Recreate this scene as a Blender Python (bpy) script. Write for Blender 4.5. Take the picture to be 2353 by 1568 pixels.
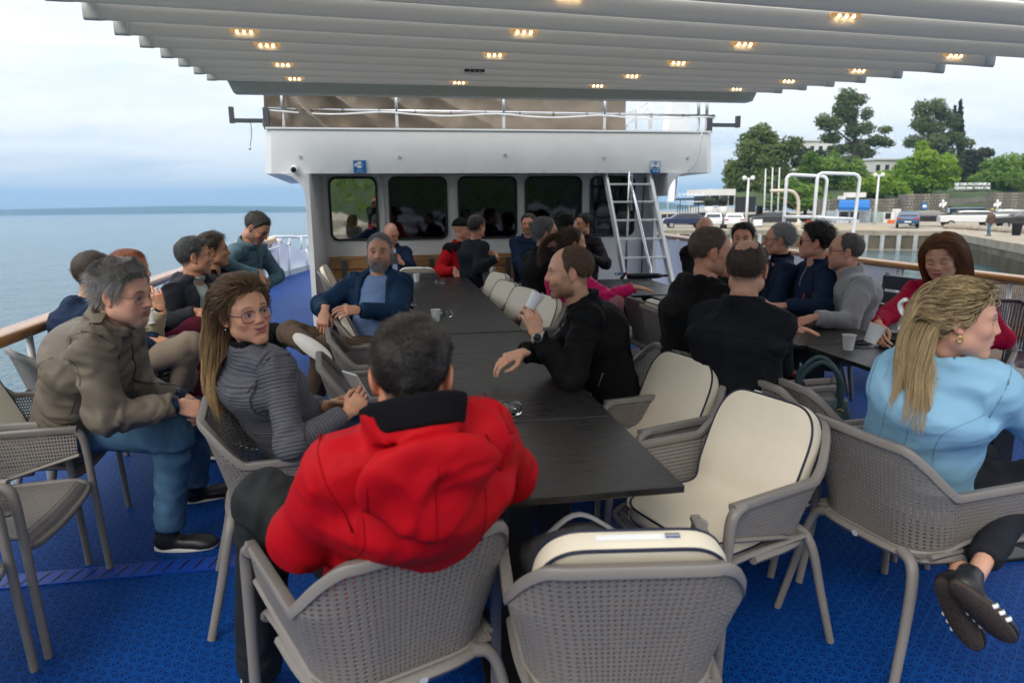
import bpy,bmesh,math,random
import numpy as np
from mathutils import Vector,Matrix
for o in list(bpy.data.objects):
    bpy.data.objects.remove(o)
S=bpy.context.scene
COL=S.collection
rnd=random.Random(7)
RNG=np.random.default_rng(11)
# ------------------------------------------------------------------ camera
F,CX,CY,H=1568.0,1176.0,784.0,1.54
def nrm(v):
    v=np.asarray(v,float)
    return v/max(np.linalg.norm(v),1e-9)
_Y=nrm([895-CX,-(467-CY),-F])
_X=np.array([10379-CX,-(381-CY),-F]);_X=nrm(_X-_Y*_X.dot(_Y))
_Z=np.cross(_X,_Y)
RC=np.array([_X,_Y,_Z])
CAM=np.array([0,0,H])
def ray(px,py):return RC@np.array([(px-CX)/F,-(py-CY)/F,-1.0])
def P(px,py,d):return CAM+ray(px,py)*d
def G(px,py,z=0.0):
    r=ray(px,py);return CAM+r*((z-H)/r[2])
def AY(px,py,Y):
    r=ray(px,py);return CAM+r*(Y/r[1])
cd=bpy.data.cameras.new('camera');cam=bpy.data.objects.new('camera',cd);COL.objects.link(cam)
cd.lens,cd.sensor_width,cd.clip_start,cd.clip_end=24.0,36.0,0.05,40000
cam.matrix_world=Matrix([list(RC[0])+[0],list(RC[1])+[0],list(RC[2])+[H],[0,0,0,1]])
cd.dof.use_dof=True;cd.dof.focus_distance=3.6;cd.dof.aperture_fstop=3.2
S.camera=cam
# ------------------------------------------------------------------ world, sun, exposure
SUN_EL,SUN_AZ=math.radians(40),math.radians(215)
W=bpy.data.worlds.new('World');S.world=W;W.use_nodes=True
wn,wl=W.node_tree.nodes,W.node_tree.links
wn.clear()
def N(nt,t,**kw):
    n=nt.nodes.new(t)
    for k,v in kw.items():
        if k.startswith('i_'):n.inputs[k[2:].replace('_',' ')].default_value=v
        else:setattr(n,k,v)
    return n
nt=W.node_tree
sky=N(nt,'ShaderNodeTexSky',sky_type='NISHITA',sun_disc=False,sun_elevation=SUN_EL,sun_rotation=SUN_AZ)
tc=N(nt,'ShaderNodeTexCoord');sp=N(nt,'ShaderNodeSeparateXYZ');wl.new(tc.outputs['Generated'],sp.inputs[0])
ze=N(nt,'ShaderNodeMath',operation='MAXIMUM');wl.new(sp.outputs['Z'],ze.inputs[0]);ze.inputs[1].default_value=0.0
zp=N(nt,'ShaderNodeMath',operation='ADD');wl.new(ze.outputs[0],zp.inputs[0]);zp.inputs[1].default_value=0.16
cv=N(nt,'ShaderNodeVectorMath',operation='DIVIDE');wl.new(tc.outputs['Generated'],cv.inputs[0])
cmb=N(nt,'ShaderNodeCombineXYZ')
for k in range(3):wl.new(zp.outputs[0],cmb.inputs[k])
wl.new(cmb.outputs[0],cv.inputs[1])
mp=N(nt,'ShaderNodeMapping');mp.inputs['Scale'].default_value=(0.55,0.9,0.3);mp.inputs['Rotation'].default_value=(0,0,0.5)
wl.new(cv.outputs[0],mp.inputs[0])
n1=N(nt,'ShaderNodeTexNoise',noise_dimensions='3D');n1.inputs['Scale'].default_value=1.3;n1.inputs['Detail'].default_value=7;n1.inputs['Roughness'].default_value=0.55;n1.inputs['Distortion'].default_value=0.25
wl.new(mp.outputs[0],n1.inputs['Vector'])
r1=N(nt,'ShaderNodeValToRGB');e=r1.color_ramp.elements
e[0].position=0.30;e[0].color=(7.2,8.1,9.1,1);e[1].position=0.52;e[1].color=(10.2,10.3,10.4,1)
wl.new(n1.outputs['Fac'],r1.inputs[0])
# overcast: the zenith is brighter than the horizon
zr=N(nt,'ShaderNodeMapRange');wl.new(ze.outputs[0],zr.inputs[0]);zr.inputs['From Min'].default_value=0.0;zr.inputs['From Max'].default_value=1.0;zr.inputs['To Min'].default_value=0.92;zr.inputs['To Max'].default_value=2.0
vs=N(nt,'ShaderNodeVectorMath',operation='SCALE');wl.new(r1.outputs[0],vs.inputs[0]);wl.new(zr.outputs[0],vs.inputs['Scale'])
mxs=N(nt,'ShaderNodeMix',data_type='RGBA');mxs.inputs[0].default_value=0.88
wl.new(sky.outputs[0],mxs.inputs[6]);wl.new(vs.outputs[0],mxs.inputs[7])
bg=N(nt,'ShaderNodeBackground');bg.inputs['Strength'].default_value=0.1
wl.new(mxs.outputs[2],bg.inputs[0])
wo=N(nt,'ShaderNodeOutputWorld');wl.new(bg.outputs[0],wo.inputs[0])
sl=bpy.data.lights.new('sun','SUN');sl.energy=1.5;sl.angle=math.radians(28);sl.color=(1.0,0.93,0.82)
so=bpy.data.objects.new('sun',sl);COL.objects.link(so)
so.rotation_euler=Vector((-math.sin(SUN_AZ)*math.cos(SUN_EL),-math.cos(SUN_AZ)*math.cos(SUN_EL),-math.sin(SUN_EL))).to_track_quat('-Z','Y').to_euler()
S.view_settings.view_transform='Standard';S.view_settings.look='None'
S.view_settings.exposure=0.24;S.view_settings.gamma=1.0;S.view_settings.use_curve_mapping=False
S.cycles.max_bounces=6;S.cycles.diffuse_bounces=3;S.cycles.glossy_bounces=3;S.cycles.transmission_bounces=4
S.cycles.transparent_max_bounces=8;S.cycles.caustics_reflective=False;S.cycles.caustics_refractive=False
S.cycles.use_denoising=True;S.cycles.use_adaptive_sampling=True;S.cycles.adaptive_threshold=0.02
S.cycles.sample_clamp_indirect=6
# ------------------------------------------------------------------ materials
MATS={}
def mat(name,col,rough=0.5,metal=0.0,var=0.12,vscale=6.0,bump=0.0,bscale=60.0,spec=0.5,sheen=0.0,stretch=(1,1,1),vcol=False,emit=None,trans=0.0,coat=0.0,sss=0.0,rvar=0.0,ior=1.45,bdist=0.01):
    if name in MATS:return MATS[name]
    m=bpy.data.materials.new(name);m.use_nodes=True
    t=m.node_tree;b=t.nodes['Principled BSDF'];L=t.links
    b.inputs['Roughness'].default_value=rough;b.inputs['Metallic'].default_value=metal
    b.inputs['Specular IOR Level'].default_value=spec;b.inputs['IOR'].default_value=ior
    if sheen:b.inputs['Sheen Weight'].default_value=sheen;b.inputs['Sheen Roughness'].default_value=0.4
    if trans:b.inputs['Transmission Weight'].default_value=trans
    if coat:b.inputs['Coat Weight'].default_value=coat;b.inputs['Coat Roughness'].default_value=0.15
    if sss:
        b.inputs['Subsurface Weight'].default_value=sss;b.inputs['Subsurface Radius'].default_value=(1,.35,.2);b.inputs['Subsurface Scale'].default_value=0.012
    if emit:b.inputs['Emission Color'].default_value=(*emit[0],1);b.inputs['Emission Strength'].default_value=emit[1]
    c=t.nodes.new('ShaderNodeTexCoord');mp=t.nodes.new('ShaderNodeMapping');mp.inputs['Scale'].default_value=stretch
    L.new(c.outputs['Object'],mp.inputs[0])
    base=None
    if vcol:
        a=t.nodes.new('ShaderNodeVertexColor');a.layer_name='Col';base=a.outputs[0]
    if var>0:
        n=t.nodes.new('ShaderNodeTexNoise');n.inputs['Scale'].default_value=vscale;n.inputs['Detail'].default_value=5;n.inputs['Roughness'].default_value=0.6
        L.new(mp.outputs[0],n.inputs['Vector'])
        mr=t.nodes.new('ShaderNodeMapRange');mr.inputs['From Min'].default_value=0.3;mr.inputs['From Max'].default_value=0.7
        mr.inputs['To Min'].default_value=1-var;mr.inputs['To Max'].default_value=1+var
        L.new(n.outputs['Fac'],mr.inputs[0])
        v=t.nodes.new('ShaderNodeVectorMath');v.operation='SCALE'
        if base:L.new(base,v.inputs[0])
        else:v.inputs[0].default_value=col[:3]
        L.new(mr.outputs[0],v.inputs['Scale']);base=v.outputs[0]
        if rvar:
            mr2=t.nodes.new('ShaderNodeMapRange');mr2.inputs['To Min'].default_value=max(0.02,rough-rvar);mr2.inputs['To Max'].default_value=min(1,rough+rvar)
            mr2.inputs['From Min'].default_value=0.3;mr2.inputs['From Max'].default_value=0.7
            L.new(n.outputs['Fac'],mr2.inputs[0]);L.new(mr2.outputs[0],b.inputs['Roughness'])
    if base:L.new(base,b.inputs['Base Color'])
    else:b.inputs['Base Color'].default_value=(*col[:3],1)
    if bump>0:
        n2=t.nodes.new('ShaderNodeTexNoise');n2.inputs['Scale'].default_value=bscale;n2.inputs['Detail'].default_value=3
        L.new(mp.outputs[0],n2.inputs['Vector'])
        bp=t.nodes.new('ShaderNodeBump');bp.inputs['Strength'].default_value=bump;bp.inputs['Distance'].default_value=bdist
        L.new(n2.outputs['Fac'],bp.inputs['Height']);L.new(bp.outputs[0],b.inputs['Normal'])
    MATS[name]=m
    return m
# ------------------------------------------------------------------ objects
def tag(o,label=None,cat=None,group=None,kind=None):
    if label:o['label']=label
    if cat:o['category']=cat
    if group:o['group']=group
    if kind:o['kind']=kind
    return o
def empty(name,loc=(0,0,0),rz=0.0,label=None,cat=None,group=None):
    o=bpy.data.objects.new(name,None);COL.objects.link(o)
    o.location=[float(c)for c in loc];o.rotation_euler=(0,0,rz);o.empty_display_size=0.1
    return tag(o,label,cat,group)
def link(name,me,parent=None,loc=None,rot=None):
    o=bpy.data.objects.new(name,me);COL.objects.link(o)
    if parent:o.parent=parent
    if loc is not None:o.location=[float(c)for c in loc]
    if rot is not None:o.rotation_euler=rot
    return o
def mesh(name,V,Fc,m=None,smooth=True,col=None,mi=None):
    me=bpy.data.meshes.new(name)
    V=np.asarray(V,np.float32).reshape(-1,3)
    if isinstance(Fc,np.ndarray)and Fc.ndim==2:
        nf,k=Fc.shape
        me.vertices.add(len(V));me.vertices.foreach_set('co',V.ravel())
        me.loops.add(nf*k);me.loops.foreach_set('vertex_index',Fc.astype(np.int32).ravel())
        me.polygons.add(nf);me.polygons.foreach_set('loop_start',np.arange(0,nf*k,k,dtype=np.int32))
        me.update(calc_edges=True);me.validate()
    else:
        me.from_pydata([tuple(map(float,v))for v in V],[],[tuple(int(i)for i in f)for f in Fc]);me.update()
    ms=m if isinstance(m,(list,tuple))else([m]if m else[])
    for mm in ms:me.materials.append(mm)
    if mi is not None:me.polygons.foreach_set('material_index',np.asarray(mi,np.int32))
    me.polygons.foreach_set('use_smooth',np.full(len(me.polygons),bool(smooth)))
    if col is not None:
        ca=me.color_attributes.new('Col','FLOAT_COLOR','POINT')
        c4=np.ones((len(V),4),np.float32);c4[:,:3]=col
        ca.data.foreach_set('color',c4.ravel())
    return me
def bez(p0,p1,p2,p3,n):
    t=np.linspace(0,1,n)[:,None];p0,p1,p2,p3=map(np.asarray,(p0,p1,p2,p3))
    return(1-t)**3*p0+3*(1-t)**2*t*p1+3*(1-t)*t*t*p2+t**3*p3
def smooth_path(pts,n):
    """Catmull-Rom through pts, n samples"""
    p=np.asarray(pts,float)
    p=np.vstack([2*p[0]-p[1],p,2*p[-1]-p[-2]])
    m=len(p)-3;out=[]
    for u in np.linspace(0,m-1e-6,n):
        i=int(u);t=u-i;a,b,c,d=p[i:i+4]
        out.append(0.5*(2*b+(c-a)*t+(2*a-5*b+4*c-d)*t*t+(3*b-a-3*c+d)*t**3))
    return np.array(out)
class MB:
    """collects simple shapes into one mesh"""
    def __init__(s):s.v=[];s.f=[];s.n=0;s.mi=[]
    def add(s,V,Fc,mi=0):
        V=np.asarray(V,float).reshape(-1,3);s.v.append(V)
        for f in Fc:s.f.append(tuple(int(i)+s.n for i in f));s.mi.append(mi)
        s.n+=len(V);return s
    def box(s,a,b,rot=None,c=None,mi=0):
        a,b=np.minimum(a,b),np.maximum(a,b)
        V=np.array([[x,y,z]for z in(a[2],b[2])for y in(a[1],b[1])for x in(a[0],b[0])],float)
        if rot is not None:
            cc=(np.asarray(a)+b)/2 if c is None else np.asarray(c)
            V=(V-cc)@np.array(rot).T+cc
        return s.add(V,[(0,2,3,1),(4,5,7,6),(0,1,5,4),(2,6,7,3),(0,4,6,2),(1,3,7,5)],mi)
    def bbox(s,a,b,r=0.01,mi=0):
        """box with chamfered edges"""
        a,b=np.minimum(a,b).astype(float),np.maximum(a,b).astype(float)
        bm=bmesh.new();bmesh.ops.create_cube(bm,size=1.0)
        for v in bm.verts:v.co=Vector(((a+b)/2+np.array(v.co)*(b-a)).tolist())
        bmesh.ops.bevel(bm,geom=list(bm.edges),offset=r,segments=2,affect='EDGES',profile=0.5)
        bm.verts.index_update()
        s.add([tuple(v.co)for v in bm.verts],[[v.index for v in f.verts]for f in bm.faces],mi);bm.free();return s
    def tube(s,pts,r,n=10,cap=True,flat=1.0,up=(0,0,1),closed=False,mi=0):
        p=np.asarray(pts,float);m=len(p)
        r=np.broadcast_to(np.asarray(r,float),(m,))if np.ndim(r)<2 else r
        T=np.gradient(p,axis=0)if not closed else np.roll(p,-1,0)-np.roll(p,1,0)
        T/=np.maximum(np.linalg.norm(T,axis=1),1e-9)[:,None]
        u=np.asarray(up,float);u=u-T[0]*u.dot(T[0])
        if np.linalg.norm(u)<1e-3:u=np.cross(T[0],(1,0.2,0.1))
        V=[];a=np.linspace(0,2*np.pi,n,endpoint=False)
        for i in range(m):
            u=u-T[i]*u.dot(T[i]);u/=max(np.linalg.norm(u),1e-9);w=np.cross(T[i],u)
            V.append(p[i]+r[i]*(np.cos(a)[:,None]*w+flat*np.sin(a)[:,None]*u))
        Fc=[]
        for i in range(m-1+closed):
            i2=(i+1)%m
            for j in range(n):
                k=(j+1)%n;Fc.append((i*n+j,i*n+k,i2*n+k,i2*n+j))
        if cap and not closed:
            Fc.append(tuple(range(n-1,-1,-1)));Fc.append(tuple((m-1)*n+j for j in range(n)))
        return s.add(np.vstack(V),Fc,mi)
    def rod(s,a,b,r,r2=None,n=10,mi=0):return s.tube([a,b],[r,r if r2 is None else r2],n,mi=mi)
    def lathe(s,prof,n=20,c=(0,0,0),cap=False,mi=0):
        pr=np.asarray(prof,float);m=len(pr);a=np.linspace(0,2*np.pi,n,endpoint=False)
        V=np.stack([pr[:,0][:,None]*np.cos(a),pr[:,0][:,None]*np.sin(a),np.repeat(pr[:,1][:,None],n,1)],-1).reshape(-1,3)+np.asarray(c)
        Fc=[(i*n+j,i*n+(j+1)%n,(i+1)*n+(j+1)%n,(i+1)*n+j)for i in range(m-1)for j in range(n)]
        if cap:Fc+=[tuple(range(n-1,-1,-1)),tuple((m-1)*n+j for j in range(n))]
        return s.add(V,Fc,mi)
    def prism(s,poly,z0,z1,mi=0,axes=(0,1,2)):
        """extrude a 2D polygon; axes says which world axes are (u, v, extrusion)"""
        k=len(poly);V=np.zeros((2*k,3))
        for i,(u,v)in enumerate(poly):
            for q,z in((0,z0),(1,z1)):
                V[q*k+i,axes[0]]=u;V[q*k+i,axes[1]]=v;V[q*k+i,axes[2]]=z
        Fc=[tuple(range(k-1,-1,-1)),tuple(range(k,2*k))]+[(i,(i+1)%k,k+(i+1)%k,k+i)for i in range(k)]
        return s.add(V,Fc,mi)
    def quad(s,a,b,c,d,mi=0):return s.add([a,b,c,d],[(0,1,2,3)],mi)
    def grid(s,A,mi=0):
        A=np.asarray(A,float);m,n=A.shape[:2]
        return s.add(A.reshape(-1,3),[(i*n+j,i*n+j+1,(i+1)*n+j+1,(i+1)*n+j)for i in range(m-1)for j in range(n-1)],mi)
    def data(s,name,m=None,smooth=False):
        V=np.vstack(s.v)if s.v else np.zeros((0,3))
        me=mesh(name,V,s.f,m,smooth)
        if isinstance(m,(list,tuple))and len(m)>1:me.polygons.foreach_set('material_index',np.asarray(s.mi,np.int32))
        return me
    def obj(s,name,m=None,parent=None,smooth=False,loc=None,angle=None,rot=None):
        me=s.data(name,m,smooth or angle is not None)
        bm=bmesh.new();bm.from_mesh(me);bmesh.ops.recalc_face_normals(bm,faces=bm.faces)
        if angle is not None:
            for ed in bm.edges:
                if len(ed.link_faces)==2 and ed.calc_face_angle(0)>math.radians(angle):ed.smooth=False
        bm.to_mesh(me);bm.free()
        return link(name,me,parent,loc,rot)
def rz(a):
    c,s=math.cos(a),math.sin(a);return np.array([[c,-s,0],[s,c,0],[0,0,1]])
def rx(a):
    c,s=math.cos(a),math.sin(a);return np.array([[1,0,0],[0,c,-s],[0,s,c]])
def ry(a):
    c,s=math.cos(a),math.sin(a);return np.array([[c,0,s],[0,1,0],[-s,0,c]])
def copy_tree(o,parent=None):
    c=o.copy();COL.objects.link(c)
    if parent is not None:c.parent=parent
    for ch in o.children:copy_tree(ch,c)
    return c
def text_mesh(name,body,size,m,parent=None,loc=(0,0,0),rot=(math.pi/2,0,0),extrude=0.002,align='CENTER',width=None):
    cu=bpy.data.curves.new(name,'FONT');cu.body=body;cu.size=size;cu.extrude=extrude;cu.align_x=align;cu.align_y='CENTER';cu.resolution_u=3
    t=bpy.data.objects.new(name,cu);COL.objects.link(t)
    dg=bpy.context.evaluated_depsgraph_get();dg.update()
    me=bpy.data.meshes.new_from_object(t.evaluated_get(dg));me.name=name
    bpy.data.objects.remove(t);bpy.data.curves.remove(cu)
    if width:
        xs=[v.co.x for v in me.vertices];k=width/max(max(xs)-min(xs),1e-6)
        for v in me.vertices:v.co.x*=k
    me.materials.clear();me.materials.append(m)
    return link(name,me,parent,loc,rot)
# ------------------------------------------------------------------ noise and implicit surfaces
_LAT=np.random.default_rng(3).random((32,32,32)).astype(np.float32)*2-1
def vnoise(p):
    p=np.asarray(p,np.float32);i=np.floor(p).astype(np.int32);f=p-i;f=f*f*(3-2*f)
    x0,y0,z0=(i[...,k]&31 for k in range(3));x1,y1,z1=(x0+1)&31,(y0+1)&31,(z0+1)&31
    fx,fy,fz=f[...,0],f[...,1],f[...,2]
    def lx(y,z):return _LAT[x0,y,z]*(1-fx)+_LAT[x1,y,z]*fx
    return(lx(y0,z0)*(1-fy)+lx(y1,z0)*fy)*(1-fz)+(lx(y0,z1)*(1-fy)+lx(y1,z1)*fy)*fz
class SDF:
    def __init__(s,lo,hi,h):
        s.lo=np.asarray(lo,float);s.h=h;s.n=np.maximum(4,np.ceil((np.asarray(hi)-lo)/h).astype(int)+1)
        s.f=np.full(s.n,0.3,np.float32)
    def sub(s,lo,hi):
        a=np.clip(np.floor((lo-s.lo)/s.h).astype(int),0,s.n);b=np.clip(np.ceil((hi-s.lo)/s.h).astype(int)+1,0,s.n)
        if np.any(b<=a):return None,None
        g=np.meshgrid(*[(s.lo[k]+s.h*np.arange(a[k],b[k])).astype(np.float32)for k in range(3)],indexing='ij')
        return(slice(a[0],b[0]),slice(a[1],b[1]),slice(a[2],b[2])),np.stack(g,-1)
    def op(s,lo,hi,fn,k=0.01,mode='add'):
        pad=max(0.05,2.0*k)
        sl,p=s.sub(np.asarray(lo)-pad,np.asarray(hi)+pad)
        if sl is None:return s
        d=fn(p).astype(np.float32);f=s.f[sl]
        if mode=='add':
            h=np.maximum(k-np.abs(f-d),0)/max(k,1e-6);s.f[sl]=np.minimum(f,d)-h*h*k*0.25
        else:
            d=-d;h=np.maximum(k-np.abs(f-d),0)/max(k,1e-6);s.f[sl]=np.maximum(f,d)+h*h*k*0.25
        return s
    def cap(s,a,b,ra,rb=None,k=0.01,mode='add',cut=None):
        a,b=np.asarray(a,np.float32),np.asarray(b,np.float32);rb=ra if rb is None else rb;ba=b-a;L2=max(float(ba.dot(ba)),1e-9);R=max(ra,rb)
        def fn(p):
            t=np.clip(((p-a)@ba)/L2,0,1);d=np.linalg.norm(p-a-t[...,None]*ba,axis=-1)-(ra+(rb-ra)*t)
            if cut is not None:d=np.maximum(d,(p-b)@(ba/math.sqrt(L2)).astype(np.float32)-cut)
            return d
        return s.op(np.minimum(a,b)-R,np.maximum(a,b)+R,fn,k,mode)
    def ell(s,c,r,rot=None,k=0.01,mode='add'):
        c=np.asarray(c,np.float32);r=np.asarray(r,np.float32);R=float(r.max())
        M_=None if rot is None else np.asarray(rot,np.float32)
        def fn(p):
            q=p-c
            if M_ is not None:q=q@M_
            k0=np.linalg.norm(q/r,axis=-1);k1=np.linalg.norm(q/(r*r),axis=-1)
            return np.where(k1>1e-6,k0*(k0-1)/np.maximum(k1,1e-6),-R)
        return s.op(c-R,c+R,fn,k,mode)
    def econe(s,a,b,ea,eb,lat,k=0.03,mode='add'):
        """tapered elliptical capsule a->b, radii (lateral, depth) at both ends"""
        a,b=np.asarray(a,np.float32),np.asarray(b,np.float32);ba=b-a;L=max(float(np.linalg.norm(ba)),1e-6);ax=ba/L
        lat=np.asarray(lat,np.float32);lat=lat-ax*lat.dot(ax);lat/=np.linalg.norm(lat);dep=np.cross(ax,lat);R=max(*ea,*eb)
        def fn(p):
            q=p-a;t=q@ax;tc=np.clip(t/L,0,1);e=t-tc*L
            rx_=ea[0]+(eb[0]-ea[0])*tc;ry_=ea[1]+(eb[1]-ea[1])*tc;m_=np.minimum(rx_,ry_)
            return(np.sqrt((q@lat/rx_)**2+(q@dep/ry_)**2+(e/(m_*0.8))**2)-1)*m_
        return s.op(np.minimum(a,b)-R,np.maximum(a,b)+R,fn,k,mode)
    def ring(s,c,ax,R,hh,th,k=0.006,r2=None,lat=None,sq=1.0,gap=None):
        """collar: short tube around axis ax; r2 radius at the top; gap=(dir, cos) leaves an opening"""
        c=np.asarray(c,np.float32);ax=nrm(ax).astype(np.float32);r2=R if r2 is None else r2
        if lat is None:lat=np.cross(ax,(0,0,1))if abs(ax[2])<.9 else(1,0,0)
        lat=np.asarray(lat,np.float32);lat=lat-ax*lat.dot(ax);lat/=np.linalg.norm(lat);dep=np.cross(ax,lat)
        def fn(p):
            q=p-c;t=q@ax;u=q@lat;v=(q@dep)/sq;rr=R+(r2-R)*np.clip((t+hh)/(2*hh),0,1)
            rad=np.sqrt(u*u+v*v);d=np.maximum(np.abs(rad-rr)-th,np.abs(t)-hh)
            if gap is not None:
                g=np.asarray(gap[0],np.float32);cs=(q@g)/np.maximum(rad,1e-4);d=np.maximum(d,(cs-gap[1])*rad)
            return d
        Rm=max(R,r2)+th+hh
        return s.op(c-Rm,c+Rm,fn,k)
    def fn(s,lo,hi,f,k=0.01,mode='add'):return s.op(lo,hi,f,k,mode)
    def mesh(s):
        f=s.f;f[0],f[-1]=1,1;f[:,0],f[:,-1]=1,1;f[:,:,0],f[:,:,-1]=1,1
        ins=f<0;nx,ny,nz=f.shape
        cnt=np.zeros((nx-1,ny-1,nz-1),np.int8)
        for dx in(0,1):
            for dy in(0,1):
                for dz in(0,1):cnt+=ins[dx:nx-1+dx,dy:ny-1+dy,dz:nz-1+dz]
        I=np.argwhere((cnt>0)&(cnt<8))
        if len(I)==0:return np.zeros((0,3)),np.zeros((0,4),int)
        idx=np.full(cnt.shape,-1,np.int64);idx[tuple(I.T)]=np.arange(len(I))
        acc=np.zeros((len(I),3));num=np.zeros(len(I))
        cs=[(a,b,c)for a in(0,1)for b in(0,1)for c in(0,1)]
        for p in cs:
            for ax in range(3):
                if p[ax]:continue
                q=list(p);q[ax]=1
                fa=f[tuple((I+p).T)];fb=f[tuple((I+q).T)];m=(fa<0)!=(fb<0)
                t=np.where(m,fa/np.where(m,fa-fb,1),0);pt=I+np.asarray(p,float);pt=pt.astype(float);pt[:,ax]+=t
                acc[m]+=pt[m];num[m]+=1
        V=s.lo+s.h*acc/num[:,None]
        Q=[]
        for ax in range(3):
            a=[slice(None)]*3;b=[slice(None)]*3;a[ax]=slice(0,-1);b[ax]=slice(1,None)
            ia,ib=ins[tuple(a)],ins[tuple(b)];E=np.argwhere(ia!=ib)
            o1,o2=(ax+1)%3,(ax+2)%3
            E=E[(E[:,o1]>0)&(E[:,o2]>0)]
            if len(E)==0:continue
            fl=ia[tuple(E.T)]
            def cell(d1,d2):
                c=E.copy();c[:,o1]-=d1;c[:,o2]-=d2
                c=np.minimum(c,np.array(cnt.shape)-1);return idx[tuple(c.T)]
            q=np.stack([cell(1,1),cell(0,1),cell(0,0),cell(1,0)],1);q[~fl]=q[~fl][:,::-1]
            Q.append(q)
        Q=np.vstack(Q);Q=Q[(Q>=0).all(1)]
        return V,Q
def normals(V,Q):
    n=np.cross(V[Q[:,2]]-V[Q[:,0]],V[Q[:,3]]-V[Q[:,1]]);out=np.zeros_like(V)
    for k in range(4):np.add.at(out,Q[:,k],n)
    return out/np.maximum(np.linalg.norm(out,axis=1),1e-12)[:,None]
def relax(V,Q,it=1,lam=0.5):
    V=V.copy();n=np.zeros(len(V))
    for k in range(4):np.add.at(n,Q[:,k],2)
    for _ in range(it):
        a=np.zeros_like(V)
        for k in range(4):
            np.add.at(a,Q[:,k],V[Q[:,(k+1)%4]]);np.add.at(a,Q[:,k],V[Q[:,(k+3)%4]])
        V+=lam*(a/np.maximum(n,1)[:,None]-V)
    return V
# ================================================================== THE SHIP
M_white=mat('white_paint',(0.78,0.79,0.80),0.38,var=0.05,vscale=2.5,bump=0.12,bscale=3.0,bdist=0.02,coat=0.2,rvar=0.1)
M_cream=mat('canopy_cloth',(0.60,0.585,0.55),0.55,var=0.06,vscale=3,bump=0.06,bscale=240,stretch=(0.2,1,1))
M_cap=mat('canopy_cap',(0.62,0.61,0.58),0.4,var=0.05)
M_groove=mat('canopy_groove',(0.09,0.09,0.09),0.8,var=0.1)
M_steel=mat('stainless_steel',(0.62,0.62,0.63),0.22,metal=1.0,var=0.08,vscale=14,rvar=0.08)
M_galv=mat('white_steel_pipe',(0.74,0.75,0.76),0.35,var=0.06)
M_grey=mat('dark_grey_steel',(0.055,0.062,0.075),0.5,var=0.15)
M_black=mat('black_rubber',(0.012,0.012,0.013),0.45,var=0.2)
M_wood=mat('varnished_wood',(0.44,0.20,0.055),0.28,var=0.38,vscale=7,stretch=(9,0.5,9),coat=0.5,rvar=0.1)
M_bench=mat('bench_wood',(0.36,0.19,0.07),0.42,var=0.4,vscale=5,stretch=(0.6,9,9),coat=0.2)
M_tarp=mat('tarpaulin',(0.23,0.19,0.15),0.75,var=0.12,vscale=3,bump=0.2,bscale=25)
M_canvas=mat('white_canvas',(0.82,0.83,0.86),0.6,var=0.04,vscale=3)
# blue perforated plastic deck: a lattice of thin bars radiating from nodes, open (dark) between them
def deck_material():
    m=bpy.data.materials.new('blue_deck_tiles');m.use_nodes=True
    t=m.node_tree;L=t.links;b=t.nodes['Principled BSDF']
    c=t.nodes.new('ShaderNodeTexCoord')
    def math_(op,a,bb=None,cc=None):
        n=t.nodes.new('ShaderNodeMath');n.operation=op
        for k,v in enumerate((a,bb,cc)):
            if v is None:continue
            if isinstance(v,(int,float)):n.inputs[k].default_value=v
            else:L.new(v,n.inputs[k])
        return n.outputs[0]
    sp=t.nodes.new('ShaderNodeSeparateXYZ');L.new(c.outputs['Object'],sp.inputs[0]);X,Y=sp.outputs[0],sp.outputs[1]
    best=None
    for ang,per,wdt in((0,.040,.12),(60,.040,.12),(120,.040,.12),(30,.0346,.09),(90,.0346,.09),(150,.0346,.09)):
        a=math.radians(ang+8)
        u=math_('ADD',math_('MULTIPLY',X,math.cos(a)/per),math_('MULTIPLY',Y,math.sin(a)/per))
        d=math_('MULTIPLY',math_('PINGPONG',u,0.5),per)
        d=math_('SUBTRACT',d,wdt*per*0.42)
        best=d if best is None else math_('MINIMUM',best,d)
    hole=t.nodes.new('ShaderNodeMapRange');L.new(best,hole.inputs[0]);hole.inputs['From Min'].default_value=0.0004;hole.inputs['From Max'].default_value=0.0016
    nz=t.nodes.new('ShaderNodeTexNoise');nz.inputs['Scale'].default_value=1.6;nz.inputs['Detail'].default_value=5;L.new(c.outputs['Object'],nz.inputs['Vector'])
    nz2=t.nodes.new('ShaderNodeTexNoise');nz2.inputs['Scale'].default_value=40;nz2.inputs['Detail'].default_value=3;L.new(c.outputs['Object'],nz2.inputs['Vector'])
    cr=t.nodes.new('ShaderNodeValToRGB');cr.color_ramp.elements[0].position=.3;cr.color_ramp.elements[1].position=.72
    cr.color_ramp.elements[0].color=(0.001,0.040,0.20,1);cr.color_ramp.elements[1].color=(0.002,0.075,0.33,1);_e=cr.color_ramp.elements.new(.86);_e.color=(0.006,0.12,0.40,1)
    L.new(math_('ADD',math_('MULTIPLY',nz.outputs[0],.65),math_('MULTIPLY',nz2.outputs[0],.35)),cr.inputs[0])
    mx=t.nodes.new('ShaderNodeMix');mx.data_type='RGBA';L.new(hole.outputs[0],mx.inputs[0]);L.new(cr.outputs[0],mx.inputs[6]);mx.inputs[7].default_value=(0.001,0.022,0.13,1)
    L.new(mx.outputs[2],b.inputs['Base Color']);b.inputs['Roughness'].default_value=0.55;b.inputs['Specular IOR Level'].default_value=0.12
    bp=t.nodes.new('ShaderNodeBump');bp.inputs['Strength'].default_value=0.5;bp.inputs['Distance'].default_value=0.004;bp.invert=True
    L.new(hole.outputs[0],bp.inputs['Height']);L.new(bp.outputs[0],b.inputs['Normal'])
    return m
M_deck=deck_material()
M_strip=mat('blue_joint_strip',(0.006,0.05,0.33),0.4,var=0.2)
XL,XR=-2.05,4.92
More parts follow.
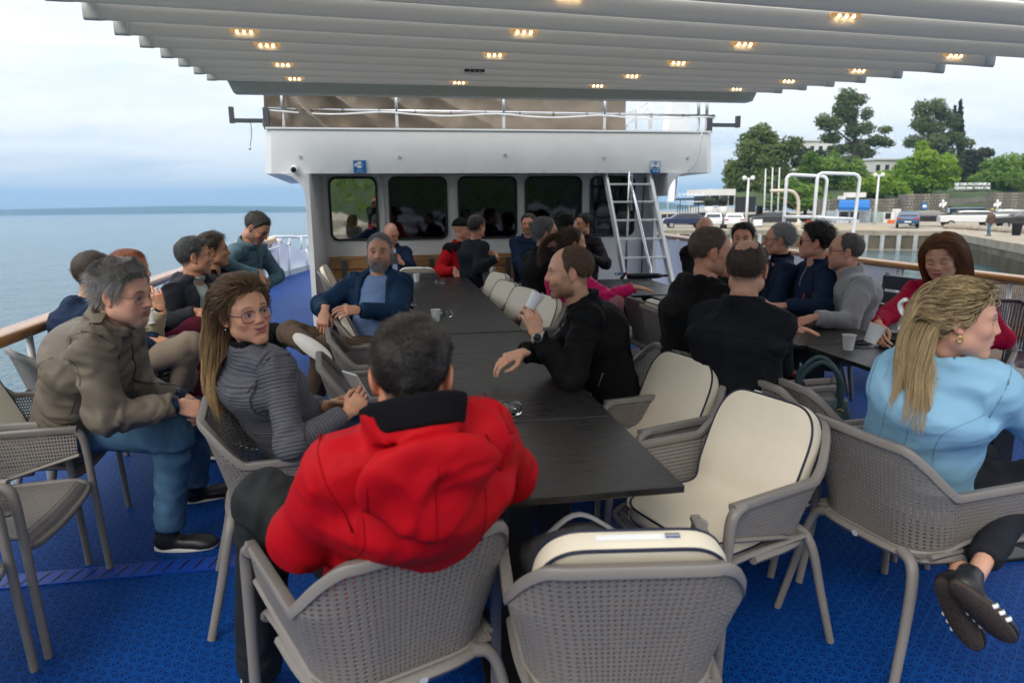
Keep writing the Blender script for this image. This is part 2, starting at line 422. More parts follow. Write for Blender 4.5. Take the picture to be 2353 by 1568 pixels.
d=MB();d.box((XL-0.12,-3.0,-0.12),(XR+0.12,9.6,0));d.box((-3.3,9.6,-0.12),(XR+1.2,21,0))
tag(d.obj('deck',M_deck),kind='structure')
hull=MB();hull.box((XL-.14,-3.4,-2.6),(XR+.14,21,-0.125));tag(hull.obj('hull_floor',M_white),kind='structure')
# joint strips between the deck mats: raised border with slots
for k,yy in((1,2.93),):
    s=MB();s.box((XL,yy-.055,.001),(XR,yy+.055,.006),mi=0)
    for q in range(int((XR-XL)/.062)):
        x=XL+.03+q*.062;s.add([(x,yy-.045,.0075),(x+.008,yy-.045,.0075),(x+.03,yy+.045,.0075),(x+.022,yy+.045,.0075)],[(0,1,2,3)],1)
    o=s.obj('deck_joint_strip',[M_strip,M_black]);tag(o,'slotted joint strip crossing the blue deck beside the black leather shoe','deck strip')
# ---------------------------------------------------------------- canopy of louvres
canopy=empty('canopy',(1.3,4.2,2.6),0,'cream louvred canopy roof spanning the deck, warm light strips set in its slats','canopy')
def cpart(o):
    o.parent=canopy;o.location=-Vector(canopy.location);return o
CX0,CX1,CP=-1.553,4.147,0.452
slat_prof=[(0.002,.098),(-.006,.088),(-.010,.052),(-.008,.016),(-.003,.004),(.008,-.001),(.03,.004),(.12,.028),(.30,.092),(.428,.142),(.428,.165),(.01,.165)]
def cloth_translucent(name,col,k):
    m=mat(name,col,.55,var=.05,vscale=3,bump=.06,bscale=240,stretch=(.2,1,1));t=m.node_tree;b_=t.nodes['Principled BSDF']
    tl=t.nodes.new('ShaderNodeBsdfTranslucent');tl.inputs[0].default_value=(*[c*.98 for c in col],1);mx=t.nodes.new('ShaderNodeMixShader');mx.inputs[0].default_value=k
    t.links.new(b_.outputs[0],mx.inputs[1]);t.links.new(tl.outputs[0],mx.inputs[2]);t.links.new(mx.outputs[0],t.nodes['Material Output'].inputs[0]);return m
M_slat=cloth_translucent('canopy_fabric',(.62,.595,.545),.16)
sm=MB();sheet=slat_prof[:-2]
sm.grid(np.array([[(x,y,z)for y,z in sheet]for x in np.linspace(CX0,CX1,13)]));slat_me=sm.data('slat',M_slat,False)
cap_prof=[(y*1.0+(-.006 if y<.1 else .004),z*1.06-.005)for y,z in slat_prof]
cm=MB();cm.prism(cap_prof,-.04,.04,axes=(1,2,0));cap_me=cm.data('end_cap',M_cap,False)
jm=MB();jm.grid(np.array([[(x,y-.003,z-.003)for y,z in slat_prof[:6]]for x in(-.024,.024)]));joint_me=jm.data('joint_band',M_slat,False)
for me_ in(slat_me,cap_me,joint_me):
    bm=bmesh.new();bm.from_mesh(me_);(bmesh.ops.recalc_face_normals(bm,faces=bm.faces)if me_ is cap_me else None)
    for f_ in bm.faces:f_.smooth=len(f_.verts)==4
    for ed in bm.edges:
        if len(ed.link_faces)==2 and ed.calc_face_angle(0)>math.radians(50):ed.smooth=False
    bm.to_mesh(me_);bm.free()
SL0=(7.146,2.678)
def slat_z(Y):return SL0[1]-(SL0[0]-Y)*0.0645
def slat_roll(Y):return math.radians(.15+(SL0[0]-Y)*0.36)
NS=15
for k in range(NS):
    Y=SL0[0]-k*CP;z=slat_z(Y);ro=slat_roll(Y)
    for nm_,me_,xx in(('slat',slat_me,0),('end_cap',cap_me,CX0-.04),('end_cap',cap_me,CX1+.04)):
        e=link(nm_,me_,canopy);e.location=Vector((xx if nm_!='slat' else 1.3,Y,z-(xx-1.3 if nm_!='slat' else 0)*math.sin(ro)))-Vector(canopy.location);e.rotation_euler=(0,ro,0)
        if nm_=='slat':e.location+=Vector((-1.3*math.cos(ro),0,1.3*math.sin(ro)))
lip=MB();lip.prism([(CX0+.06,-.135),(CX1-.03,-.135),(CX1+.06,.05),(CX1+.06,.09),(CX0-.02,.09),(CX0-.02,.05)],7.56,7.72,axes=(0,2,1))
lo=cpart(lip.obj('front_lip',M_cap));lo.location=Vector((0,0,2.775))-Vector(canopy.location)
lo.data.materials[0]=mat('lip_paint',(0.50,0.52,0.46),0.45,var=0.05)
# light strips
M_lampglow=mat('warm_led',(1,.8,.5),0.4,var=0,emit=((1.0,.72,.36),14))
M_lampcase=mat('lamp_case',(.35,.24,.12),0.3,var=0.1,emit=((1.0,.55,.18),.35))
M_lampoff=mat('unlit_led',(.6,.5,.4),0.3,var=0)
LAMPS=[(560,58),(614,113),(650,152),(677,181),(1307,11),(1203,84),(1135,131),(1090,164),(1054,189),(1372,198),(1451,176),(1557,146),(1708,105),(1940,43),(2192,127),(1971,160),(1810,187),(1691,207)]
lbl=['first in the row nearest the sea','second in the row nearest the sea','third in the row nearest the sea','last and smallest in the row nearest the sea',
       'largest in the row over the dark tables','second in the row over the dark tables','third in the row over the dark tables','unlit dark one in the row over the dark tables','smallest lit one in the row over the dark tables',
       'smallest in the row above the ladder','second smallest in the row above the ladder','middle one in the row above the ladder','second largest in the row above the ladder','largest in the row above the ladder',
       'closest to the camera in the row on the quay side','second in the row on the quay side','third in the row on the quay side','smallest in the row on the quay side']
rows=[-.63,-.63,-.63,-.63]+[.635]*5+[1.81]*5+[3.12]*4
for(px,py),lb,rx0 in zip(LAMPS,lbl,rows):
    # meet the underside of the slats
    best_=None
    for k_ in range(NS+1):
        Yk=SL0[0]-k_*CP-.014;rr__=ray(px,py);w_=CAM+rr__*(Yk/rr__[1]);zz=slat_z(Yk)+max(.02,(slat_z(Yk)-H)/Yk*CP-.029-.012)-(w_[0]-1.3)*math.sin(slat_roll(Yk))
        if best_ is None or abs(w_[2]-zz)<best_[0]:best_=(abs(w_[2]-zz),Yk,zz,w_[0])
    _,Yk,z,x=best_
    t=empty('ceiling_light',(x,Yk,z),0,('unlit' if 'unlit' in lb else 'warm lit')+' canopy light strip, '+lb,'ceiling light','light strips in the canopy')
    b=MB();b.bbox((-.088,-.018,-.009),(.088,.018,.010),.005);b.obj('lamp_case',M_lampcase if 'unlit' not in lb else M_grey,t)
    for q in(-.042,0,.042):
        l=MB();l.lathe([(0.001,-.022),(.006,-.020),(.0095,-.014),(.0095,-.006)],10,(q,-.012,.006));l.obj('lamp',M_lampglow if 'unlit' not in lb else M_lampoff,t,True)
# ---------------------------------------------------------------- deckhouse
house=empty('deckhouse',(1.35,9.0,0),0,'white painted deckhouse with a row of dark rounded windows under an overhanging roof edge','deckhouse')
hoff=-Vector(house.location)
def hpart(o):
    o.parent=house;o.location=hoff.copy();return o
WY=9.0
wins=[(-.75,-.146),(-.012,.735),(.869,1.647),(1.751,2.525),(2.635,3.263)]
WZ0,WZ1=1.075,1.872
def rrect(x0,x1,z0,z1,r,n=6):
    pts=[]
    for cx,cz,a0 in((x1-r,z1-r,0),(x0+r,z1-r,90),(x0+r,z0+r,180),(x1-r,z0+r,270)):
        for k in range(n+1):
            a=math.radians(a0+90*k/n);pts.append((cx+r*math.cos(a),cz+r*math.sin(a)))
    return pts
# wall with real window openings: strips between and round the openings
w=MB()
xs=[-.86]+[v for a in wins for v in a]+[3.52]
def wallbox(x0,x1,z0,z1):w.box((x0,WY,z0),(x1,WY+.12,z1))
wallbox(-.86,3.52,0,WZ0);wallbox(-.86,3.52,WZ1,2.0)
for k in range(0,len(xs),2):wallbox(xs[k],xs[k+1],WZ0,WZ1)
for x0,x1 in wins:
    rr=.095
    for cx,cz,sx,sz in((x0,WZ0,1,1),(x1,WZ0,-1,1),(x0,WZ1,1,-1),(x1,WZ1,-1,-1)):
        poly=[(cx,cz)]+[(cx+sx*rr*(1-math.sin(a)),cz+sz*rr*(1-math.cos(a)))for a in np.linspace(0,math.pi/2,7)]
        w.prism(poly,WY+.001,WY+.119,axes=(0,2,1))
hpart(w.obj('wall',M_white))
def mirror_mat(name,col,rough=.03):
    m=bpy.data.materials.new(name);m.use_nodes=True;b=m.node_tree.nodes['Principled BSDF']
    b.inputs['Base Color'].default_value=(*col,1);b.inputs['Metallic'].default_value=1;b.inputs['Roughness'].default_value=rough
    return m
M_film=mirror_mat('mirror_film_glass',(.42,.42,.40),.02)
M_tint=mirror_mat('tinted_glass',(.036,.040,.060),.03)
for k,(x0,x1)in enumerate(wins):
    out,inn=rrect(x0,x1,WZ0,WZ1,.095),rrect(x0+.028,x1-.028,WZ0+.028,WZ1-.028,.075)
    fr=MB();n=len(out)
    V=[(x,WY-.022,z)for x,z in out]+[(x,WY-.016,z)for x,z in inn]+[(x,WY+.03,z)for x,z in out]+[(x,WY+.03,z)for x,z in inn]
    Fc=[]
    for i in range(n):
        j=(i+1)%n;Fc+=[(i,j,n+j,n+i),(i,2*n+i,2*n+j,j),(n+i,n+j,3*n+j,3*n+i)]
    fr.add(V,Fc);fo=hpart(fr.obj('window',M_black))
    gl=MB();tl=0.018*(1 if k==0 else-.3)
    gl.add([(x,WY+.012+(0.0),z)for x,z in rrect(x0+.02,x1-.02,WZ0+.02,WZ1-.02,.08)],[tuple(range(n))])
    go=gl.obj('pane',M_film if k==0 else M_tint,fo)
    if k==0:
        for v_ in go.data.vertices:v_.co.y+=(v_.co.x-(x0+x1)/2)*.0209
    if k==0:fo['label']='window with a mirrored pane'
inner=MB();inner.box((-.8,9.4,.05),(3.45,9.42,2.0));hpart(inner.obj('inner_panel',M_grey))
# wings at both ends of the wall, a flat post edge towards the camera
wg=MB();wg.prism([(-.955,8.32),(-.90,8.32),(-.80,9.0),(-.86,9.06)],0,1.885);hpart(wg.obj('wing',M_white))
wr=MB();wr.prism([(3.46,9.0),(3.52,9.06),(3.50,8.75),(3.45,8.75)],0,1.885)
hpart(wr.obj('wing',M_white))
# curved brackets under the overhang
br=MB()
for sx,x in((-1,-.955),(1,3.47)):
    a=[(x,1.60)]+[(x+sx*.26*(1-math.cos(t)),1.60+.28*math.sin(t))for t in np.linspace(0,math.pi/2,8)]+[(x,1.885)]
    br=MB();br.prism([(p[0],p[1])for p in a],8.36,8.42 if sx<0 else 8.8,axes=(0,2,1));hpart(br.obj('bracket',M_white))
# overhanging roof edge (fascia) with chamfered corners, soffit under it
fa=MB()
FX0,FX1,FY,FZ0,FZ1=-1.41,4.10,8.4,1.885,2.385
fp=[(FX0+.02,FY+.06),(FX0+.09,FY),(FX1-.09,FY),(FX1-.01,FY+.06),(FX1+.25,12.5),(FX0-.25,12.5)]
k=len(fp);V=[(x,y,FZ0)for x,y in fp]+[(x+(.03 if i in(0,1,5)else-.02 if i in(2,3,4)else 0),y+.015,FZ1)for i,(x,y)in enumerate(fp)]
fa.add(V,[tuple(range(k-1,-1,-1)),tuple(range(k,2*k))]+[(i,(i+1)%k,k+(i+1)%k,k+i)for i in range(k)])
fa.box((FX0+.06,FY-.004,FZ1-.008),(FX1-.06,FY+.10,FZ1+.012))
hpart(fa.obj('roof_edge',M_white))
M_stud=mat('stud_paint',(.62,.63,.64),.35,var=0.05)
for px,py in((690,360),(917,360),(1160,355),(1387,362),(1580,362)):
    p=AY(px,py,FY);r_=MB();r_.tube([(p[0]+.016*math.cos(t),FY-.006,p[2]+.016*math.sin(t))for t in np.linspace(0,2*math.pi,14,endpoint=False)],.005,6,closed=True);r_.rod((p[0],FY-.008,p[2]),(p[0],FY+.01,p[2]),.009)
    hpart(r_.obj('stud',M_stud,smooth=True))
for x in np.arange(-1.1,4.0,.33):
    sr=MB();sr.rod((x,FY-.006,1.91),(x,FY+.01,1.91),.008,n=8);hpart(sr.obj('rivet',M_stud))
# pipe and cable on the wall
pc=MB();pc.rod((-.075,WY-.02,.9),(-.085,WY-.02,1.885),.018);hpart(pc.obj('wall_pipe',M_white,smooth=True))
cb=MB();cb.tube(smooth_path([(3.40,8.985,1.85),(3.37,8.98,1.3),(3.39,8.98,.7),(3.36,8.98,.25)],14),.008,6)
hpart(cb.obj('wall_cable',M_grey,smooth=True))
cb=MB();q0=AY(1612,305,8.385);q1=AY(1600,365,8.385);q2=AY(1572,399,8.385);cb.tube(smooth_path([q0,q1,q2],14),.006,6);hpart(cb.obj('roof_cable',M_white,smooth=True))
# security camera
p=AY(677,387,8.40);cc=empty('security_camera',p,0,'white round security camera with a black lens on the roof edge','security camera')
b=MB();b.lathe([(.045,0),(.045,.015),(.038,.03),(.034,.08),(.036,.11),(.030,.112)],20);o=b.obj('housing',M_white,cc,True);o.rotation_euler=(math.radians(100),0,0)
b=MB();b.lathe([(.001,.116),(.022,.114),(.030,.108),(.030,.09)],18);o=b.obj('lens',M_black,cc,True);o.rotation_euler=(math.radians(100),0,0)
# wall lamp under the soffit
p=AY(705,408,8.6);cc=empty('bulkhead_lamp',p,0,'small oval bulkhead lamp tucked under the roof edge corner','lamp')
b=MB();b.bbox((-.10,-.05,-.05),(.06,.05,.02),.02);b.obj('lamp_base',M_galv,cc,True);b=MB();b.bbox((-.08,-.056,-.058),(.04,.03,-.03),.012);b.obj('lens',mat('lamp_glass',(.6,.6,.58),.15,var=.05),cc,True)
# ---------------------------------------------------------------- wifi signs
M_blue=mat('sign_blue',(0.012,0.16,0.46),0.35,var=0.04)
M_signw=mat('sign_white',(0.82,0.84,0.86),0.4,var=0.02)
def disc(mb,c,r,rz_,y,n=28,mi=0):
    mb.add([(c[0]+r*math.cos(t),y,c[1]+rz_*math.sin(t))for t in np.linspace(0,2*math.pi,n,endpoint=False)],[tuple(range(n))],mi)
p0,p1=AY(812,398,8.385),AY(841,368,8.385)
wsz,hsz=p1[0]-p0[0],p1[2]-p0[2]
s1=empty('wifi_sign',((p0[0]+p1[0])/2,8.388,(p0[2]+p1[2])/2),0,'blue square sign reading WiFi ZONE on the white roof edge','sign')
b=MB();b.box((-wsz/2,-.004,-hsz/2),(wsz/2,.006,hsz/2));b.obj('sign_plate',M_blue,s1)
b=MB()
for sx in(-1,1):b.box((sx*wsz*.47-.001,-.0062,-hsz*.47),(sx*wsz*.47+.001,-.0055,hsz*.47));b.box((-wsz*.47,-.0066,sx*hsz*.47-.001),(wsz*.47,-.0058,sx*hsz*.47+.001))
b.obj('border',M_signw,s1)
b=MB();disc(b,(-wsz*.02,hsz*.13),wsz*.24,hsz*.27,-.0060)
b.add([(x,-.0064,z)for x,z in rrect(-wsz*.40,wsz*.10,hsz*.0,hsz*.27,hsz*.13)],[tuple(range(28))]);b.obj('logo_cloud',M_signw,s1)
b=MB();b.add([(x,-.0070,z)for x,z in rrect(wsz*.06,wsz*.38,hsz*.01,hsz*.26,hsz*.12)],[tuple(range(28))]);b.obj('logo_pill',M_blue,s1)
text_mesh('lettering','Wi',hsz*.22,M_blue,s1,(-wsz*.14,-.0078,hsz*.13),extrude=.0006)
text_mesh('lettering','Fi',hsz*.22,M_signw,s1,(wsz*.21,-.0078,hsz*.13),extrude=.0006)
text_mesh('lettering','ZONE',hsz*.17,M_signw,s1,(0,-.0070,-hsz*.32),extrude=.0008)
p0,p1=AY(1493,398,8.385),AY(1517,370,8.385);wsz,hsz=p1[0]-p0[0],p1[2]-p0[2]
s2=empty('signal_sign',((p0[0]+p1[0])/2,8.388,(p0[2]+p1[2])/2),0,'pale square sign with a blue boat and signal waves on the roof edge','sign')
b=MB();b.box((-wsz/2,-.004,-hsz/2),(wsz/2,.006,hsz/2));b.obj('sign_plate',M_signw,s2)
b=MB()
for sx in(-1,1):b.box((sx*wsz*.48-.003,-.0066,-hsz*.49),(sx*wsz*.48+.003,-.0055,hsz*.49));b.box((-wsz*.49,-.0072,sx*hsz*.48-.003),(wsz*.49,-.0058,sx*hsz*.48+.003))
b.box((-wsz*.44,-.0064,-hsz*.46),(wsz*.44,-.0056,-hsz*.18));b.obj('border',M_blue,s2)
b=MB()
b.prism([(-wsz*.38,-hsz*.14),(wsz*.30,-hsz*.14),(wsz*.42,-hsz*.04),(wsz*.1,-hsz*.02),(0,hsz*.05),(-wsz*.15,hsz*.05),(-wsz*.2,-hsz*.02),(-wsz*.42,-hsz*.02)],-.0066,-.0056,axes=(0,2,1))
for r_ in(.08,.17,.26):
    b.tube([(wsz*r_*1.05*math.sin(t),-.0062,hsz*.14+hsz*r_*math.cos(t))for t in np.linspace(-.8,.8,10)],hsz*.022,6)
b.obj('boat_symbol',M_blue,s2)
b=MB();b.prism([(-wsz*.22,-hsz*.32),(-wsz*.05,-hsz*.24),(-wsz*.05,-hsz*.40)],-.0074,-.0065,axes=(0,2,1));b.box((wsz*.05,-.0074,-hsz*.36),(wsz*.36,-.0066,-hsz*.29));b.obj('arrow',M_signw,s2)
# ---------------------------------------------------------------- upper deck rail, tarpaulin, mast
RYY=8.62
rail=empty('upper_rail',(1.35,RYY,2.39),0,'stainless steel railing on top of the deckhouse roof','railing')
def rp(mb,name,m,smooth=True):
    o=mb.obj(name,m,rail,smooth);o.location=-Vector(rail.location);return o
for px in(652,912,1157,1388,1603,1622):
    p=AY(px,290,RYY);b=MB();b.rod((p[0],RYY,2.385),(p[0],RYY,3.05),.021,n=12);b.lathe([(.04,2.386),(.04,2.395),(.024,2.41)],12,(p[0],RYY,0));rp(b,'post',M_steel)
pa,pb=AY(612,250,RYY),AY(1640,266,RYY)
b=MB();b.rod(pa,pb,.017,n=12);rp(b,'mid_rail',M_steel)
b=MB();b.rod((pa[0],RYY,3.04),(pb[0],RYY,3.02),.02,n=12);rp(b,'top_rail',M_steel)
b=MB()
pts=[]
for i in range(40):
    t=i/39;pts.append((pa[0]+(pb[0]-pa[0])*t,RYY-.022,pa[2]+(pb[2]-pa[2])*t-.018-.035*abs(math.sin(t*13))**1.4))
b.tube(pts,.010,6);rp(b,'loose_hose',M_galv)
b=MB()
for i in range(0,40,3):b.tube([(pts[i][0]+.0,RYY-.0+.028*math.cos(t),pa[2]+(pb[2]-pa[2])*i/39-.012+.028*math.sin(t))for t in np.linspace(0,2*math.pi,9,endpoint=False)],.004,5,closed=True)
rp(b,'cable_tie',M_black)
b=MB();b.rod(AY(1440,290,RYY+.3),AY(1505,232,RYY+1.6),.015);b.rod(AY(1440,262,RYY+.3),AY(1500,228,RYY+1.6),.015)
for px in(1462,1492,1497):b.rod(AY(px,296,RYY+.6),AY(px,228,RYY+.6),.016)
rp(b,'side_rail',M_galv)
# tarpaulin: folded cloth sheet with depth
nx,nz=150,34
x0,x1=AY(611,270,8.8)[0],AY(1440,270,8.8)[0]
u=np.linspace(0,1,nx)[:,None];v=np.linspace(0,1,nz)[None,:]
X_=x0+(x1-x0)*u+0*v;Z_=2.39+.62*v+0*u
amp=np.clip(1.25-1.7*u,.12,1)
pq=np.stack([X_*1.0,Z_*0+2,Z_],-1)
diag=X_*5.2+(Z_-2.4)*5.5+1.3*vnoise(np.stack([X_*1.3,Z_*1.7,X_*0+4.2],-1))
fold=(1-np.abs(np.sin(diag*1.0))**.6)*.17+.085*vnoise(np.stack([X_*3.1,Z_*3.2,X_*0],-1))+.035*vnoise(np.stack([X_*9,Z_*6,X_*0+7],-1))
Y_=8.84-1.9*amp*fold-.02*vnoise(np.stack([X_*1.4,Z_*5,X_*0+9],-1))
b=MB();b.grid(np.stack([X_,Y_,Z_],-1));b.grid(np.stack([np.full((nz,8),x0),Y_[0][:,None]+np.linspace(0,1.4,8)[None,:],np.repeat(Z_[0][:,None],8,1)],-1));b.grid(np.stack([np.full((nz,8),x1),Y_[-1][:,None]+np.linspace(0,1.4,8)[None,:],np.repeat(Z_[-1][:,None],8,1)],-1))
o=b.obj('tarpaulin',M_tarp,smooth=True);tag(o,'creased beige tarpaulin lashed behind the upper deck rail','tarpaulin')
# white mast
pm0,pm1=AY(1553,300,10.5),AY(1563,228,10.5)
b=MB();zt=3.6;b.add([(pm0[0]+sx*w_,10.5+sy*.12,z)for z,w_ in((2.3,.20),(zt,.10))for sx,sy in((-1,-1),(1,-1),(1,1),(-1,1))],[(0,3,2,1),(4,5,6,7),(0,1,5,4),(1,2,6,5),(2,3,7,6),(3,0,4,7)])
tag(b.obj('mast',M_white),'white tapered mast rising behind the upper rail','mast')
# antenna brackets
for nm,arm,lb in(('l',[(612,273),(533,277),(530,246)],'dark grey empty bracket arm sticking out over the sea side with a dangling cable'),('r',[(1628,294),(1694,288),(1693,267)],'dark grey empty bracket arm sticking out towards the quay')):
    a,c_,e_=[AY(x,y,8.6)for x,y in arm]
    t=empty('antenna_bracket',a,0,lb,'bracket');off=-Vector(t.location)
    b=MB();b.box((min(a[0],c_[0]),8.575,c_[2]-.022),(max(a[0],c_[0]),8.625,c_[2]+.022));o=b.obj('arm',M_grey,t);o.location=off
    b=MB();b.box((c_[0]-.024,8.57,c_[2]-.03),(c_[0]+.024,8.63,e_[2]));o=b.obj('upright',M_grey,t);o.location=off
    b=MB();b.box((a[0]-.03,8.56,2.39),(a[0]+.03,8.64,a[2]+.12));o=b.obj('foot_plate',M_grey,t);o.location=off
    if nm=='l':
        pts=[AY(x,y,8.56)for x,y in((572,275),(577,290),(577,318),(574,338))];b=MB();b.tube(smooth_path(pts,14),.004,6);o=b.obj('cable',M_black,t,True);o.location=off
        e2=AY(574,341,8.56);b=MB();b.tube([e2+(0,0,.03),e2+(0,0,.0),e2-(0,0,.02)],[.008,.014,.010],8);o=b.obj('plug',M_steel,t,True);o.location=off
# ---------------------------------------------------------------- ladder
lad=empty('ladder',(3.2,7.9,0),0,'white steep ladder with chrome handrails leading up beside the windows','ladder');loff=-Vector(lad.location)
def lp(mb,name,m,sm=False):
    o=mb.obj(name,m,lad,sm);o.location=loff;return o
lt,rt=AY(1390,400,8.52),AY(1490,400,8.52)
def lbase(px,py,X):
    r=ray(px,py);return CAM+r*(X/r[0])
LX0,LX1=lt[0],rt[0]
zb=0.0
lb0=lbase(1431,623,LX0-.0);
dz=(lt[2]-lb0[2]);dy=(lt[1]-lb0[1])
def lad_pt(X,z):return np.array([X,lt[1]-(lt[2]-z)*dy/dz,z])
for X in(LX0,LX1):
    a,c_=lad_pt(X,0),lad_pt(X,1.9);b=MB();hw=.014 if X==LX0 else .02
    b.add([a+(-hw,-.06,0),a+(hw,-.06,0),a+(hw,.06,0),a+(-hw,.06,0),c_+(-hw,-.06,0),c_+(hw,-.06,0),c_+(hw,.06,0),c_+(-hw,.06,0)],[(0,3,2,1),(4,5,6,7),(0,1,5,4),(1,2,6,5),(2,3,7,6),(3,0,4,7)]);lp(b,'side_rail',M_white)
for py in(423.4,464.6,506.5,549.5,593):
    # height where the rung line meets the ladder plane
    zs=np.linspace(0.1,1.9,400);pr=[lad_pt(LX0,z)for z in zs]
    yy=[CY-F*(RC.T@(p-CAM))[1]/-(RC.T@(p-CAM))[2]for p in pr];z=zs[int(np.argmin(np.abs(np.array(yy)-py)))]
    a=lad_pt(LX0+.018,z);b=MB();b.bbox((LX0+.018,a[1]-.045,z-.012),(LX1-.018,a[1]+.045,z+.012),.006);lp(b,'rung',M_galv)
b=MB();b.tube(smooth_path([lad_pt(LX0+.28,1.95),lad_pt(LX0+.30,1.6)-(0,.06,0),lad_pt(LX0+.30,.95)-(0,.10,0),lad_pt(LX0+.30,.74)-(0,.12,0),lad_pt(LX0+.30,.62)-(0,.05,.1),(LX0+.30,lad_pt(LX0,.62)[1]-.05,.02)],40),.02,12);lp(b,'handrail',M_steel,True)
b=MB();b.rod((LX0+.22,8.3,.3),(LX0+.24,8.3,1.9),.014);lp(b,'handrail',M_steel,True)
b=MB()
for i in range(18):
    z=1.85-i*.024;r_=.013
    b.tube([(LX0+.27+(r_*math.cos(t)if i%2 else 0),8.28+(0 if i%2 else r_*math.cos(t)),z+.017*math.sin(t))for t in np.linspace(0,2*math.pi,8,endpoint=False)],.004,5,closed=True)
lp(b,'chain',M_steel,True)
# ---------------------------------------------------------------- bench along the wall
bench=empty('bench',(.9,8.8,0),0,'long varnished wooden bench along the deckhouse wall under the windows','bench');boff=-Vector(bench.location)
for z0,z1,y in((.60,.715,8.88),(.728,.835,8.905),(.845,.885,8.93)):
    b=MB();b.bbox((-.78,y-.022,z0),(2.55,y+.022,z1),.006);o=b.obj('plank',M_bench,bench);o.location=boff
for y0 in(8.42,8.56,8.70):
    b=MB();b.bbox((-.78,y0,.40),(2.55,y0+.13,.435),.006);o=b.obj('plank',M_bench,bench);o.location=boff
for x in(-.6,.5,1.5,2.4):
    b=MB();b.box((x-.03,8.45,0),(x+.03,8.82,.398));b.box((x-.03,8.83,0),(x+.03,8.855,.84));o=b.obj('leg',M_grey,bench);o.location=boff
# ---------------------------------------------------------------- side rails
def handrail(name,pts,label,stan=True,zlow=None,open_from=None):
    t=empty(name,pts[0],0,label,'railing');off=-Vector(t.location)
    p=smooth_path(pts,60);b=MB();sec=rrect(-.065,.065,-.032,.032,.022,3);V=[];T=np.gradient(p,axis=0)
    for i in range(len(p)):
        tt=nrm(T[i]);lat=nrm(np.cross(tt,(0,0,1)))
        for u_,v_ in sec:V.append(p[i]+lat*u_+np.array([0,0,v_]))
    n=len(sec);Fc=[(i*n+j,i*n+(j+1)%n,(i+1)*n+(j+1)%n,(i+1)*n+j)for i in range(len(p)-1)for j in range(n)]+[tuple(range(n)),tuple((len(p)-1)*n+j for j in range(n))]
    b.add(V,Fc);o=b.obj('handrail',M_wood,t,angle=40);o.location=off
    return t,off,p
lr,loff2,lpth=handrail('sea_rail',[(-1.90,1.0,.885),(-1.93,3.6,.90),(-2.02,6.5,.905),(-2.10,10,.91),(-2.28,13.3,.98)],'varnished wooden handrail on white stanchions along the sea side')
for y in(1.3,2.62,4.0,5.4,6.8,8.2,9.6,11,12.4):
    i=int(np.argmin(np.abs(lpth[:,1]-y)));b=MB();b.rod((lpth[i,0],y,0),(lpth[i,0],y,lpth[i,2]-.03),.018);o=b.obj('stanchion',M_white,lr,True);o.location=loff2
for z in(.3,.58):
    b=MB();b.tube([(p[0],p[1],z)for p in lpth[::6]],.009,6);o=b.obj('wire',M_steel,lr,True);o.location=loff2
rr_,roff,rpth=handrail('quay_rail',[(4.86,.5,.885),(4.90,3.5,.90),(4.92,5.6,.90),(4.92,8.5,.90),(4.86,12.5,.93),(4.5,16,1.0)],'varnished wooden handrail along the quay side of the deck')
for y in(1.0,2.3,3.5,4.7,5.9):
    b=MB();b.rod((4.89,y,0),(4.89,y,.87),.02);o=b.obj('stanchion',M_white,rr_,True);o.location=roff
b=MB();b.box((4.87,5.95,.02),(4.91,9.4,.866));o=b.obj('bulwark_panel',M_canvas,rr_);o.location=roff
b=MB();b.box((4.85,9.4,.02),(4.89,14,.866));o=b.obj('bulwark_panel',M_canvas,rr_);o.location=roff
b=MB();b.tube([(4.80,6.2,.55),(4.80,9.2,.55)],.014,8);o=b.obj('lower_rail',M_galv,rr_,True);o.location=roff
# strap hung over the rail
b=MB();q=AY(1562,556,8.9);b.tube(smooth_path([(4.84,8.9,.62),(4.83,8.9,.85),(4.87,8.9,.945),(4.97,8.9,.945),(5.0,8.9,.8)],20),.016,6,flat=.4,up=(1,0,0));b.bbox((4.76,8.82,.50),(4.85,8.98,.62),.02)
tag(b.obj('rail_strap',M_black,smooth=True),'black strap slung over the quay side handrail','strap')
# ---------------------------------------------------------------- bow: white canvas panels, pipe rail
bow=empty('bow_bulwark',(-2.2,13,0),0,'white bulwark of the bow with canvas panels and a white pipe rail','bulwark');bo=-Vector(bow.location)
bpts=[(592,664),(606,656),(622,648),(640,641),(664,633),(705,621)]
btop=[556,553,549,553,562,577]
gp=[G(x,y,0)for x,y in bpts];tp=[AY(x,yy,g_[1])for(x,y),yy,g_ in zip(bpts,btop,gp)]
gp.append(gp[-1]+np.array([1.4,3.0,0]));tp.append(tp[-1]+np.array([1.4,3.0,-.15]))
for i in range(len(gp)-1):
    a0,a1,c0,c1=gp[i],gp[i+1],tp[i],tp[i+1];b=MB();A=np.zeros((8,6,3));B=A.copy()
    for q in range(8):
        s_=q/7;bulge=.10*math.sin(math.pi*s_)
        for k in range(6):
            f_=k/5;A[q,k]=(a0*(1-s_)+a1*s_)*(1-f_)+(c0*(1-s_)+c1*s_)*f_+np.array([-bulge*.6+(.0),bulge*.3,0])*math.sin(math.pi*min(1,f_+.2)*.8)
    b.grid(A);b.grid(A[::-1]+np.array([-.03,.01,0]));o=b.obj('canvas_panel',M_canvas,bow,True);o.location=bo
    b=MB();b.rod(a1,c1+np.array([0,0,.05]),.03);o=b.obj('stanchion',M_white,bow,True);o.location=bo
    b=MB();b.add([a0+(0.01,-.02,0),a1+(.01,-.02,0),a1+(.01,-.02,.12),a0+(.01,-.02,.12),a0+(-.03,0,0),a1+(-.03,0,0),a1+(-.03,0,.12),a0+(-.03,0,.12)],[(0,1,2,3),(3,2,6,7),(4,7,6,5)]);o=b.obj('waterway_kerb',mat('kerb_grey',(.35,.40,.42),.5,var=.1),bow);o.location=bo
b=MB()
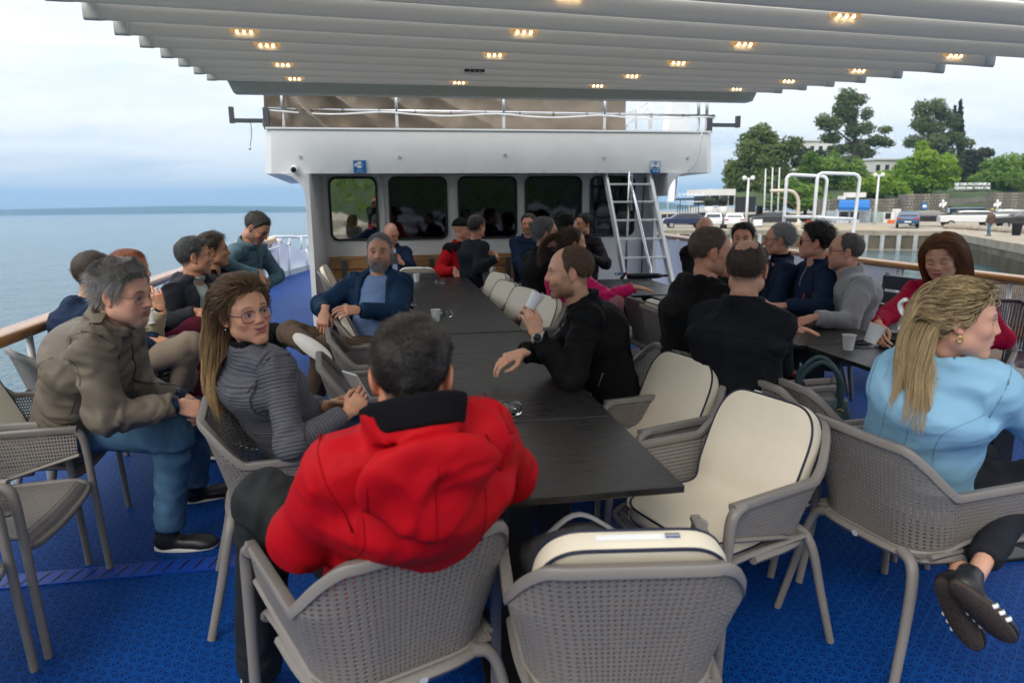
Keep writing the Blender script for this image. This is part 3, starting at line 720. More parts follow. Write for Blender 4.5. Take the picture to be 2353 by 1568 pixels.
t0=AY(628,544,gp[2][1]);t1=AY(706,543,gp[5][1]);b.tube(smooth_path([t0,(t0+t1)/2,t1,t1+np.array([1.6,2.5,.05])],16),.026,8)
for px in(646,666,692,706):
    f_=(px-628)/78;Yp=gp[2][1]+(gp[5][1]-gp[2][1])*f_;a=AY(px,545,Yp);c_=AY(px,553+23*f_,Yp);b.rod(a,c_,.022)
b.tube([AY(594,580,gp[0][1]-.2),AY(640,566,gp[3][1]-.2)],.028,8)
o=b.obj('pipe_rail',M_white,bow,True);o.location=bo
b=MB();e0=AY(628,548,gp[2][1]);b.bbox(e0+np.array([-.45,-1.4,-.09]),e0+np.array([.05,.1,.02]),.02);o=b.obj('handrail_end',mat('pale_wood',(.55,.36,.20),.45,var=.25,stretch=(9,1,9)),bow);o.location=bo
# ---------------------------------------------------------------- boarding frames: bent tube arches on the quay side
def arch(pxs,d,cross,label):
    pts=[P(x,y,d)for x,y in pxs];pts[0][2]=.1;pts[-1][2]=.1
    t=empty('boarding_frame',(pts[0][0],pts[0][1],0.02),0,label,'tube frame','boarding frames on the quay side');off=-Vector(t.location)
    c=[]
    for i,p in enumerate(pts):
        if 0<i<len(pts)-1 and i not in():
            pass
        c.append(p)
    b=MB();b.tube(np.vstack([c[0]]+[bez(c[i],c[i],c[i+1],c[i+1],4)[:-1]for i in range(len(c)-1)]+[c[-1]]),.022,12);o=b.obj('arch_tube',M_galv,t,True);o.location=off
    b=MB();b.rod(P(*cross[0],d),P(*cross[1],d),.022);o=b.obj('cross_tube',M_galv,t,True);o.location=off
    for p in(pts[0],pts[-1]):
        b=MB();b.lathe([(.07,.0),(.07,.015),(.03,.03),(.03,.12)],12,(p[0],p[1],.0));o=b.obj('foot_plate',M_galv,t,True);o.location=off
arch([(1799.7,511),(1807,410),(1812,403.5),(1819,401.5),(1887,405),(1895,407),(1899.5,414),(1885,512)],9.3,((1801.6,498),(1887,498)),'bent chrome tube frame standing nearer the trees of the point, left one')
arch([(1864.7,512),(1877.5,410),(1881,402),(1888,398),(1962,400),(1970,403),(1974.6,411),(1955,529)],9.0,((1868,500),(1958.8,503)),'bent chrome tube frame standing in front of the blue awning')
b=MB();b.box((XR+.12,7.6,-.12),(XR+1.9,9.6,0));tag(b.obj('boarding_platform_floor',M_white),kind='structure')
# ================================================================== SEA AND HARBOUR
TILT=0.0096
def zsea(Y):return-2.05-TILT*Y
ZQ=-1.05
def zq(Y):return ZQ-TILT*(Y-55)*1.0
def sea_material():
    m=bpy.data.materials.new('sea_water');m.use_nodes=True;t=m.node_tree;L=t.links;b=t.nodes['Principled BSDF']
    b.inputs['Base Color'].default_value=(0.030,0.085,0.105,1);b.inputs['Roughness'].default_value=0.10;b.inputs['IOR'].default_value=1.33
    c=t.nodes.new('ShaderNodeTexCoord');mp=t.nodes.new('ShaderNodeMapping');mp.inputs['Scale'].default_value=(1,.55,1);mp.inputs['Rotation'].default_value=(0,0,.5);L.new(c.outputs['Object'],mp.inputs[0])
    h=None
    for sc,w in((.45,1.0),(1.6,.55),(5.0,.22)):
        n=t.nodes.new('ShaderNodeTexNoise');n.inputs['Scale'].default_value=sc;n.inputs['Detail'].default_value=4;n.inputs['Distortion'].default_value=.6;L.new(mp.outputs[0],n.inputs['Vector'])
        k=t.nodes.new('ShaderNodeMath');k.operation='MULTIPLY_ADD';k.inputs[1].default_value=w;L.new(n.outputs['Fac'],k.inputs[0])
        if h is not None:L.new(h,k.inputs[2])
        else:k.inputs[2].default_value=0
        h=k.outputs[0]
    bp=t.nodes.new('ShaderNodeBump');bp.inputs['Strength'].default_value=.55;bp.inputs['Distance'].default_value=.35;L.new(h,bp.inputs['Height']);L.new(bp.outputs[0],b.inputs['Normal'])
    return m
b=MB();R_=6000;n=96;V=[(0,0,0)];F_=[]
for k,r_ in enumerate((60,400,2500,R_)):
    V+=[(r_*math.cos(a),r_*math.sin(a),0)for a in np.linspace(0,2*math.pi,n,endpoint=False)]
F_+=[(0,1+j,1+(j+1)%n)for j in range(n)]
for k in range(3):F_+=[(1+k*n+j,1+(k+1)*n+j,1+(k+1)*n+(j+1)%n,1+k*n+(j+1)%n)for j in range(n)]
b.add(V,F_);o=b.obj('sea',sea_material(),loc=(0,0,-2.05));o.rotation_euler=(-math.atan(TILT),0,0);tag(o,kind='structure')
# far island hills on the horizon
M_far=mat('island_scrub',(.045,.075,.05),.9,var=.2,vscale=.004)
def hill_range(name,Y,pxs,tops):
    b=MB();A=[];
    for px,py in zip(pxs,tops):
        p=AY(px,py,Y);zb=zsea(Y)-20;row=[]
        for q in range(7):
            f_=q/6;row.append((p[0]*(1+.05*f_),Y*(1+.05*f_),zb+(p[2]-zb)*(math.sin(f_*math.pi/2)**.8)))
        A.append(row)
    b.grid(np.array(A));o=b.obj(name,M_far,smooth=True);return tag(o,kind='structure')
xs_=np.linspace(-900,760,60)
hill_range('island_hills',2600,xs_,[485-3*(vnoise(np.array([x*.0045,3.3,1.7]))+.9)-(6*math.exp(-((x-420)/330)**2))-.006*max(0,x)for x in xs_])
xs_=np.linspace(1440,1600,14)
hill_range('headland_hills',1400,xs_,[467-4*math.exp(-((x-1500)/45)**2)+max(0,(x-1530)*.12)for x in xs_])
# quay and mole
M_stone=mat('quay_stone',(.32,.275,.21),.85,var=.25,vscale=.8,bump=.5,bscale=8,bdist=.05)
M_conc=mat('quay_wall',(.13,.11,.075),.9,var=.45,vscale=.7,bump=.5,bscale=4,bdist=.08,stretch=(1,1,.4))
M_pile=mat('pile_paint',(.50,.50,.49),.8,var=.2,vscale=1.5)
Aq,Cq,Mq=G(1380,527,ZQ),G(2166,533.5,ZQ),G(2352,575,ZQ)
M2=Cq+(Mq-Cq)*2.4;A2=Cq+(Aq-Cq)*1.6
pl=[A2[:2],Cq[:2],M2[:2],(120,M2[1]),(160,320),(A2[0],320)]
def qz(p):return zq(p[1])
b=MB();k=len(pl);V=[(x,y,zq(y))for x,y in pl]+[(x,y,zq(y)-6)for x,y in pl]
b.add(V,[tuple(range(k))]+[(i,(i+1)%k,k+(i+1)%k,k+i)for i in range(k)])
tag(b.obj('quay_pavement',M_stone),kind='structure')
def seg_box(mb,a,c,z0,z1,th,out):
    d=nrm(np.array([c[0]-a[0],c[1]-a[1],0]));nn=np.array([-d[1],d[0],0])*out
    a,c=np.array([a[0],a[1],0]),np.array([c[0],c[1],0]);V=[]
    for p in(a,c):
        for z in(z0,z1):
            for q in(0,th):V.append(p+nn*q+np.array([0,0,z+zq(p[1])-ZQ]))
    mb.add(V,[(0,1,3,2),(4,6,7,5),(0,4,5,1),(2,3,7,6),(0,2,6,4),(1,5,7,3)])
quay=empty('quay_wall',Cq,0,'stone quay wall with a pale coping and grey fender piles','quay wall');qo=-Vector(quay.location)
Lq=np.linalg.norm(A2-Cq);npile=int(Lq/1.16)
b=MB();seg_box(b,A2,Cq,ZQ-1.35,ZQ-.36,.05,-1);o=b.obj('wall_face',M_conc,quay);o.location=qo
for i in range(int(Lq/2.4)):
    a=Cq+(A2-Cq)*(i*2.4+.02)/Lq;c=Cq+(A2-Cq)*(i*2.4+2.38)/Lq;b=MB();seg_box(b,c,a,ZQ-.36,ZQ+.015+.02*(i%3),.14+.02*(i%2),-1)
    o=b.obj('coping_stone',M_stone,quay);o.location=qo
for i in range(npile):
    p=Cq+(A2-Cq)*(i+.7)*1.16/Lq;y_=p[1]-.28
    b=MB();b.box((p[0]-.11,y_-.1,zq(y_)-1.6),(p[0]+.11,y_+.12,zq(y_)-.30));o=b.obj('fender_pile',M_pile,quay);o.location=qo
mole=empty('mole_wall',Mq,0,'weathered stone mole running towards the ship on the right, stained dark at the waterline','mole');mo=-Vector(mole.location)
Lm=np.linalg.norm(M2-Cq);st=1.5
M_stain=mat('tide_stain',(.07,.06,.035),.9,var=.4,vscale=1.2)
for i in range(int(Lm/st)):
    a=Cq+(M2-Cq)*(i*st+.015)/Lm;c=Cq+(M2-Cq)*(i*st+st-.015)/Lm;jj=rnd.random()*.03
    for z0,z1,m_,th in((-.42,.02+jj,M_stone,.10),(-.80,-.43,M_conc,.05+jj)):
        b=MB();seg_box(b,a,c,ZQ+z0,ZQ+z1,th,-1);o=b.obj('stone_block',m_,mole);o.location=mo
b=MB();seg_box(b,Cq,M2,ZQ-2.5,ZQ-.81,.07,-1);o=b.obj('tide_face',M_stain,mole);o.location=mo
# ------------------------------------------------ vegetation
M_bark=mat('bark',(.10,.075,.055),.9,var=.3,bump=.5,bscale=12,bdist=.05)
def leaf_mat(name,a,c):
    m=bpy.data.materials.new(name);m.use_nodes=True;t=m.node_tree;L=t.links;b_=t.nodes['Principled BSDF']
    g=t.nodes.new('ShaderNodeVertexColor');g.layer_name='Col';r=t.nodes.new('ShaderNodeMix');r.data_type='RGBA';r.inputs[6].default_value=(*a,1);r.inputs[7].default_value=(*c,1);L.new(g.outputs[0],r.inputs[0]);L.new(r.outputs[2],b_.inputs['Base Color'])
    b_.inputs['Roughness'].default_value=.6;b_.inputs['Specular IOR Level'].default_value=.25
    tl=t.nodes.new('ShaderNodeBsdfTranslucent');L.new(r.outputs[2],tl.inputs[0]);mx=t.nodes.new('ShaderNodeMixShader');mx.inputs[0].default_value=.45;L.new(b_.outputs[0],mx.inputs[1]);L.new(tl.outputs[0],mx.inputs[2]);L.new(mx.outputs[0],t.nodes['Material Output'].inputs[0])
    return m
L_pine=leaf_mat('pine_needles',(.075,.11,.042),(.22,.27,.11));L_oak=leaf_mat('oak_leaves',(.08,.12,.034),(.22,.28,.09));L_bright=leaf_mat('spring_leaves',(.12,.24,.018),(.32,.47,.05));L_mid=leaf_mat('green_leaves',(.085,.18,.026),(.24,.36,.065));L_cyp=leaf_mat('cypress_leaves',(.015,.032,.018),(.035,.06,.03));L_dusk=leaf_mat('grey_leaves',(.05,.06,.035),(.10,.11,.06))
def crown_mesh(clumps,nleaf,size,rng,up=.3):
    """leaf-sized faces through a set of ellipsoid clumps (cx, cy, cz, rx, ry, rz)"""
    cl=np.array(clumps,float);vol=(cl[:,3]*cl[:,4]*cl[:,5])**.8;idx=rng.choice(len(cl),nleaf,p=vol/vol.sum())
    d=rng.normal(size=(nleaf,3));d/=np.linalg.norm(d,axis=1)[:,None];r=rng.random(nleaf)**.38
    sub=1+.16*np.sin(d[:,0]*7+idx)*np.cos(d[:,1]*6+idx*2)+.10*np.sin(d[:,2]*11+idx)
    c=cl[idx,:3]+d*r[:,None]*cl[idx,3:6]*sub[:,None]
    n_=d*.8+rng.normal(size=(nleaf,3))*.6+np.array([0,0,up]);n_/=np.linalg.norm(n_,axis=1)[:,None]
    t_=np.cross(n_,rng.normal(size=(nleaf,3)));t_/=np.linalg.norm(t_,axis=1)[:,None];w=np.cross(n_,t_);s=size*(.6+.8*rng.random((nleaf,1)))
    V=np.stack([c-t_*s,c+w*s*.5,c+t_*s,c-w*s*.5],1).reshape(-1,3);Q=np.arange(nleaf*4).reshape(-1,4)
    val=np.clip(.25+.5*rng.random(nleaf)+.25*np.sin(idx*2.1),0,1);col=np.repeat(val,4)[:,None]*np.ones(3)
    return V,Q,col
def tree(name,label,base,clumps,m,nleaf,size,trunk=.3,limbs=True,seed=0,group=None):
    """clumps relative to base"""
    rng=np.random.default_rng(seed);t=empty(name,base,0,label,'tree' if 'bush' not in name else 'bush',group)
    V,Q,col=crown_mesh(clumps,nleaf,size,rng);link('crown',mesh('crown',V,Q,m,False,col=col),t)
    cl=np.array(clumps,float);topz=cl[:,2].max();b=MB()
    b.tube(smooth_path([(0,0,-1.5),(.1,0,topz*.35),(cl[:,0].mean()*.5,0,topz*.7),(cl[np.argmax(cl[:,2]),0]*.9,0,topz)],12),np.linspace(trunk,trunk*.25,12),8)
    if limbs:
        for c in cl[:14]:
            z0=max(.4,c[2]*.62);b.tube(smooth_path([(cl[:,0].mean()*.4*z0/topz,0,z0),(c[0]*.5,c[1]*.5,(z0+c[2])/2),c[:3]],6),np.linspace(trunk*.38,trunk*.10,6),5)
    o=b.obj('trunk',M_bark,t,True);return t
def px_clumps(lst,Y,base,dep=.8,seed=1):
    """(px, py, rpx, rpy) in the picture, made into clumps at distance Y with depth"""
    rng=np.random.default_rng(seed);out=[]
    for px,py,rx_,ry_ in lst:
        p=AY(px,py,Y);s=np.linalg.norm(AY(px+1,py,Y)-p);out.append((p[0]-base[0],(rng.random()-.5)*rx_*s*dep,p[2]-base[2],rx_*s,rx_*s*dep,ry_*s))
    return out
def ptree(name,label,bx,by,Y,lst,m,nleaf,size,trunk,seed,**kw):
    base=AY(bx,by,Y);return tree(name,label,base,px_clumps(lst,Y,base,seed=seed),m,nleaf,size,trunk,seed=seed,**kw)
# terrain behind the walls
M_slope=mat('slope_ground',(.05,.075,.025),.95,var=.4,vscale=.3)
b=MB();A=[]
for px in np.linspace(1660,2700,22):
    row=[]
    for Y,py in((82,472),(88,448),(98,430),(112,400 if px>1700 else 440),(135,385 if px>1720 else 450),(170,400 if px>1700 else 460)):
        p=AY(px,py+6*vnoise(np.array([px*.02,Y*.1,2.])),Y);row.append(p)
    A.append(row)
b.grid(np.array(A));tag(b.obj('wooded_slope',M_slope,smooth=True),kind='structure')
ptree('holm_oak','broad dark evergreen oak at the end of the point beside the lamp',1745,470,92,[(1700,400,34,34),(1745,372,40,40),(1790,385,32,38),(1715,350,30,30),(1775,350,36,30),(1690,425,24,26),(1800,425,26,34),(1745,425,40,26),(1725,320,22,18),(1748,303,26,17),(1770,318,22,16),(1812,335,20,20),(1830,330,16,14),(1680,385,14,18),(1820,352,14,10)],L_oak,13000,.27,.5,4)
ptree('umbrella_pine','tallest pine with an open spreading crown against the sky',1955,420,108,[(1950,225,24,22),(1975,228,20,14),(1945,262,26,22),(1905,285,28,16),(1885,275,16,12),(1925,250,14,12),(1990,262,14,14),(1985,296,18,14),(1955,300,20,18),(1915,315,24,14),(2035,298,16,8),(2010,325,26,12),(2040,330,14,9),(1975,335,30,16),(1930,345,26,14),(1990,352,26,11),(1950,365,24,8)],L_pine,11000,.25,.38,5)
ptree('stone_pine','second tall pine standing left of the slim cypress',2160,420,112,[(2120,252,22,20),(2150,245,20,18),(2165,262,20,14),(2115,285,22,18),(2150,290,30,20),(2190,280,18,16),(2100,325,22,14),(2140,325,28,18),(2190,318,26,16),(2215,330,16,12),(2120,352,24,12),(2170,350,30,16),(2215,362,18,14)],L_pine,11000,.25,.4,6)
ptree('cypress','slim dark cypress behind the second pine',2206,400,118,[(2206,240,3.5,14),(2206,262,6,18),(2206,290,7.5,22),(2205,320,8,24),(2205,350,8,24)],L_cyp,2600,.25,.2,7,limbs=False)
ptree('cypress','short cypress tip beside the slim cypress',2193,400,118,[(2193,252,2.5,10),(2193,272,4,14),(2193,300,5,18)],L_cyp,900,.25,.15,8,limbs=False)
ptree('leafy_tree','bright green tree on the slope behind the tube frames',1905,460,96,[(1870,375,26,20),(1900,385,30,24),(1850,400,20,22),(1935,392,26,20),(1970,390,22,20),(1895,420,34,24),(1945,425,34,22),(1985,420,22,20),(1860,360,14,12),(1915,362,14,12)],L_mid,11000,.27,.3,9)
ptree('leafy_tree','lime green pointed tree to the left of the theatre letters',2125,455,90,[(2122,340,14,16),(2118,365,26,20),(2095,385,28,22),(2140,385,30,24),(2175,380,22,22),(2085,415,28,20),(2130,418,36,20),(2175,415,26,18),(2190,398,14,16),(2068,400,14,14)],L_bright,12000,.27,.3,10)
ptree('leafy_tree','low bright green tree above the kiosk wall',2020,456,86,[(1985,425,22,16),(2020,415,24,18),(2010,438,34,12),(2050,430,22,16),(2068,440,18,11),(2040,405,16,12)],L_bright,4500,.32,.25,11)
ptree('leafy_tree','green tree behind the davit',1850,470,84,[(1830,440,28,18),(1862,445,30,20),(1795,452,26,16),(1840,466,36,16),(1885,460,22,16),(1775,468,24,14),(1812,425,18,14)],L_mid,5200,.3,.25,12)
ptree('leafy_tree','yellow green tree right of the theatre letters',2320,445,94,[(2290,380,26,18),(2330,375,30,22),(2370,380,30,26),(2270,405,24,16),(2310,408,32,20),(2350,412,34,22),(2245,415,20,14),(2400,400,34,34),(2290,428,30,12),(2345,432,34,12),(2440,410,40,40)],L_mid,11500,.27,.35,13)
ptree('dusky_tree','grey green tree behind the theatre letters',2240,430,104,[(2235,360,20,16),(2260,352,18,12),(2215,385,22,18),(2250,385,26,18),(2230,410,24,14)],L_dusk,3600,.34,.3,14)
ptree('leafy_tree','olive green tree between the white house and the tallest pine',1840,400,118,[(1815,345,18,12),(1850,352,16,12),(1880,355,16,10),(1895,372,22,12),(1838,372,20,12)],L_dusk,2600,.34,.25,15)
# ------------------------------------------------ buildings
M_plaster=mat('white_plaster',(.72,.71,.68),.8,var=.08,vscale=.5);M_wdark=mat('dark_window',(.02,.025,.03),.15,var=.1);M_fence=mat('black_fence',(.018,.018,.022),.7,var=.2)
def house_px(name,label,px0,px1,pytop,pybot,Y,nw,nf,m=M_plaster,depth=8):
    a,c=AY(px0,pybot,Y),AY(px1,pytop,Y);t=empty(name,((a[0]+c[0])/2,Y,a[2]),0,label,'house');w_,h_=c[0]-a[0],c[2]-a[2]
    b=MB();b.box((-w_/2,0,-3),(w_/2,depth,h_));b.obj('wall',m,t)
    b=MB();b.box((-w_/2-.25,-.3,h_+.002),(w_/2+.25,depth+.3,h_+.25));b.obj('roof',m,t)
    for i in range(nw):
        for j in range(nf):
            x=-w_/2+(i+.5)*w_/nw;z=(j+.3)*h_/nf;f=MB();f.box((x-.5,-.05,z),(x+.5,-.003,z+1.3));fo=f.obj('window',M_plaster,t);g=MB();g.box((x-.42,-.06,z+.08),(x+.42,-.052,z+1.22));g.obj('pane',M_wdark,fo)
    return t
house_px('white_house','white house half hidden by pines on the slope',1812,1915,325,398,126,5,2)
house_px('white_house','white building with a flat roof behind the second lamp',2004,2070,368,405,118,3,1)
house_px('white_block','narrow white block above the theatre letters',2206,2216,378,420,116,1,2,depth=3)
# restaurant at the tip
RY=78
rest=empty('restaurant',AY(1655,490,RY),0,'low white restaurant pavilion at the tip of the point','restaurant');ro=-Vector(rest.location)
def rpart(mb,name,m,sm=False):
    o=mb.obj(name,m,rest,sm);o.location=ro;return o
def wbox(px0,px1,pyt,pyb,Y,dep):
    a,c=AY(px0,pyb,Y),AY(px1,pyt,Y);b=MB();b.box((a[0],Y,a[2]),(c[0],Y+dep,c[2]));return b
rpart(wbox(1626,1690,434,449,RY,6),'roof',M_plaster);rpart(wbox(1634,1688,449.3,472,RY+.8,5),'dark_glazing',M_wdark);rpart(wbox(1628,1684,476,491,RY+.2,5),'plinth',M_plaster)
for px in(1630,1652,1672,1686):rpart(wbox(px,px+2.4,449.3,491,RY-.05,.2),'post',M_plaster)
rpart(wbox(1555,1624,455,460,RY-1,.6),'pergola_beam',M_fence)
for px in(1562,1605,1621):rpart(wbox(px,px+1.6,460.3,490,RY-.9,.2),'pergola_post',M_fence)
q=AY(1590,447.5,RY-1);text_mesh('lettering','EVANDA',.52,M_signw,rest,tuple(Vector(q)+ro),extrude=.05,width=3.4)
rpart(wbox(1583,1632,462,464.5,RY-2,3),'white_arbour',M_plaster);rpart(wbox(1583,1585,464.7,486,RY-2,.2),'arbour_post',M_plaster)
b=MB()
for i in range(9):
    p=AY(1556+i*6,484,RY-2);b.box((p[0]-.03,RY-2.03,zq(RY)),(p[0]+.03,RY-1.97,p[2]+.5));
p0,p1=AY(1556,481,RY-2),AY(1604,481,RY-2);b.box((p0[0],RY-2.03,p0[2]+.35),(p1[0],RY-1.97,p0[2]+.42));o=rpart(b,'terrace_railing',M_fence);tag(o,kind='stuff')
tag(wbox(1690,1737,452,488,RY-.5,.25).obj('black_fence',M_fence),'tall black fence beside the restaurant, below the oak','fence')
tag(wbox(1521,1640,490.5,505,RY-3,.25).obj('black_screen',M_fence),'low black screen wall behind the dark blue car','fence')
M_pot=mat('pot_white',(.75,.74,.72),.6,var=.03)
for px,lb in((1628,'left'),(1658,'right')):
    p=AY(px,492,RY-2.5);t=empty('planter',p,0,'tall white planter with a spiky plant, %s of the pair by the restaurant'%lb,'planter','white planters')
    b=MB();b.lathe([(.001,0),(.38,0),(.42,.05),(.56,.9),(.50,.9),(.46,.8),(.001,.8)],16);b.obj('pot',M_pot,t,True)
    V,Q,col=crown_mesh([(0,0,1.3,.5,.5,.45),(0,0,1.6,.6,.6,.35)],500,.22,np.random.default_rng(px));link('foliage',mesh('foliage',V,Q,L_dusk,False,col=col),t)
# banner flag
fp0,fp1=AY(1537,412,70),AY(1555,463,70);b=MB();A=np.zeros((10,12,3))
for i in range(10):
    for j in range(12):
        u_,v_=i/9,j/11;A[i,j]=(fp0[0]+(fp1[0]-fp0[0])*(u_*(1-.25*v_)+.06*v_),70+.25*math.sin(u_*5+v_*2),fp0[2]+(fp1[2]-fp0[2])*v_+.3-.3*v_)
fl_=empty('banner_flag',(A[0,0][0],70,A[0,11][2]-1.2),0,'tall white banner flag with a dark stripe by the ladder','flag');off=-Vector(fl_.location)
b.grid(A[:7]);o=b.obj('cloth',M_canvas,fl_,True);o.location=off;b=MB();b.grid(A[6:9]);o=b.obj('stripe',C_flag if False else mat('flag_blue',(.12,.13,.30),.7),fl_,True);o.location=off;b=MB();b.grid(A[8:]);o=b.obj('cloth',M_canvas,fl_,True);o.location=off
b=MB();b.rod((A[0,0][0]-.06,70,zq(70)),(A[0,0][0]-.06,70,fp0[2]+.8),.04);o=b.obj('pole',M_galv,fl_,True);o.location=off
# street lamps
def street_lamp(px,pytop,pybot,Y,label):
    a,c=AY(px,pybot,Y),AY(px,pytop,Y);a[2]=zq(Y);t=empty('street_lamp',a,0,label,'street lamp','white twin globe lamps');h_=c[2]-a[2]
    b=MB();b.tube([(0,0,0),(0,0,h_)],[.16,.09],10);b.obj('pole',M_galv,t,True)
    b=MB();b.rod((-.42,0,h_-.1),(.42,0,h_-.1),.06);b.obj('arm',M_galv,t,True)
    for sx in(-1,1):b=MB();V,F_=uvb((sx*.45,0,h_),.23);b.add(V,F_);b.obj('globe',M_pot,t,True)
def uvb(c,r,n=12,m_=8):
    V=[(c[0]+r*math.sin(math.pi*i/m_)*math.cos(2*math.pi*j/n),c[1]+r*math.sin(math.pi*i/m_)*math.sin(2*math.pi*j/n),c[2]+r*math.cos(math.pi*i/m_))for i in range(m_+1)for j in range(n)]
    return V,[(i*n+j,(i+1)*n+j,(i+1)*n+(j+1)%n,i*n+(j+1)%n)for i in range(m_)for j in range(n)]
street_lamp(1713,409,521,66,'white twin globe lamp post before the dark oak');street_lamp(2008,402,518,68,'white twin globe lamp post beside the blue awning')
for px,y0,y1,lb in((1758,388,445,'left'),(1774,385,455,'middle'),(1790,385,440,'right')):
    a,c=AY(px,y1,80),AY(px,y0,80);b=MB();b.tube([(a[0],80,zq(80)),(c[0]+.05,80,c[2])],[.10,.07],8);tag(b.obj('flagpole',M_galv,smooth=True),'bare white flagpole before the oak, %s of three'%lb,'flagpole')
# davit
pts=[AY(x,y,67)for x,y in((1770,438),(1795,438),(1812,438),(1824,443),(1832,455),(1834,475),(1832,506))];pts[-1][2]=zq(67);dv=empty('davit',pts[-1],0,'cream curved steel davit crane on the quay','davit');off=-Vector(dv.location)
M_dav=mat('davit_cream',(.66,.58,.48),.5,var=.1);b=MB();b.tube(smooth_path(pts,30),.17,10);o=b.obj('boom',M_dav,dv,True);o.location=off
b=MB();b.rod(AY(1780,443,67),AY(1828,478,67),.05);o=b.obj('brace',mat('rusty_steel',(.25,.10,.04),.8,var=.3),dv,True);o.location=off
b=MB();b.lathe([(.35,0),(.35,.5),(.2,.6),(.001,.6)],12,tuple(pts[-1]));o=b.obj('base',M_dav,dv,True);o.location=off
# ------------------------------------------------ stone walls with real stones
M_rub=mat('rubble_wall',(.17,.155,.13),.9,var=.35,vscale=.9,bump=.7,bscale=5,bdist=.1);M_rub2=mat('rubble_stone',(.27,.245,.205),.9,var=.3,vscale=1.5,bump=.5,bscale=9,bdist=.06)
def stone_wall(label,px0,px1,pyt,Y,nmax=300,rs=.36):
    a,c=AY(px0,520,Y),AY(px1,pyt,Y);z0=zq(Y);w_,h_=c[0]-a[0],c[2]-z0;t=empty('stone_wall',((a[0]+c[0])/2,Y,z0),0,label,'wall')
    b=MB();b.box((-w_/2,0,0),(w_/2,1.2,h_));b.obj('core',M_rub,t)
    r_=np.random.default_rng(int(px0));ny=max(3,int(h_/rs));nx_=max(3,min(int(w_/rs/1.25),nmax//ny));ms=[]
    for q in range(5):
        bm=bmesh.new();bmesh.ops.create_icosphere(bm,subdivisions=1,radius=.5)
        for v in bm.verts:v.co=v.co*(.9+.25*r_.random())
        me=bpy.data.meshes.new('stone');bm.to_mesh(me);bm.free();me.materials.append(M_rub2 if q%2 else M_rub);ms.append(me)
    for j in range(ny):
        for i in range(nx_):
            o=link('stone',ms[(i*3+j*5)%5],t,(-w_/2+(i+.5+(j%2)*.3-.15)*w_/nx_,-.02,(j+.5)*h_/ny));o.scale=(w_/nx_*(.85+.2*r_.random()),.22,h_/ny*(.85+.2*r_.random()));o.rotation_euler=(r_.random()*.2,r_.random()*.3,0)
    return t
WYY=80
w1=stone_wall('low pale stone wall behind the kiosks',1880,2070,456,WYY);w2=stone_wall('tall rough stone wall left of the theatre gate',2071,2181,445,WYY-1);w3=stone_wall('rough stone wall right of the theatre gate with posters',2275,2420,442,WYY-1)
gt=wbox(2181,2275,478,509,WYY+.5,.2).obj('theatre_gate',M_fence);tag(gt,'black gate below the open air theatre letters','gate')
tag(wbox(2181,2275,455,477.5,WYY+4,.6).obj('stair_wall',mat('stair_concrete',(.20,.185,.165),.9,var=.3,vscale=.6)),'dark concrete stair wall above the black gate','stair wall')  # dark concrete tone, varied at random
sg=empty('theatre_sign',AY(2233,438,WYY-.5),0,'white letters LJETNA POZORNICA and OPEN AIR THEATRE on a dark frame','sign');so_=-Vector(sg.location)
o=wbox(2181,2287,439,441.2,WYY-.5,.3).obj('sign_beam',M_fence,sg);o.location=so_
for tx,py in(('LJETNA POZORNICA',423.5),('OPEN AIR THEATRE',432.5)):q=AY(2234,py,WYY-.6);text_mesh('lettering',tx,.50,M_signw,sg,tuple(Vector(q)+so_),extrude=.06,width=5.3)
for px in(2195,2270):o=wbox(px,px+1,419,439,WYY-.4,.1).obj('sign_post',M_fence,sg);o.location=so_
# posters and boards on the walls
M_yel=mat('poster_yellow',(.75,.50,.02),.6,var=.03);M_post=mat('poster_paper',(.60,.68,.66),.6,var=.12,vscale=3)
for nm2,px0,px1,y0,y1,m_,lb in(('poster',2275.5,2283,478,498,M_yel,'narrow yellow poster beside the theatre gate'),('poster_board',2285,2303,480,499,M_post,'pale green poster board, left of two'),('poster_board',2305,2326,480,499,M_post,'pale poster board, right of two'),('notice_frame',2331,2356,484,497,M_yel,'yellow framed notice on the right wall'),('blue_sign',2117,2130,466,481,M_blue,'small blue sign on the tall rough stone wall')):
    a,c=AY(px0,y1,WYY-1.35),AY(px1,y0,WYY-1.35);t=empty(nm2,((a[0]+c[0])/2,WYY-1.35,a[2]),0,lb,'sign' if 'sign' in nm2 else 'poster');w_,h_=c[0]-a[0],c[2]-a[2]
    b=MB();b.box((-w_/2,0,0),(w_/2,.12,h_));b.obj('board',m_,t);b=MB();b.box((-w_*.36,-.02,h_*.3),(w_*.36,-.003,h_*.7));b.obj('print',M_fence if nm2=='notice_frame' else M_signw,t)
for px,lb in((2166,'left of the gate'),(2291,'right of the gate')):
    p=AY(px,468,WYY-1.4);t=empty('wall_ornament',p,0,'white leaf shaped ornament on the stone wall '+lb,'ornament','white wall ornaments')
    for dx,dz,an_ in((-.35,-.15,.5),(.0,.25,-.2),(.35,-.05,.4),(.05,-.3,0)):
        b=MB();V,F_=uvb((0,0,0),.24);V=np.array(V)*(.75,.3,1.25)@ry(an_).T+(dx,0,dz);b.add(V,F_);b.obj('leaf',M_signw,t,True)
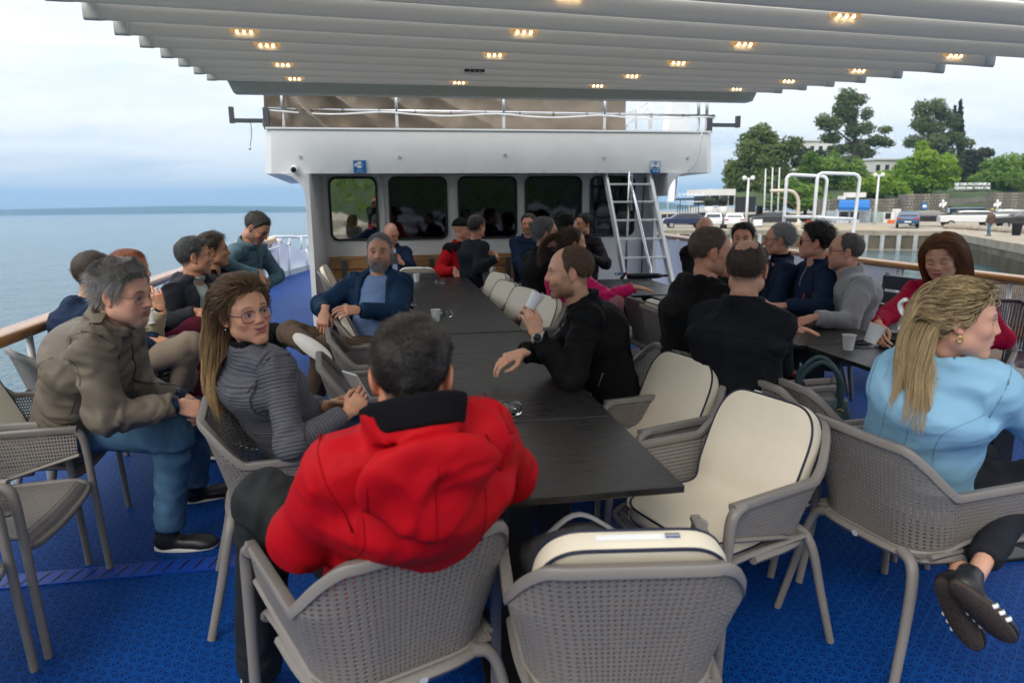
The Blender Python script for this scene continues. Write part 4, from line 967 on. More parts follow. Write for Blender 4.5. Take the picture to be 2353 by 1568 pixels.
# kiosk with blue awning
KY=74
ks=empty('ticket_kiosk',AY(1965,518,KY),0,'white ticket kiosk under a bright blue awning','kiosk');ko=-Vector(ks.location);ZB=zq(KY)
def kbox(px0,px1,y0,y1,dy,dep,nm2,m_):
    o=wbox(px0,px1,y0,y1,KY+dy,dep).obj(nm2,m_,ks);o.location=ko;return o
M_awn=mat('awning_blue',(.005,.14,.44),.6,var=.05)
a0,a1=AY(1928,459,KY-.2),AY(1998,459,KY-.2);c0,c1=AY(1926,476,KY-1.4),AY(1999,476,KY-1.4);b=MB();b.grid(np.array([[a0+(a1-a0)*t for t in np.linspace(0,1,8)],[(a0+c0)/2+((a1-a0))*t+(0,0,.12)for t in np.linspace(0,1,8)],[c0+(c1-c0)*t for t in np.linspace(0,1,8)]]));b.grid(np.array([[c0+(c1-c0)*t for t in np.linspace(0,1,8)],[c0+(c1-c0)*t-(0,0,.35)for t in np.linspace(0,1,8)]]));o=b.obj('awning',M_awn,ks);o.location=ko
kbox(1924,2001,480,484,-.1,.3,'lintel',M_signw);kbox(1925,2000,484.5,516,.4,2.5,'back_wall',mat('kiosk_wall',(.40,.45,.50),.6,var=.25,vscale=1.2))
for px in(1924,1950,1975,1997):kbox(px,px+3.4,484,519,-.15,.25,'frame_post',M_signw)
kbox(1928,1949,505,519,-.1,.3,'counter',M_signw);kbox(1954,1974,505,519,-.1,.3,'counter',M_signw)
for px0,px1,y0,y1 in((1930,1948,487,503),(1955,1973,487,503)):kbox(px0,px1,y0,y1,-.02,.05,'pane',M_wdark)
tag(wbox(2009,2025,486,518,KY,1.0).obj('phone_booth',mat('booth_green',(.30,.42,.38),.4,var=.2)),'pale green glazed booth right of the second lamp','booth')
b2=wbox(2028,2056,488,519,KY,1.5).obj('white_kiosk',M_pot);tag(b2,'small white kiosk with a dark hatch beside the blue car','kiosk')
b_=wbox(2033,2047,489,503,KY-.05,.04).obj('hatch',M_wdark,b2)
tag(wbox(2057,2070,480,516,KY+.2,.8).obj('white_cabinet',M_pot),'tall plain white cabinet against the stone wall','cabinet')
tag(wbox(1946,1990,442,453.5,KY+5,.8).obj('rooftop_unit',M_pot),'white box unit on the wall above the awning','rooftop unit');tag(wbox(1933,1943,450,458,KY+5,.8).obj('rooftop_unit',M_pot),'small white box left of the larger rooftop unit','rooftop unit')
tag(wbox(1732,1752,504,519,65,.3).obj('white_sign_board',M_signw),'blank white board on the quay left of the dark parked car','board')
for px,c_ in((1858,(.7,.16,.03)),(2044,(.7,.16,.03)),(1810,(.75,.75,.72))):
    b=wbox(px,px+12,505,519,69,.5).obj('crate',mat('crate_%d'%px,c_,.6,var=.1));tag(b,{1858:'orange crate on the quay under the tube frames',2044:'orange crate before the small white kiosk',1810:'white crate at the foot of the davit'}[px],'crate')
b=MB();y0=Cq[1]+.9
a_,c_=G(1750,521,ZQ),G(2045,524,ZQ);d_=nrm(c_-a_);nn=np.array([-d_[1],d_[0],0]);b.add([a_+(0,0,.006)+(0,0,zq(a_[1])-ZQ),c_+(0,0,.006)+(0,0,zq(c_[1])-ZQ),c_+nn*.8+(0,0,.006+zq(c_[1])-ZQ),a_+nn*.8+(0,0,.006+zq(a_[1])-ZQ)],[(0,1,2,3)]);tag(b.obj('quay_line_marking',mat('road_yellow',(.70,.47,.03),.7,var=.15)),kind='structure')
# ------------------------------------------------ cars
M_tyre=mat('tyre',(.015,.015,.015),.8,var=.1);M_rim=mat('alloy',(.5,.5,.52),.35,metal=.8,var=.05);M_red=mat('tail_lamp',(.5,.01,.01),.3,var=0);M_head=mat('head_lamp',(.75,.78,.8),.2,var=0)
def car(px,py,rot,col,label,kind='hatch',L=4.3,W_=1.78,Hh=1.48):
    p=G(px,py,ZQ);Y=p[1];p[2]=zq(Y);t=empty('parked_car',p,rot,label,'car','cars parked along the quay')
    m_=mat('car_paint_%s'%'_'.join('%d'%(c*100)for c in col),col,.25,var=.03,coat=.8)
    h=Hh;prof={'hatch':[(-.5,.28),(-.5,.55),(-.47,.66),(-.30,.69),(-.17,.97),(.0,1.0),(.27,.98),(.44,.74),(.49,.66),(.5,.45),(.5,.28)],'suv':[(-.5,.30),(-.5,.62),(-.46,.70),(-.27,.74),(-.15,.98),(.0,1.0),(.30,.98),(.45,.72),(.5,.64),(.5,.30)],'sedan':[(-.5,.28),(-.5,.56),(-.46,.66),(-.23,.70),(-.10,.97),(.02,1.0),(.17,.97),(.32,.72),(.47,.68),(.5,.5),(.5,.28)]}[kind]
    pr=[(x*L,z*h)for x,z in prof];low=[(x,z)for x,z in pr if z<.80*h];
    bm=MB();bm.prism(low,-W_/2,W_/2,axes=(0,2,1));o=bm.obj('body',m_,t);md=o.modifiers.new('b','BEVEL');md.width=.09;md.segments=3;md.limit_method='ANGLE';md.angle_limit=.4
    hi=[q for q in pr if q[1]>.66*h];cab=[(x,z)for x,z in hi];c2=MB();k=len(cab);base=min(z for x,z in cab)
    V=[]
    for sy in(-1,1):
        for x,z in cab:ins=.09*(z-base)/(h-base)*2;V.append((x,sy*(W_/2-.03-ins),z))
    c2.add(V,[tuple(range(k)),tuple(range(2*k-1,k-1,-1))]+[(i,k+i,k+(i+1)%k,(i+1)%k)for i in range(k)]);o=c2.obj('roof',m_,t);md=o.modifiers.new('b','BEVEL');md.width=.05;md.segments=2
    xs_=[x for x,z in cab if z>.9*h];x0,x1=min(xs_),max(xs_);xb0=min(x for x,z in cab if z<=.78*h and x<0);xb1=max(x for x,z in cab if z<=.78*h and x>0)
    for sy in(-1,1):
        g=MB();pts_=[(xb0+.28,.72*h),(x0+.10,.93*h),(x1-.02,.93*h),(xb1-.22,.74*h)]
        g.add([(x,sy*(W_/2-.012-.09*(z-base)/(h-base)*2+.0),z)for x,z in pts_]+[((pts_[1][0]+pts_[2][0])/2,sy*(W_/2-.2),.8*h)],[(0,1,2,3)]);g.obj('window',M_wdark,t)
    for(xa,za),(xc,zc),nm2 in(((xb0+.06,.73*h),(x0-.02,.94*h),'windscreen'),((xb1-.04,.76*h),(x1+.02,.94*h),'rear_window')):
        g=MB();sgn=-1 if nm2=='windscreen' else 1;g.add([(xa+sgn*.035,-W_/2+.2,za),(xa+sgn*.035,W_/2-.2,za),(xc+sgn*.035,W_/2-.3,zc),(xc+sgn*.035,-W_/2+.3,zc)],[(0,1,2,3)]);g.obj(nm2,M_wdark,t)
    for x in(-.31*L,.30*L):
        for sy in(-1,1):
            w=MB();w.tube([(x,sy*(W_/2-.20),.31),(x,sy*(W_/2+.01),.31)],.315,18);wo=w.obj('wheel',M_tyre,t,angle=40);r2=MB();r2.tube([(x,sy*(W_/2),.31),(x,sy*(W_/2+.022),.31)],.20,14);r2.obj('rim',M_rim,wo,angle=40)
    for sy in(-1,1):
        q=MB();q.bbox((-.5*L-.015,sy*(W_/2-.42),.50*h),(-.5*L+.15,sy*(W_/2-.04),.58*h),.02);q.obj('headlight',M_head,t);q=MB();q.bbox((.5*L-.15,sy*(W_/2-.38),.54*h),(.5*L+.012,sy*(W_/2-.03),.63*h),.02);q.obj('tail_light',M_red,t)
    for x in(-.5*L-.02,.5*L+.008):q=MB();q.box((x,-.26,.36*h),(x+.012,.26,.36*h+.11));q.obj('number_plate',M_signw,t)
    return t
car(1571,521,-.30,(.018,.025,.075),'dark blue hatchback parked nearest the restaurant','hatch',4.3)
car(1612,511,-.3,(.72,.73,.74),'white estate car parked behind the dark blue hatchback','suv',4.4)
car(1639,522,1.05,(.70,.72,.73),'small white car facing the water beside the planters');car(1686,522.5,-2.06,(.74,.74,.74),'small white car below the black fence, left of the first lamp')
car(1775,518,-.4,(.03,.033,.04),'dark car half hidden behind the white board','suv',4.4);car(2083,523,-2.25,(.02,.07,.15),'blue hatchback seen from behind before the tall stone wall')
car(2132,518,math.pi-.6,(.015,.015,.017),'black car below the white leaf ornament','suv',4.6);car(2221,521,-.55,(.76,.76,.76),'large white car in front of the theatre gate','suv',4.7);car(2308,517,-.6,(.70,.71,.72),'white estate car below the poster boards','suv',4.6);car(2352,527,-.6,(.018,.018,.02),'black saloon cut off by the right edge','sedan',4.8)
# mole furniture
p=G(2330,556,ZQ);p=G(2333,546,ZQ);p[2]=zq(p[1]);t=empty('litter_bin',p,0,'black litter bin on the mole at the right','bin');b=MB();b.lathe([(.001,0),(.24,0),(.30,.7),(.33,.72),(.33,.80),(.28,.80),(.001,.75)],16);b.obj('drum',M_fence,t,True);b=MB();b.lathe([(.001,.82),(.20,.80),(.34,.80),(.34,.84),(.001,.88)],16);b.obj('lid',M_fence,t,True)
rr2=np.random.default_rng(8)
for i in range(34):
    f_=i/33;p=G(2176+f_*190,525+f_*17-.5,ZQ);p[2]=zq(p[1]);bm=bmesh.new();bmesh.ops.create_icosphere(bm,subdivisions=2,radius=.5)
    for v in bm.verts:v.co=Vector((v.co.x*(1.1+.0),v.co.y*.8,v.co.z*.55))*(1+.22*float(vnoise(np.array(v.co)*2.2+i*3)))
    me=bpy.data.meshes.new('kerb_rock');bm.to_mesh(me);bm.free();me.materials.append(M_stone);o=link('kerb_rock',me,None,p+(rr2.normal()*.1,rr2.normal()*.2,.12),(0,0,rr2.random()*3));tag(o,'pale boulder in the row edging the mole road','rock','boulders edging the mole')
# behind the camera, seen only in the window panes: breakwater, wooded shore
b=MB();A=[]
for x in np.linspace(-140,140,30):A.append([(x,-95-25*q,zsea(0)-1+14*q**.7+2*float(vnoise(np.array([x*.05,q*2.,4.]))))for q in(0,.15,.4,1,2,3)])
b.grid(np.array(A));tag(b.obj('wooded_shore_hill',M_slope,smooth=True),kind='structure')
rk=MB()
for i in range(420):
    x=-40+80*rr2.random();z=rr2.random();bm=bmesh.new();bmesh.ops.create_icosphere(bm,subdivisions=1,radius=.9*(.5+rr2.random()))
    bm.verts.index_update();rk.add([np.array(v.co)*(1,.8,.7)+np.array([x,-24-z*5,-2.2+z*3.0])for v in bm.verts],[[v.index for v in f.verts]for f in bm.faces]);bm.free()
tag(rk.obj('breakwater_rocks',mat('pale_rock',(.45,.41,.33),.9,var=.3)),kind='stuff')
V,Q,col=crown_mesh([(x,-36-6*rr2.random(),3+3*rr2.random(),6,4,4)for x in np.linspace(-60,60,24)],14000,.28,rr2);tag(link('shore_woods',mesh('shore_woods',V,Q,L_mid,False,col=col)),kind='stuff')
# the air: far shores fade to blue
b=MB();b.box((-6500,-6500,-75),(6500,6500,115));hz=b.obj('haze');hz['kind']='stuff'
hm=bpy.data.materials.new('sea_haze');hm.use_nodes=True;t=hm.node_tree;t.nodes.clear();pv=t.nodes.new('ShaderNodeVolumePrincipled');pv.inputs['Color'].default_value=(.38,.66,.98,1);pv.inputs['Density'].default_value=.00035;pv.inputs['Anisotropy'].default_value=.2;oo=t.nodes.new('ShaderNodeOutputMaterial');t.links.new(pv.outputs[0],oo.inputs['Volume']);hz.data.materials.append(hm)
# ================================================================== FURNITURE
M_chair=mat('taupe_plastic',(0.205,0.186,0.170),0.48,var=0.07,vscale=4,bump=0.05,bscale=300,rvar=0.06)
M_cush=mat('cream_vinyl',(0.70,0.63,0.50),0.42,var=0.05,vscale=5,bump=0.10,bscale=9,bdist=0.02,rvar=0.08)
M_pipe=mat('navy_piping',(0.006,0.010,0.035),0.5,var=0.1)
M_zip=mat('white_zip',(0.75,0.75,0.75),0.5,var=0.05)
def sstep(x,a,b):
    t=np.clip((x-a)/(b-a),0,1);return t*t*(3-2*t)
def uplan(s,w,wf,yf,yb,r):
    """U in plan, s in [0,1]"""
    s=np.asarray(s,float);m=np.where(s>.5,1-s,s);x=np.zeros_like(m);y=np.zeros_like(m)
    a=m<.32;t=m/.32
    x[a]=-(wf+(w-wf)*t[a]);y[a]=yf+(yb+r-yf)*t[a]
    c=(m>=.32)&(m<.42);th=(m-.32)/.10*math.pi/2
    x[c]=-(w-r+r*np.cos(th[c]));y[c]=yb+r-r*np.sin(th[c])
    e=m>=.42;x[e]=-(w-r)*(1-(m[e]-.42)/.08);y[e]=yb
    x=np.where(s>.5,-x,x);return x,y
def band_pt(s,z):
    s=np.asarray(s,float);z=np.asarray(z,float)
    xt,yt=uplan(s,.272,.290,.235,-.292,.13);xb,yb_=uplan(s,.225,.262,.235,-.200,.13)
    m=np.where(s>.5,1-s,s);zt=.655+.145*sstep(m,.30,.405);zt=zt
    f=np.clip((z-.425)/(.80-.425),0,1);fa=np.clip((z-.425)/(.655-.425),0,1)
    k=sstep(m,.30,.41);g=fa*(1-k)+f*k;g=g**1.15
    return np.stack([xb+(xt-xb)*g,yb_+(yt-yb_)*g,z],-1)
def z_top(s):
    m=np.where(s>.5,1-s,s);return .655+.145*sstep(m,.30,.405)
def z_bot(s):
    m=np.where(s>.5,1-s,s);return .535-.075*np.clip(m/.28,0,1)-.035*sstep(m,.27,.38)
def net(ptfn,us,vs,inside,th=.005,hole=.37):
    """perforated sheet: every cell has a diamond hole; ptfn(u, v) -> xyz, inside(u0,u1,v0,v1) -> bool or clamp"""
    V,Fc=[],[];n=0
    for i in range(len(us)-1):
        for j in range(len(vs)-1):
            c=inside(us[i],us[i+1],vs[j],vs[j+1])
            if c is None:continue
            (u0,u1,va,vb,vc,vd)=c
            um=(u0+u1)/2;bm_,tm=(va+vb)/2,(vc+vd)/2;lm,rm=(va+vc)/2,(vb+vd)/2;cm_=(lm+rm)/2
            uu=[u0,u1,u1,u0,um,u1,um,u0,um,um+(u1-um)*2*hole,um,um-(um-u0)*2*hole]
            vv=[va,vb,vd,vc,bm_,rm,tm,lm,cm_+(bm_-cm_)*2*hole,cm_+(rm-cm_)*0,cm_+(tm-cm_)*2*hole,cm_]
            V.append((uu,vv));b=n;n+=12
            Fc+=[(b,b+4,b+8,b+11,b+7),(b+4,b+1,b+5,b+9,b+8),(b+5,b+2,b+6,b+10,b+9),(b+6,b+3,b+7,b+11,b+10)]
    U=np.array([v[0]for v in V]).ravel();W_=np.array([v[1]for v in V]).ravel()
    p=ptfn(U,W_);e=1e-3
    du=ptfn(U+e,W_)-ptfn(U-e,W_);dv=ptfn(U,W_+e)-ptfn(U,W_-e);nn=np.cross(du,dv);nn/=np.maximum(np.linalg.norm(nn,axis=1),1e-9)[:,None]
    A=p+nn*th/2;B=p-nn*th/2;N0=len(p)
    F2=list(Fc)+[tuple(N0+k for k in f[::-1])for f in Fc]
    for b in range(0,N0,12):
        for k in range(4):
            a,c=b+8+k,b+8+(k+1)%4;F2.append((a,c,N0+c,N0+a))
    return np.vstack([A,B]),F2
def make_chair():
    D={}
    ns,dzc=100,.0138
    us=np.linspace(0.006,.994,ns+1);vs=np.arange(.425,.80+dzc,dzc)
    def ins(u0,u1,v0,v1):
        lo0,lo1=float(z_bot(np.array(u0)))+.012,float(z_bot(np.array(u1)))+.012;hi0,hi1=float(z_top(np.array(u0)))-.016,float(z_top(np.array(u1)))-.016
        a,b,c,d_=np.clip(v0,lo0,hi0),np.clip(v0,lo1,hi1),np.clip(v1,lo0,hi0),np.clip(v1,lo1,hi1)
        if c-a<.002 and d_-b<.002:return None
        return u0,u1,a,b,c,d_
    b=MB();V,Fc=net(band_pt,us,vs,ins);b.add(V,Fc);D['shell']=b.data('shell',M_chair,False)
    # seat
    def seat_pt(x,y):
        x=np.asarray(x,float);y=np.asarray(y,float)
        wl=.222+.03*np.clip((y+.2)/.45,0,1)
        z=.437-.016*np.cos(x/.25*math.pi/2)*np.cos((y-.02)/.30)-.05*np.clip((y-.215)/.05,0,1)**2-.012*np.clip((-.1-y)/.1,0,1)
        return np.stack([x*wl/.252,y,z],-1)
    def ins2(u0,u1,v0,v1):return u0,u1,v0,v0,v1,v1
    b=MB();V,Fc=net(seat_pt,np.linspace(-.245,.245,34),np.linspace(-.198,.262,32),ins2,hole=.31);b.add(V,Fc);D['seat']=b.data('seat',M_chair,False)
    # rims
    s=np.linspace(0,1,121)
    top=band_pt(s,z_top(s));bot=band_pt(s,z_bot(s))
    b=MB()
    def strip(path,w,h,out):
        n=len(path);T=np.gradient(path,axis=0);T/=np.linalg.norm(T,axis=1)[:,None]
        lat=np.cross(T,(0,0,1));lat/=np.linalg.norm(lat,axis=1)[:,None]
        up=np.cross(lat,T);sec=[(-.005,-h),(w-.004,-h),(w,-h*.6),(w,-.003),(w-.004,0),(-.003,.001),(-.007,-.004)]
        VV=np.concatenate([[path[i]+lat[i]*a*out+up[i]*c_ for a,c_ in sec]for i in range(n)]);k=len(sec)
        FF=[(i*k+j,i*k+(j+1)%k,(i+1)*k+(j+1)%k,(i+1)*k+j)for i in range(n-1)for j in range(k)]+[tuple(range(k)),tuple((n-1)*k+j for j in range(k))]
        b.add(VV,FF)
    strip(top,.022,.024,-1.0)
    o=MB();me=None
    D['rim']=('bm',b)
    b2=MB();b2.tube(bot,.0115,8,flat=.8)
    fr=[seat_pt(np.array([x]),np.array([y]))[0]for x,y in[(-.252,-.17),(-.252,.10),(-.252,.235),(-.235,.262),(0,.268),(.235,.262),(.252,.235),(.252,.10),(.252,-.17)]]
    b2.tube(smooth_path(fr,50),.0125,8,flat=.8)
    D['seat_frame']=('sm',b2)
    for sx in(-1,1):
        lf=MB();lf.tube(smooth_path([(sx*.288,.195,.644),(sx*.291,.228,.632),(sx*.293,.248,.60),(sx*.294,.256,.52),(sx*.296,.266,.30),(sx*.30,.280,0.0)],26),np.linspace(.0205,.0155,26),10,flat=.85)
        D['leg_f%d'%sx]=('sm',lf)
        lr_=MB();lr_.tube(smooth_path([(sx*.15,-.205,.425),(sx*.198,-.215,.405),(sx*.222,-.232,.34),(sx*.238,-.262,.2),(sx*.258,-.312,0.0)],24),np.linspace(.021,.0155,24),10,flat=.85)
        D['leg_r%d'%sx]=('sm',lr_)
    b3=MB();b3.tube(smooth_path([(-.252,.10,.425),(-.235,-.06,.415),(-.20,-.17,.41),(-.12,-.216,.418),(0,-.224,.420),(.12,-.216,.418),(.20,-.17,.41),(.235,-.06,.415),(.252,.10,.425)],44),.0165,8,flat=.9)
    D['back_bar']=('sm',b3)
    b4=MB();b4.add([(.013*math.cos(t),-.2425,.420+.010*math.sin(t))for t in np.linspace(0,2*math.pi,16,endpoint=False)],[tuple(range(16))])
    root=empty('net_chair',(0,0,0),0,'x','chair')
    for k,v in list(D.items()):
        nm='leg' if k.startswith('leg')else k
        if isinstance(v,tuple):o=v[1].obj(nm,M_chair,root,angle=45)
        else:link(nm,v,root)
    b4.obj('emblem',mat('emblem_disc',(.45,.5,.52),.3,var=0),root)
    return root
CHAIR=make_chair();CHAIR_USED=[False]
def chair(x,y,a,label,z=0.0,group='taupe net chairs round the tables',m=None):
    if CHAIR_USED[0]:o=copy_tree(CHAIR)
    else:o=CHAIR;CHAIR_USED[0]=True
    o.location=(x,y,z);o.rotation_euler=(0,0,-math.radians(a));o['label']=label;o['group']=group
    if m:
        for ch in o.children:ch.data=ch.data.copy();ch.data.materials.clear();ch.data.materials.append(m)
    return o
def loc2w(x,y,a,p):
    c,s=math.cos(math.radians(a)),math.sin(math.radians(a));return np.array([x+p[0]*c+p[1]*s,y-p[0]*s+p[1]*c,p[2]])
def chair_at_top(px,py,a,side,label,**kw):
    """place a chair by the picture position of the end of its back's top edge; side +1 its right end, -1 its left end"""
    q=G(px,py,.80);l=loc2w(0,0,a,(side*.142,-.30,0));return chair(q[0]-l[0],q[1]-l[1],a,label,**kw)
# cushions: one bent slab, piped along both faces, rounded at the top
def cushion_mesh():
    path=smooth_path([(.262,.466),(.10,.478),(-.04,.482),(-.105,.512),(-.142,.58),(-.196,.70),(-.262,.850)],46)
    uu_=np.linspace(0,1,46);uu_=1-(1-uu_)**1.6;path=np.stack([np.interp(uu_,np.linspace(0,1,46),path[:,0]),np.interp(uu_,np.linspace(0,1,46),path[:,1])],1)
    seg=np.r_[0,np.cumsum(np.linalg.norm(np.diff(path,axis=0),axis=1))];Lt=seg[-1]
    T=np.gradient(path,axis=0);T/=np.linalg.norm(T,axis=1)[:,None];Nn=np.stack([-T[:,1],T[:,0]],1)*-1
    def hw(s_):
        w=.214-.026*np.exp(-((s_-Lt*.46)/(Lt*.10))**2)
        fr_=np.clip((.055-s_)/.055,0,1);w=w-.05*(1-np.sqrt(np.maximum(0,1-fr_**2)))
        tp_=np.clip((s_-(Lt-.16))/.16,0,1);return w*(1-.46*(1-np.sqrt(np.maximum(0,1-tp_**2.8))))
    nv=13;th=.052;v=np.linspace(-1,1,nv);w=hw(seg);w[-1]=w[-2]*.93
    top=np.zeros((len(path),nv,3));botm=top.copy()
    for i in range(len(path)):
        for j in range(nv):
            ed=(1-abs(v[j])**4)*min(1,i/3.,(len(path)-1-i)/3.)
            up=np.array([0,Nn[i,0],Nn[i,1]]);up=up if up[2]>-0.2 else-up
            base=np.array([v[j]*w[i],path[i,0],path[i,1]])
            top[i,j]=base+up*(th/2+.010*ed);botm[i,j]=base-up*(th/2+.004*ed)
    b=MB();b.grid(top);b.grid(botm[:,::-1])
    def outline(A):return np.vstack([A[:,0],A[-1,1:],A[-2::-1,-1],A[0,-2:0:-1]])
    o1,o2=outline(top),outline(botm);k=len(o1)
    for _ in range(3):o1=o1*.5+(np.roll(o1,1,0)+np.roll(o1,-1,0))*.25;o2=o2*.5+(np.roll(o2,1,0)+np.roll(o2,-1,0))*.25;mid=(o1+o2)/2;cen=mid.mean(0)
    out=mid-np.vstack([mid*0+[0,0,0]]);nrm_=np.zeros_like(mid)
    for i in range(k):
        t=mid[(i+1)%k]-mid[i-1];u=o1[i]-o2[i];nrm_[i]=nrm(np.cross(t,u))
    mid2=mid+nrm_*.006*(-1 if((mid[0]+nrm_[0])[0]**2<mid[0][0]**2)else 1)
    b.add(np.vstack([o1,mid2,o2]),[(i,(i+1)%k,k+(i+1)%k,k+i)for i in range(k)]+[(k+i,k+(i+1)%k,2*k+(i+1)%k,2*k+i)for i in range(k)])
    me=b.data('pad',M_cush,True)
    bm=bmesh.new();bm.from_mesh(me);bmesh.ops.remove_doubles(bm,verts=bm.verts,dist=1e-5);bmesh.ops.recalc_face_normals(bm,faces=bm.faces);bm.to_mesh(me);bm.free()
    p1=MB();p1.tube(o1,.0042,6,closed=True);p2=MB();p2.tube(o2,.0042,6,closed=True)
    # zip strip across the top gusset
    m_=len(path);a_,c_=top[-1],botm[-1]
    z=MB();zz=[]
    for j in range(2,nv-2):zz.append([a_[j]*.66+c_[j]*.34+np.array([0,-.001,.0065]),a_[j]*.38+c_[j]*.62+np.array([0,-.001,.0065])])
    z.grid(np.array(zz))
    zt=MB();q=np.array(zz)[-1].mean(0);zt.bbox(q+np.array([-.02,-.006,-.002]),q+np.array([.012,.006,.006]),.002)
    return me,p1.data('piping',M_pipe,True),p2.data('piping',M_pipe,True),z.data('zip',M_zip,False),zt.data('zip_pull',M_steel,False)
CUSH=cushion_mesh()
def cushion(c,label,lift=0.0,tilt=0.0,shift=(0,0)):
    off=loc2w(0,0,-math.degrees(c.rotation_euler.z),(shift[0],shift[1],0))
    t=empty('seat_cushion',(c.location.x+off[0],c.location.y+off[1],c.location.z+lift),c.rotation_euler.z,label,'cushion','cream cushions on the net chairs')
    t.rotation_euler=(tilt,0,c.rotation_euler.z)
    for nm,me in zip(('pad','piping','piping','zip','zip_pull'),CUSH):
        o=link(nm,me,t)
    return t
# tables
M_top=mat('dark_laminate',(0.018,0.0165,0.0155),0.33,var=0.45,vscale=3.5,stretch=(2.2,26,2),bump=0.05,bscale=120,rvar=0.10,spec=0.5)
M_edge=mat('laminate_edge',(0.045,0.03,0.022),0.6,var=0.3)
M_ped=mat('black_steel',(0.010,0.010,0.011),0.4,var=0.2)
def table(x0,x1,y0,y1,label,z=.74,rot=0.0):
    cx,cy=(x0+x1)/2,(y0+y1)/2;hx,hy=(x1-x0)/2-.002,(y1-y0)/2-.002
    t=empty('square_table',(cx,cy,0),rot,label,'table','dark tables set end to end')
    b=MB();b.bbox((-hx,-hy,z-.020),(hx,hy,z),.0025);o=b.obj('tabletop',M_top,t)
    b=MB();b.box((-hx+.001,-hy+.001,z-.0225),(hx-.001,hy-.001,z-.0205));b.obj('underside',M_edge,t)
    b=MB();b.bbox((-.055,-.04,.02),(.055,.04,z-.023),.006);b.obj('column',M_ped,t)
    b=MB();b.bbox((-.25,-.2,.0),(.25,.2,.02),.006);b.obj('base_plate',M_ped,t)
    return t
ys=[1.724,2.38,2.955,3.606,4.17,4.818,5.472,6.126,6.784,7.50]
nm_=['nearest the camera, beside the cream cushion chair','with the ashtray behind the red jacket','under the hand resting on it','in front of the man drinking from a cup','with the cup and ashtray side by side','just beyond the cup and ashtray pair','between the seated cushions, bare topped','third from the far end, bare topped','second from the far end','at the far end with a cup and ashtray']
for k in range(9):table(.176-.01*(k==4),.802,ys[k],ys[k+1],'dark table in the long row, '+[nm_[0],nm_[1],nm_[2],nm_[3],nm_[5]if False else nm_[4],nm_[5],nm_[6],nm_[8],nm_[9]][k],z=.74+(.004 if k in(1,4)else 0))
y2=[2.16,2.80,3.08,3.70,4.34,4.98,5.62,6.26,6.9]
table(2.30,2.95,2.17,2.80,'dark table on the quay side in front of the blonde woman');table(2.26,2.91,2.803,3.40,'dark table on the quay side with a white cup on it');table(2.22,2.87,3.60-.19,4.06,'dark table on the quay side under the tablet')
table(2.22,2.87,4.08,4.72,'dark table between the black jackets and the grey fleece');table(2.18,2.83,4.9,5.54,'dark table on the quay side beyond the dark jackets')
table(1.98,2.63,5.6,6.22,'dark table on the quay side under the pink sleeve');table(1.98,2.63,6.23,6.86,'dark table with the folded umbrella lying on it')
table(.30,.95,7.95,8.38,'small dark table before the bald man on the bench',z=.70);table(1.62,2.3,7.75,8.36,'dark table before the smiling man on the bench',z=.70)
# chairs
CH={}
CH['A']=chair(.515,1.515,8,'empty net chair seen from behind at the near end of the table, cushion zip showing')
CH['B']=chair(-.06,1.68,-22,'net chair the man in the red jacket sits on')
CH['C']=chair(1.10,2.09,-108,'empty net chair with the largest cream cushion at the table corner')
CH['D']=chair(1.08,2.78,-106,'empty net chair with cream cushion next to the man in the black jacket')
CH['E']=chair(1.76,1.97,80,'net chair the woman in the pale blue blazer sits on')
CH['F']=chair(-1.53,2.655,88,'empty net chair in front of the man in blue jeans, its seat showing')
CH['N']=chair(-1.535,2.00,90,'empty net chair cut off by the edge at the lower left')
CH['O']=chair(-1.67,3.31,86,'net chair the man in the olive jacket sits on')
CH['G']=chair(-.44,2.67,80,'net chair the woman in the ribbed grey jacket sits on')
CH['H1']=chair_at_top(724,838,84,1,'empty net chair beside the phone in the hands of the woman')
CH['H2']=chair_at_top(748,775,84,1,'empty net chair behind the one next to the phone')
CH['H3']=chair_at_top(765,735,84,1,'net chair with an upright cream cushion before the bearded man')
q=AY(748,640,8.05);CH['I1']=chair(q[0]+.22,8.12,92,'empty net chair by the white post with a cushion tipped in it')
CH['I2']=chair(.28,7.86,4,'net chair at the far end of the table before the bald man')
CH['I3']=chair(.86,8.02,-108,'net chair with an upright cream cushion before the man in the cap')
CH['P7']=chair(1.16,7.62,62,'net chair the man with folded arms sits on')
for k,(px,py,lb)in enumerate(((1152,622,'farthest'),(1172,641,'second farthest'),(1214,655,'third farthest'),(1262,672,'nearest'))):
    q=G(px,py,.86);CH['J%d'%k]=chair(q[0]-.25,q[1]-.10,-108,'empty cushioned net chair by the dark tables, %s of the four facing them'%lb)
CH['J4']=chair(1.08,3.98,-106,'cushioned net chair half hidden behind the hand with the watch')
CH['Q']=chair(1.12,3.18,-98,'net chair the man with the cup and watch sits on')
for nmk,px,py,lb in(('K1',1430,678,'back of an empty net chair behind the drinking man, farthest of three'),('K2',1472,700,'net chair with a cushion laid over its arms behind the drinking man'),('K3',1525,730,'net chair the man in the black hooded jacket sits on'),('K4',1607,780,'net chair the balding man in black sits on'),('K5',1738,850,'empty net chair beside the handbags')):
    CH[nmk]=chair_at_top(px,py,86,-1,lb)
CH['K6']=chair(1.78,2.66,84,'net chair holding the handbags')
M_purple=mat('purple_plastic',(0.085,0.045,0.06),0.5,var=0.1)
CH['R1']=chair(3.20,4.35,-92,'net chair the man in the grey fleece sits on')
CH['R2']=chair(3.25,5.0,-92,'net chair the man with curly dark hair sits on')
CH['R3']=chair(3.25,5.65,-92,'net chair the grey haired man in the navy blazer sits on')
CH['R4']=chair(3.28,3.45,-128,'net chair the woman in the red jacket sits on')
q=G(2345,760,.62);CH['R5']=chair(q[0]-.05,q[1]+.12,-150,'dark purple net chair behind the face of the blonde woman',m=M_purple)
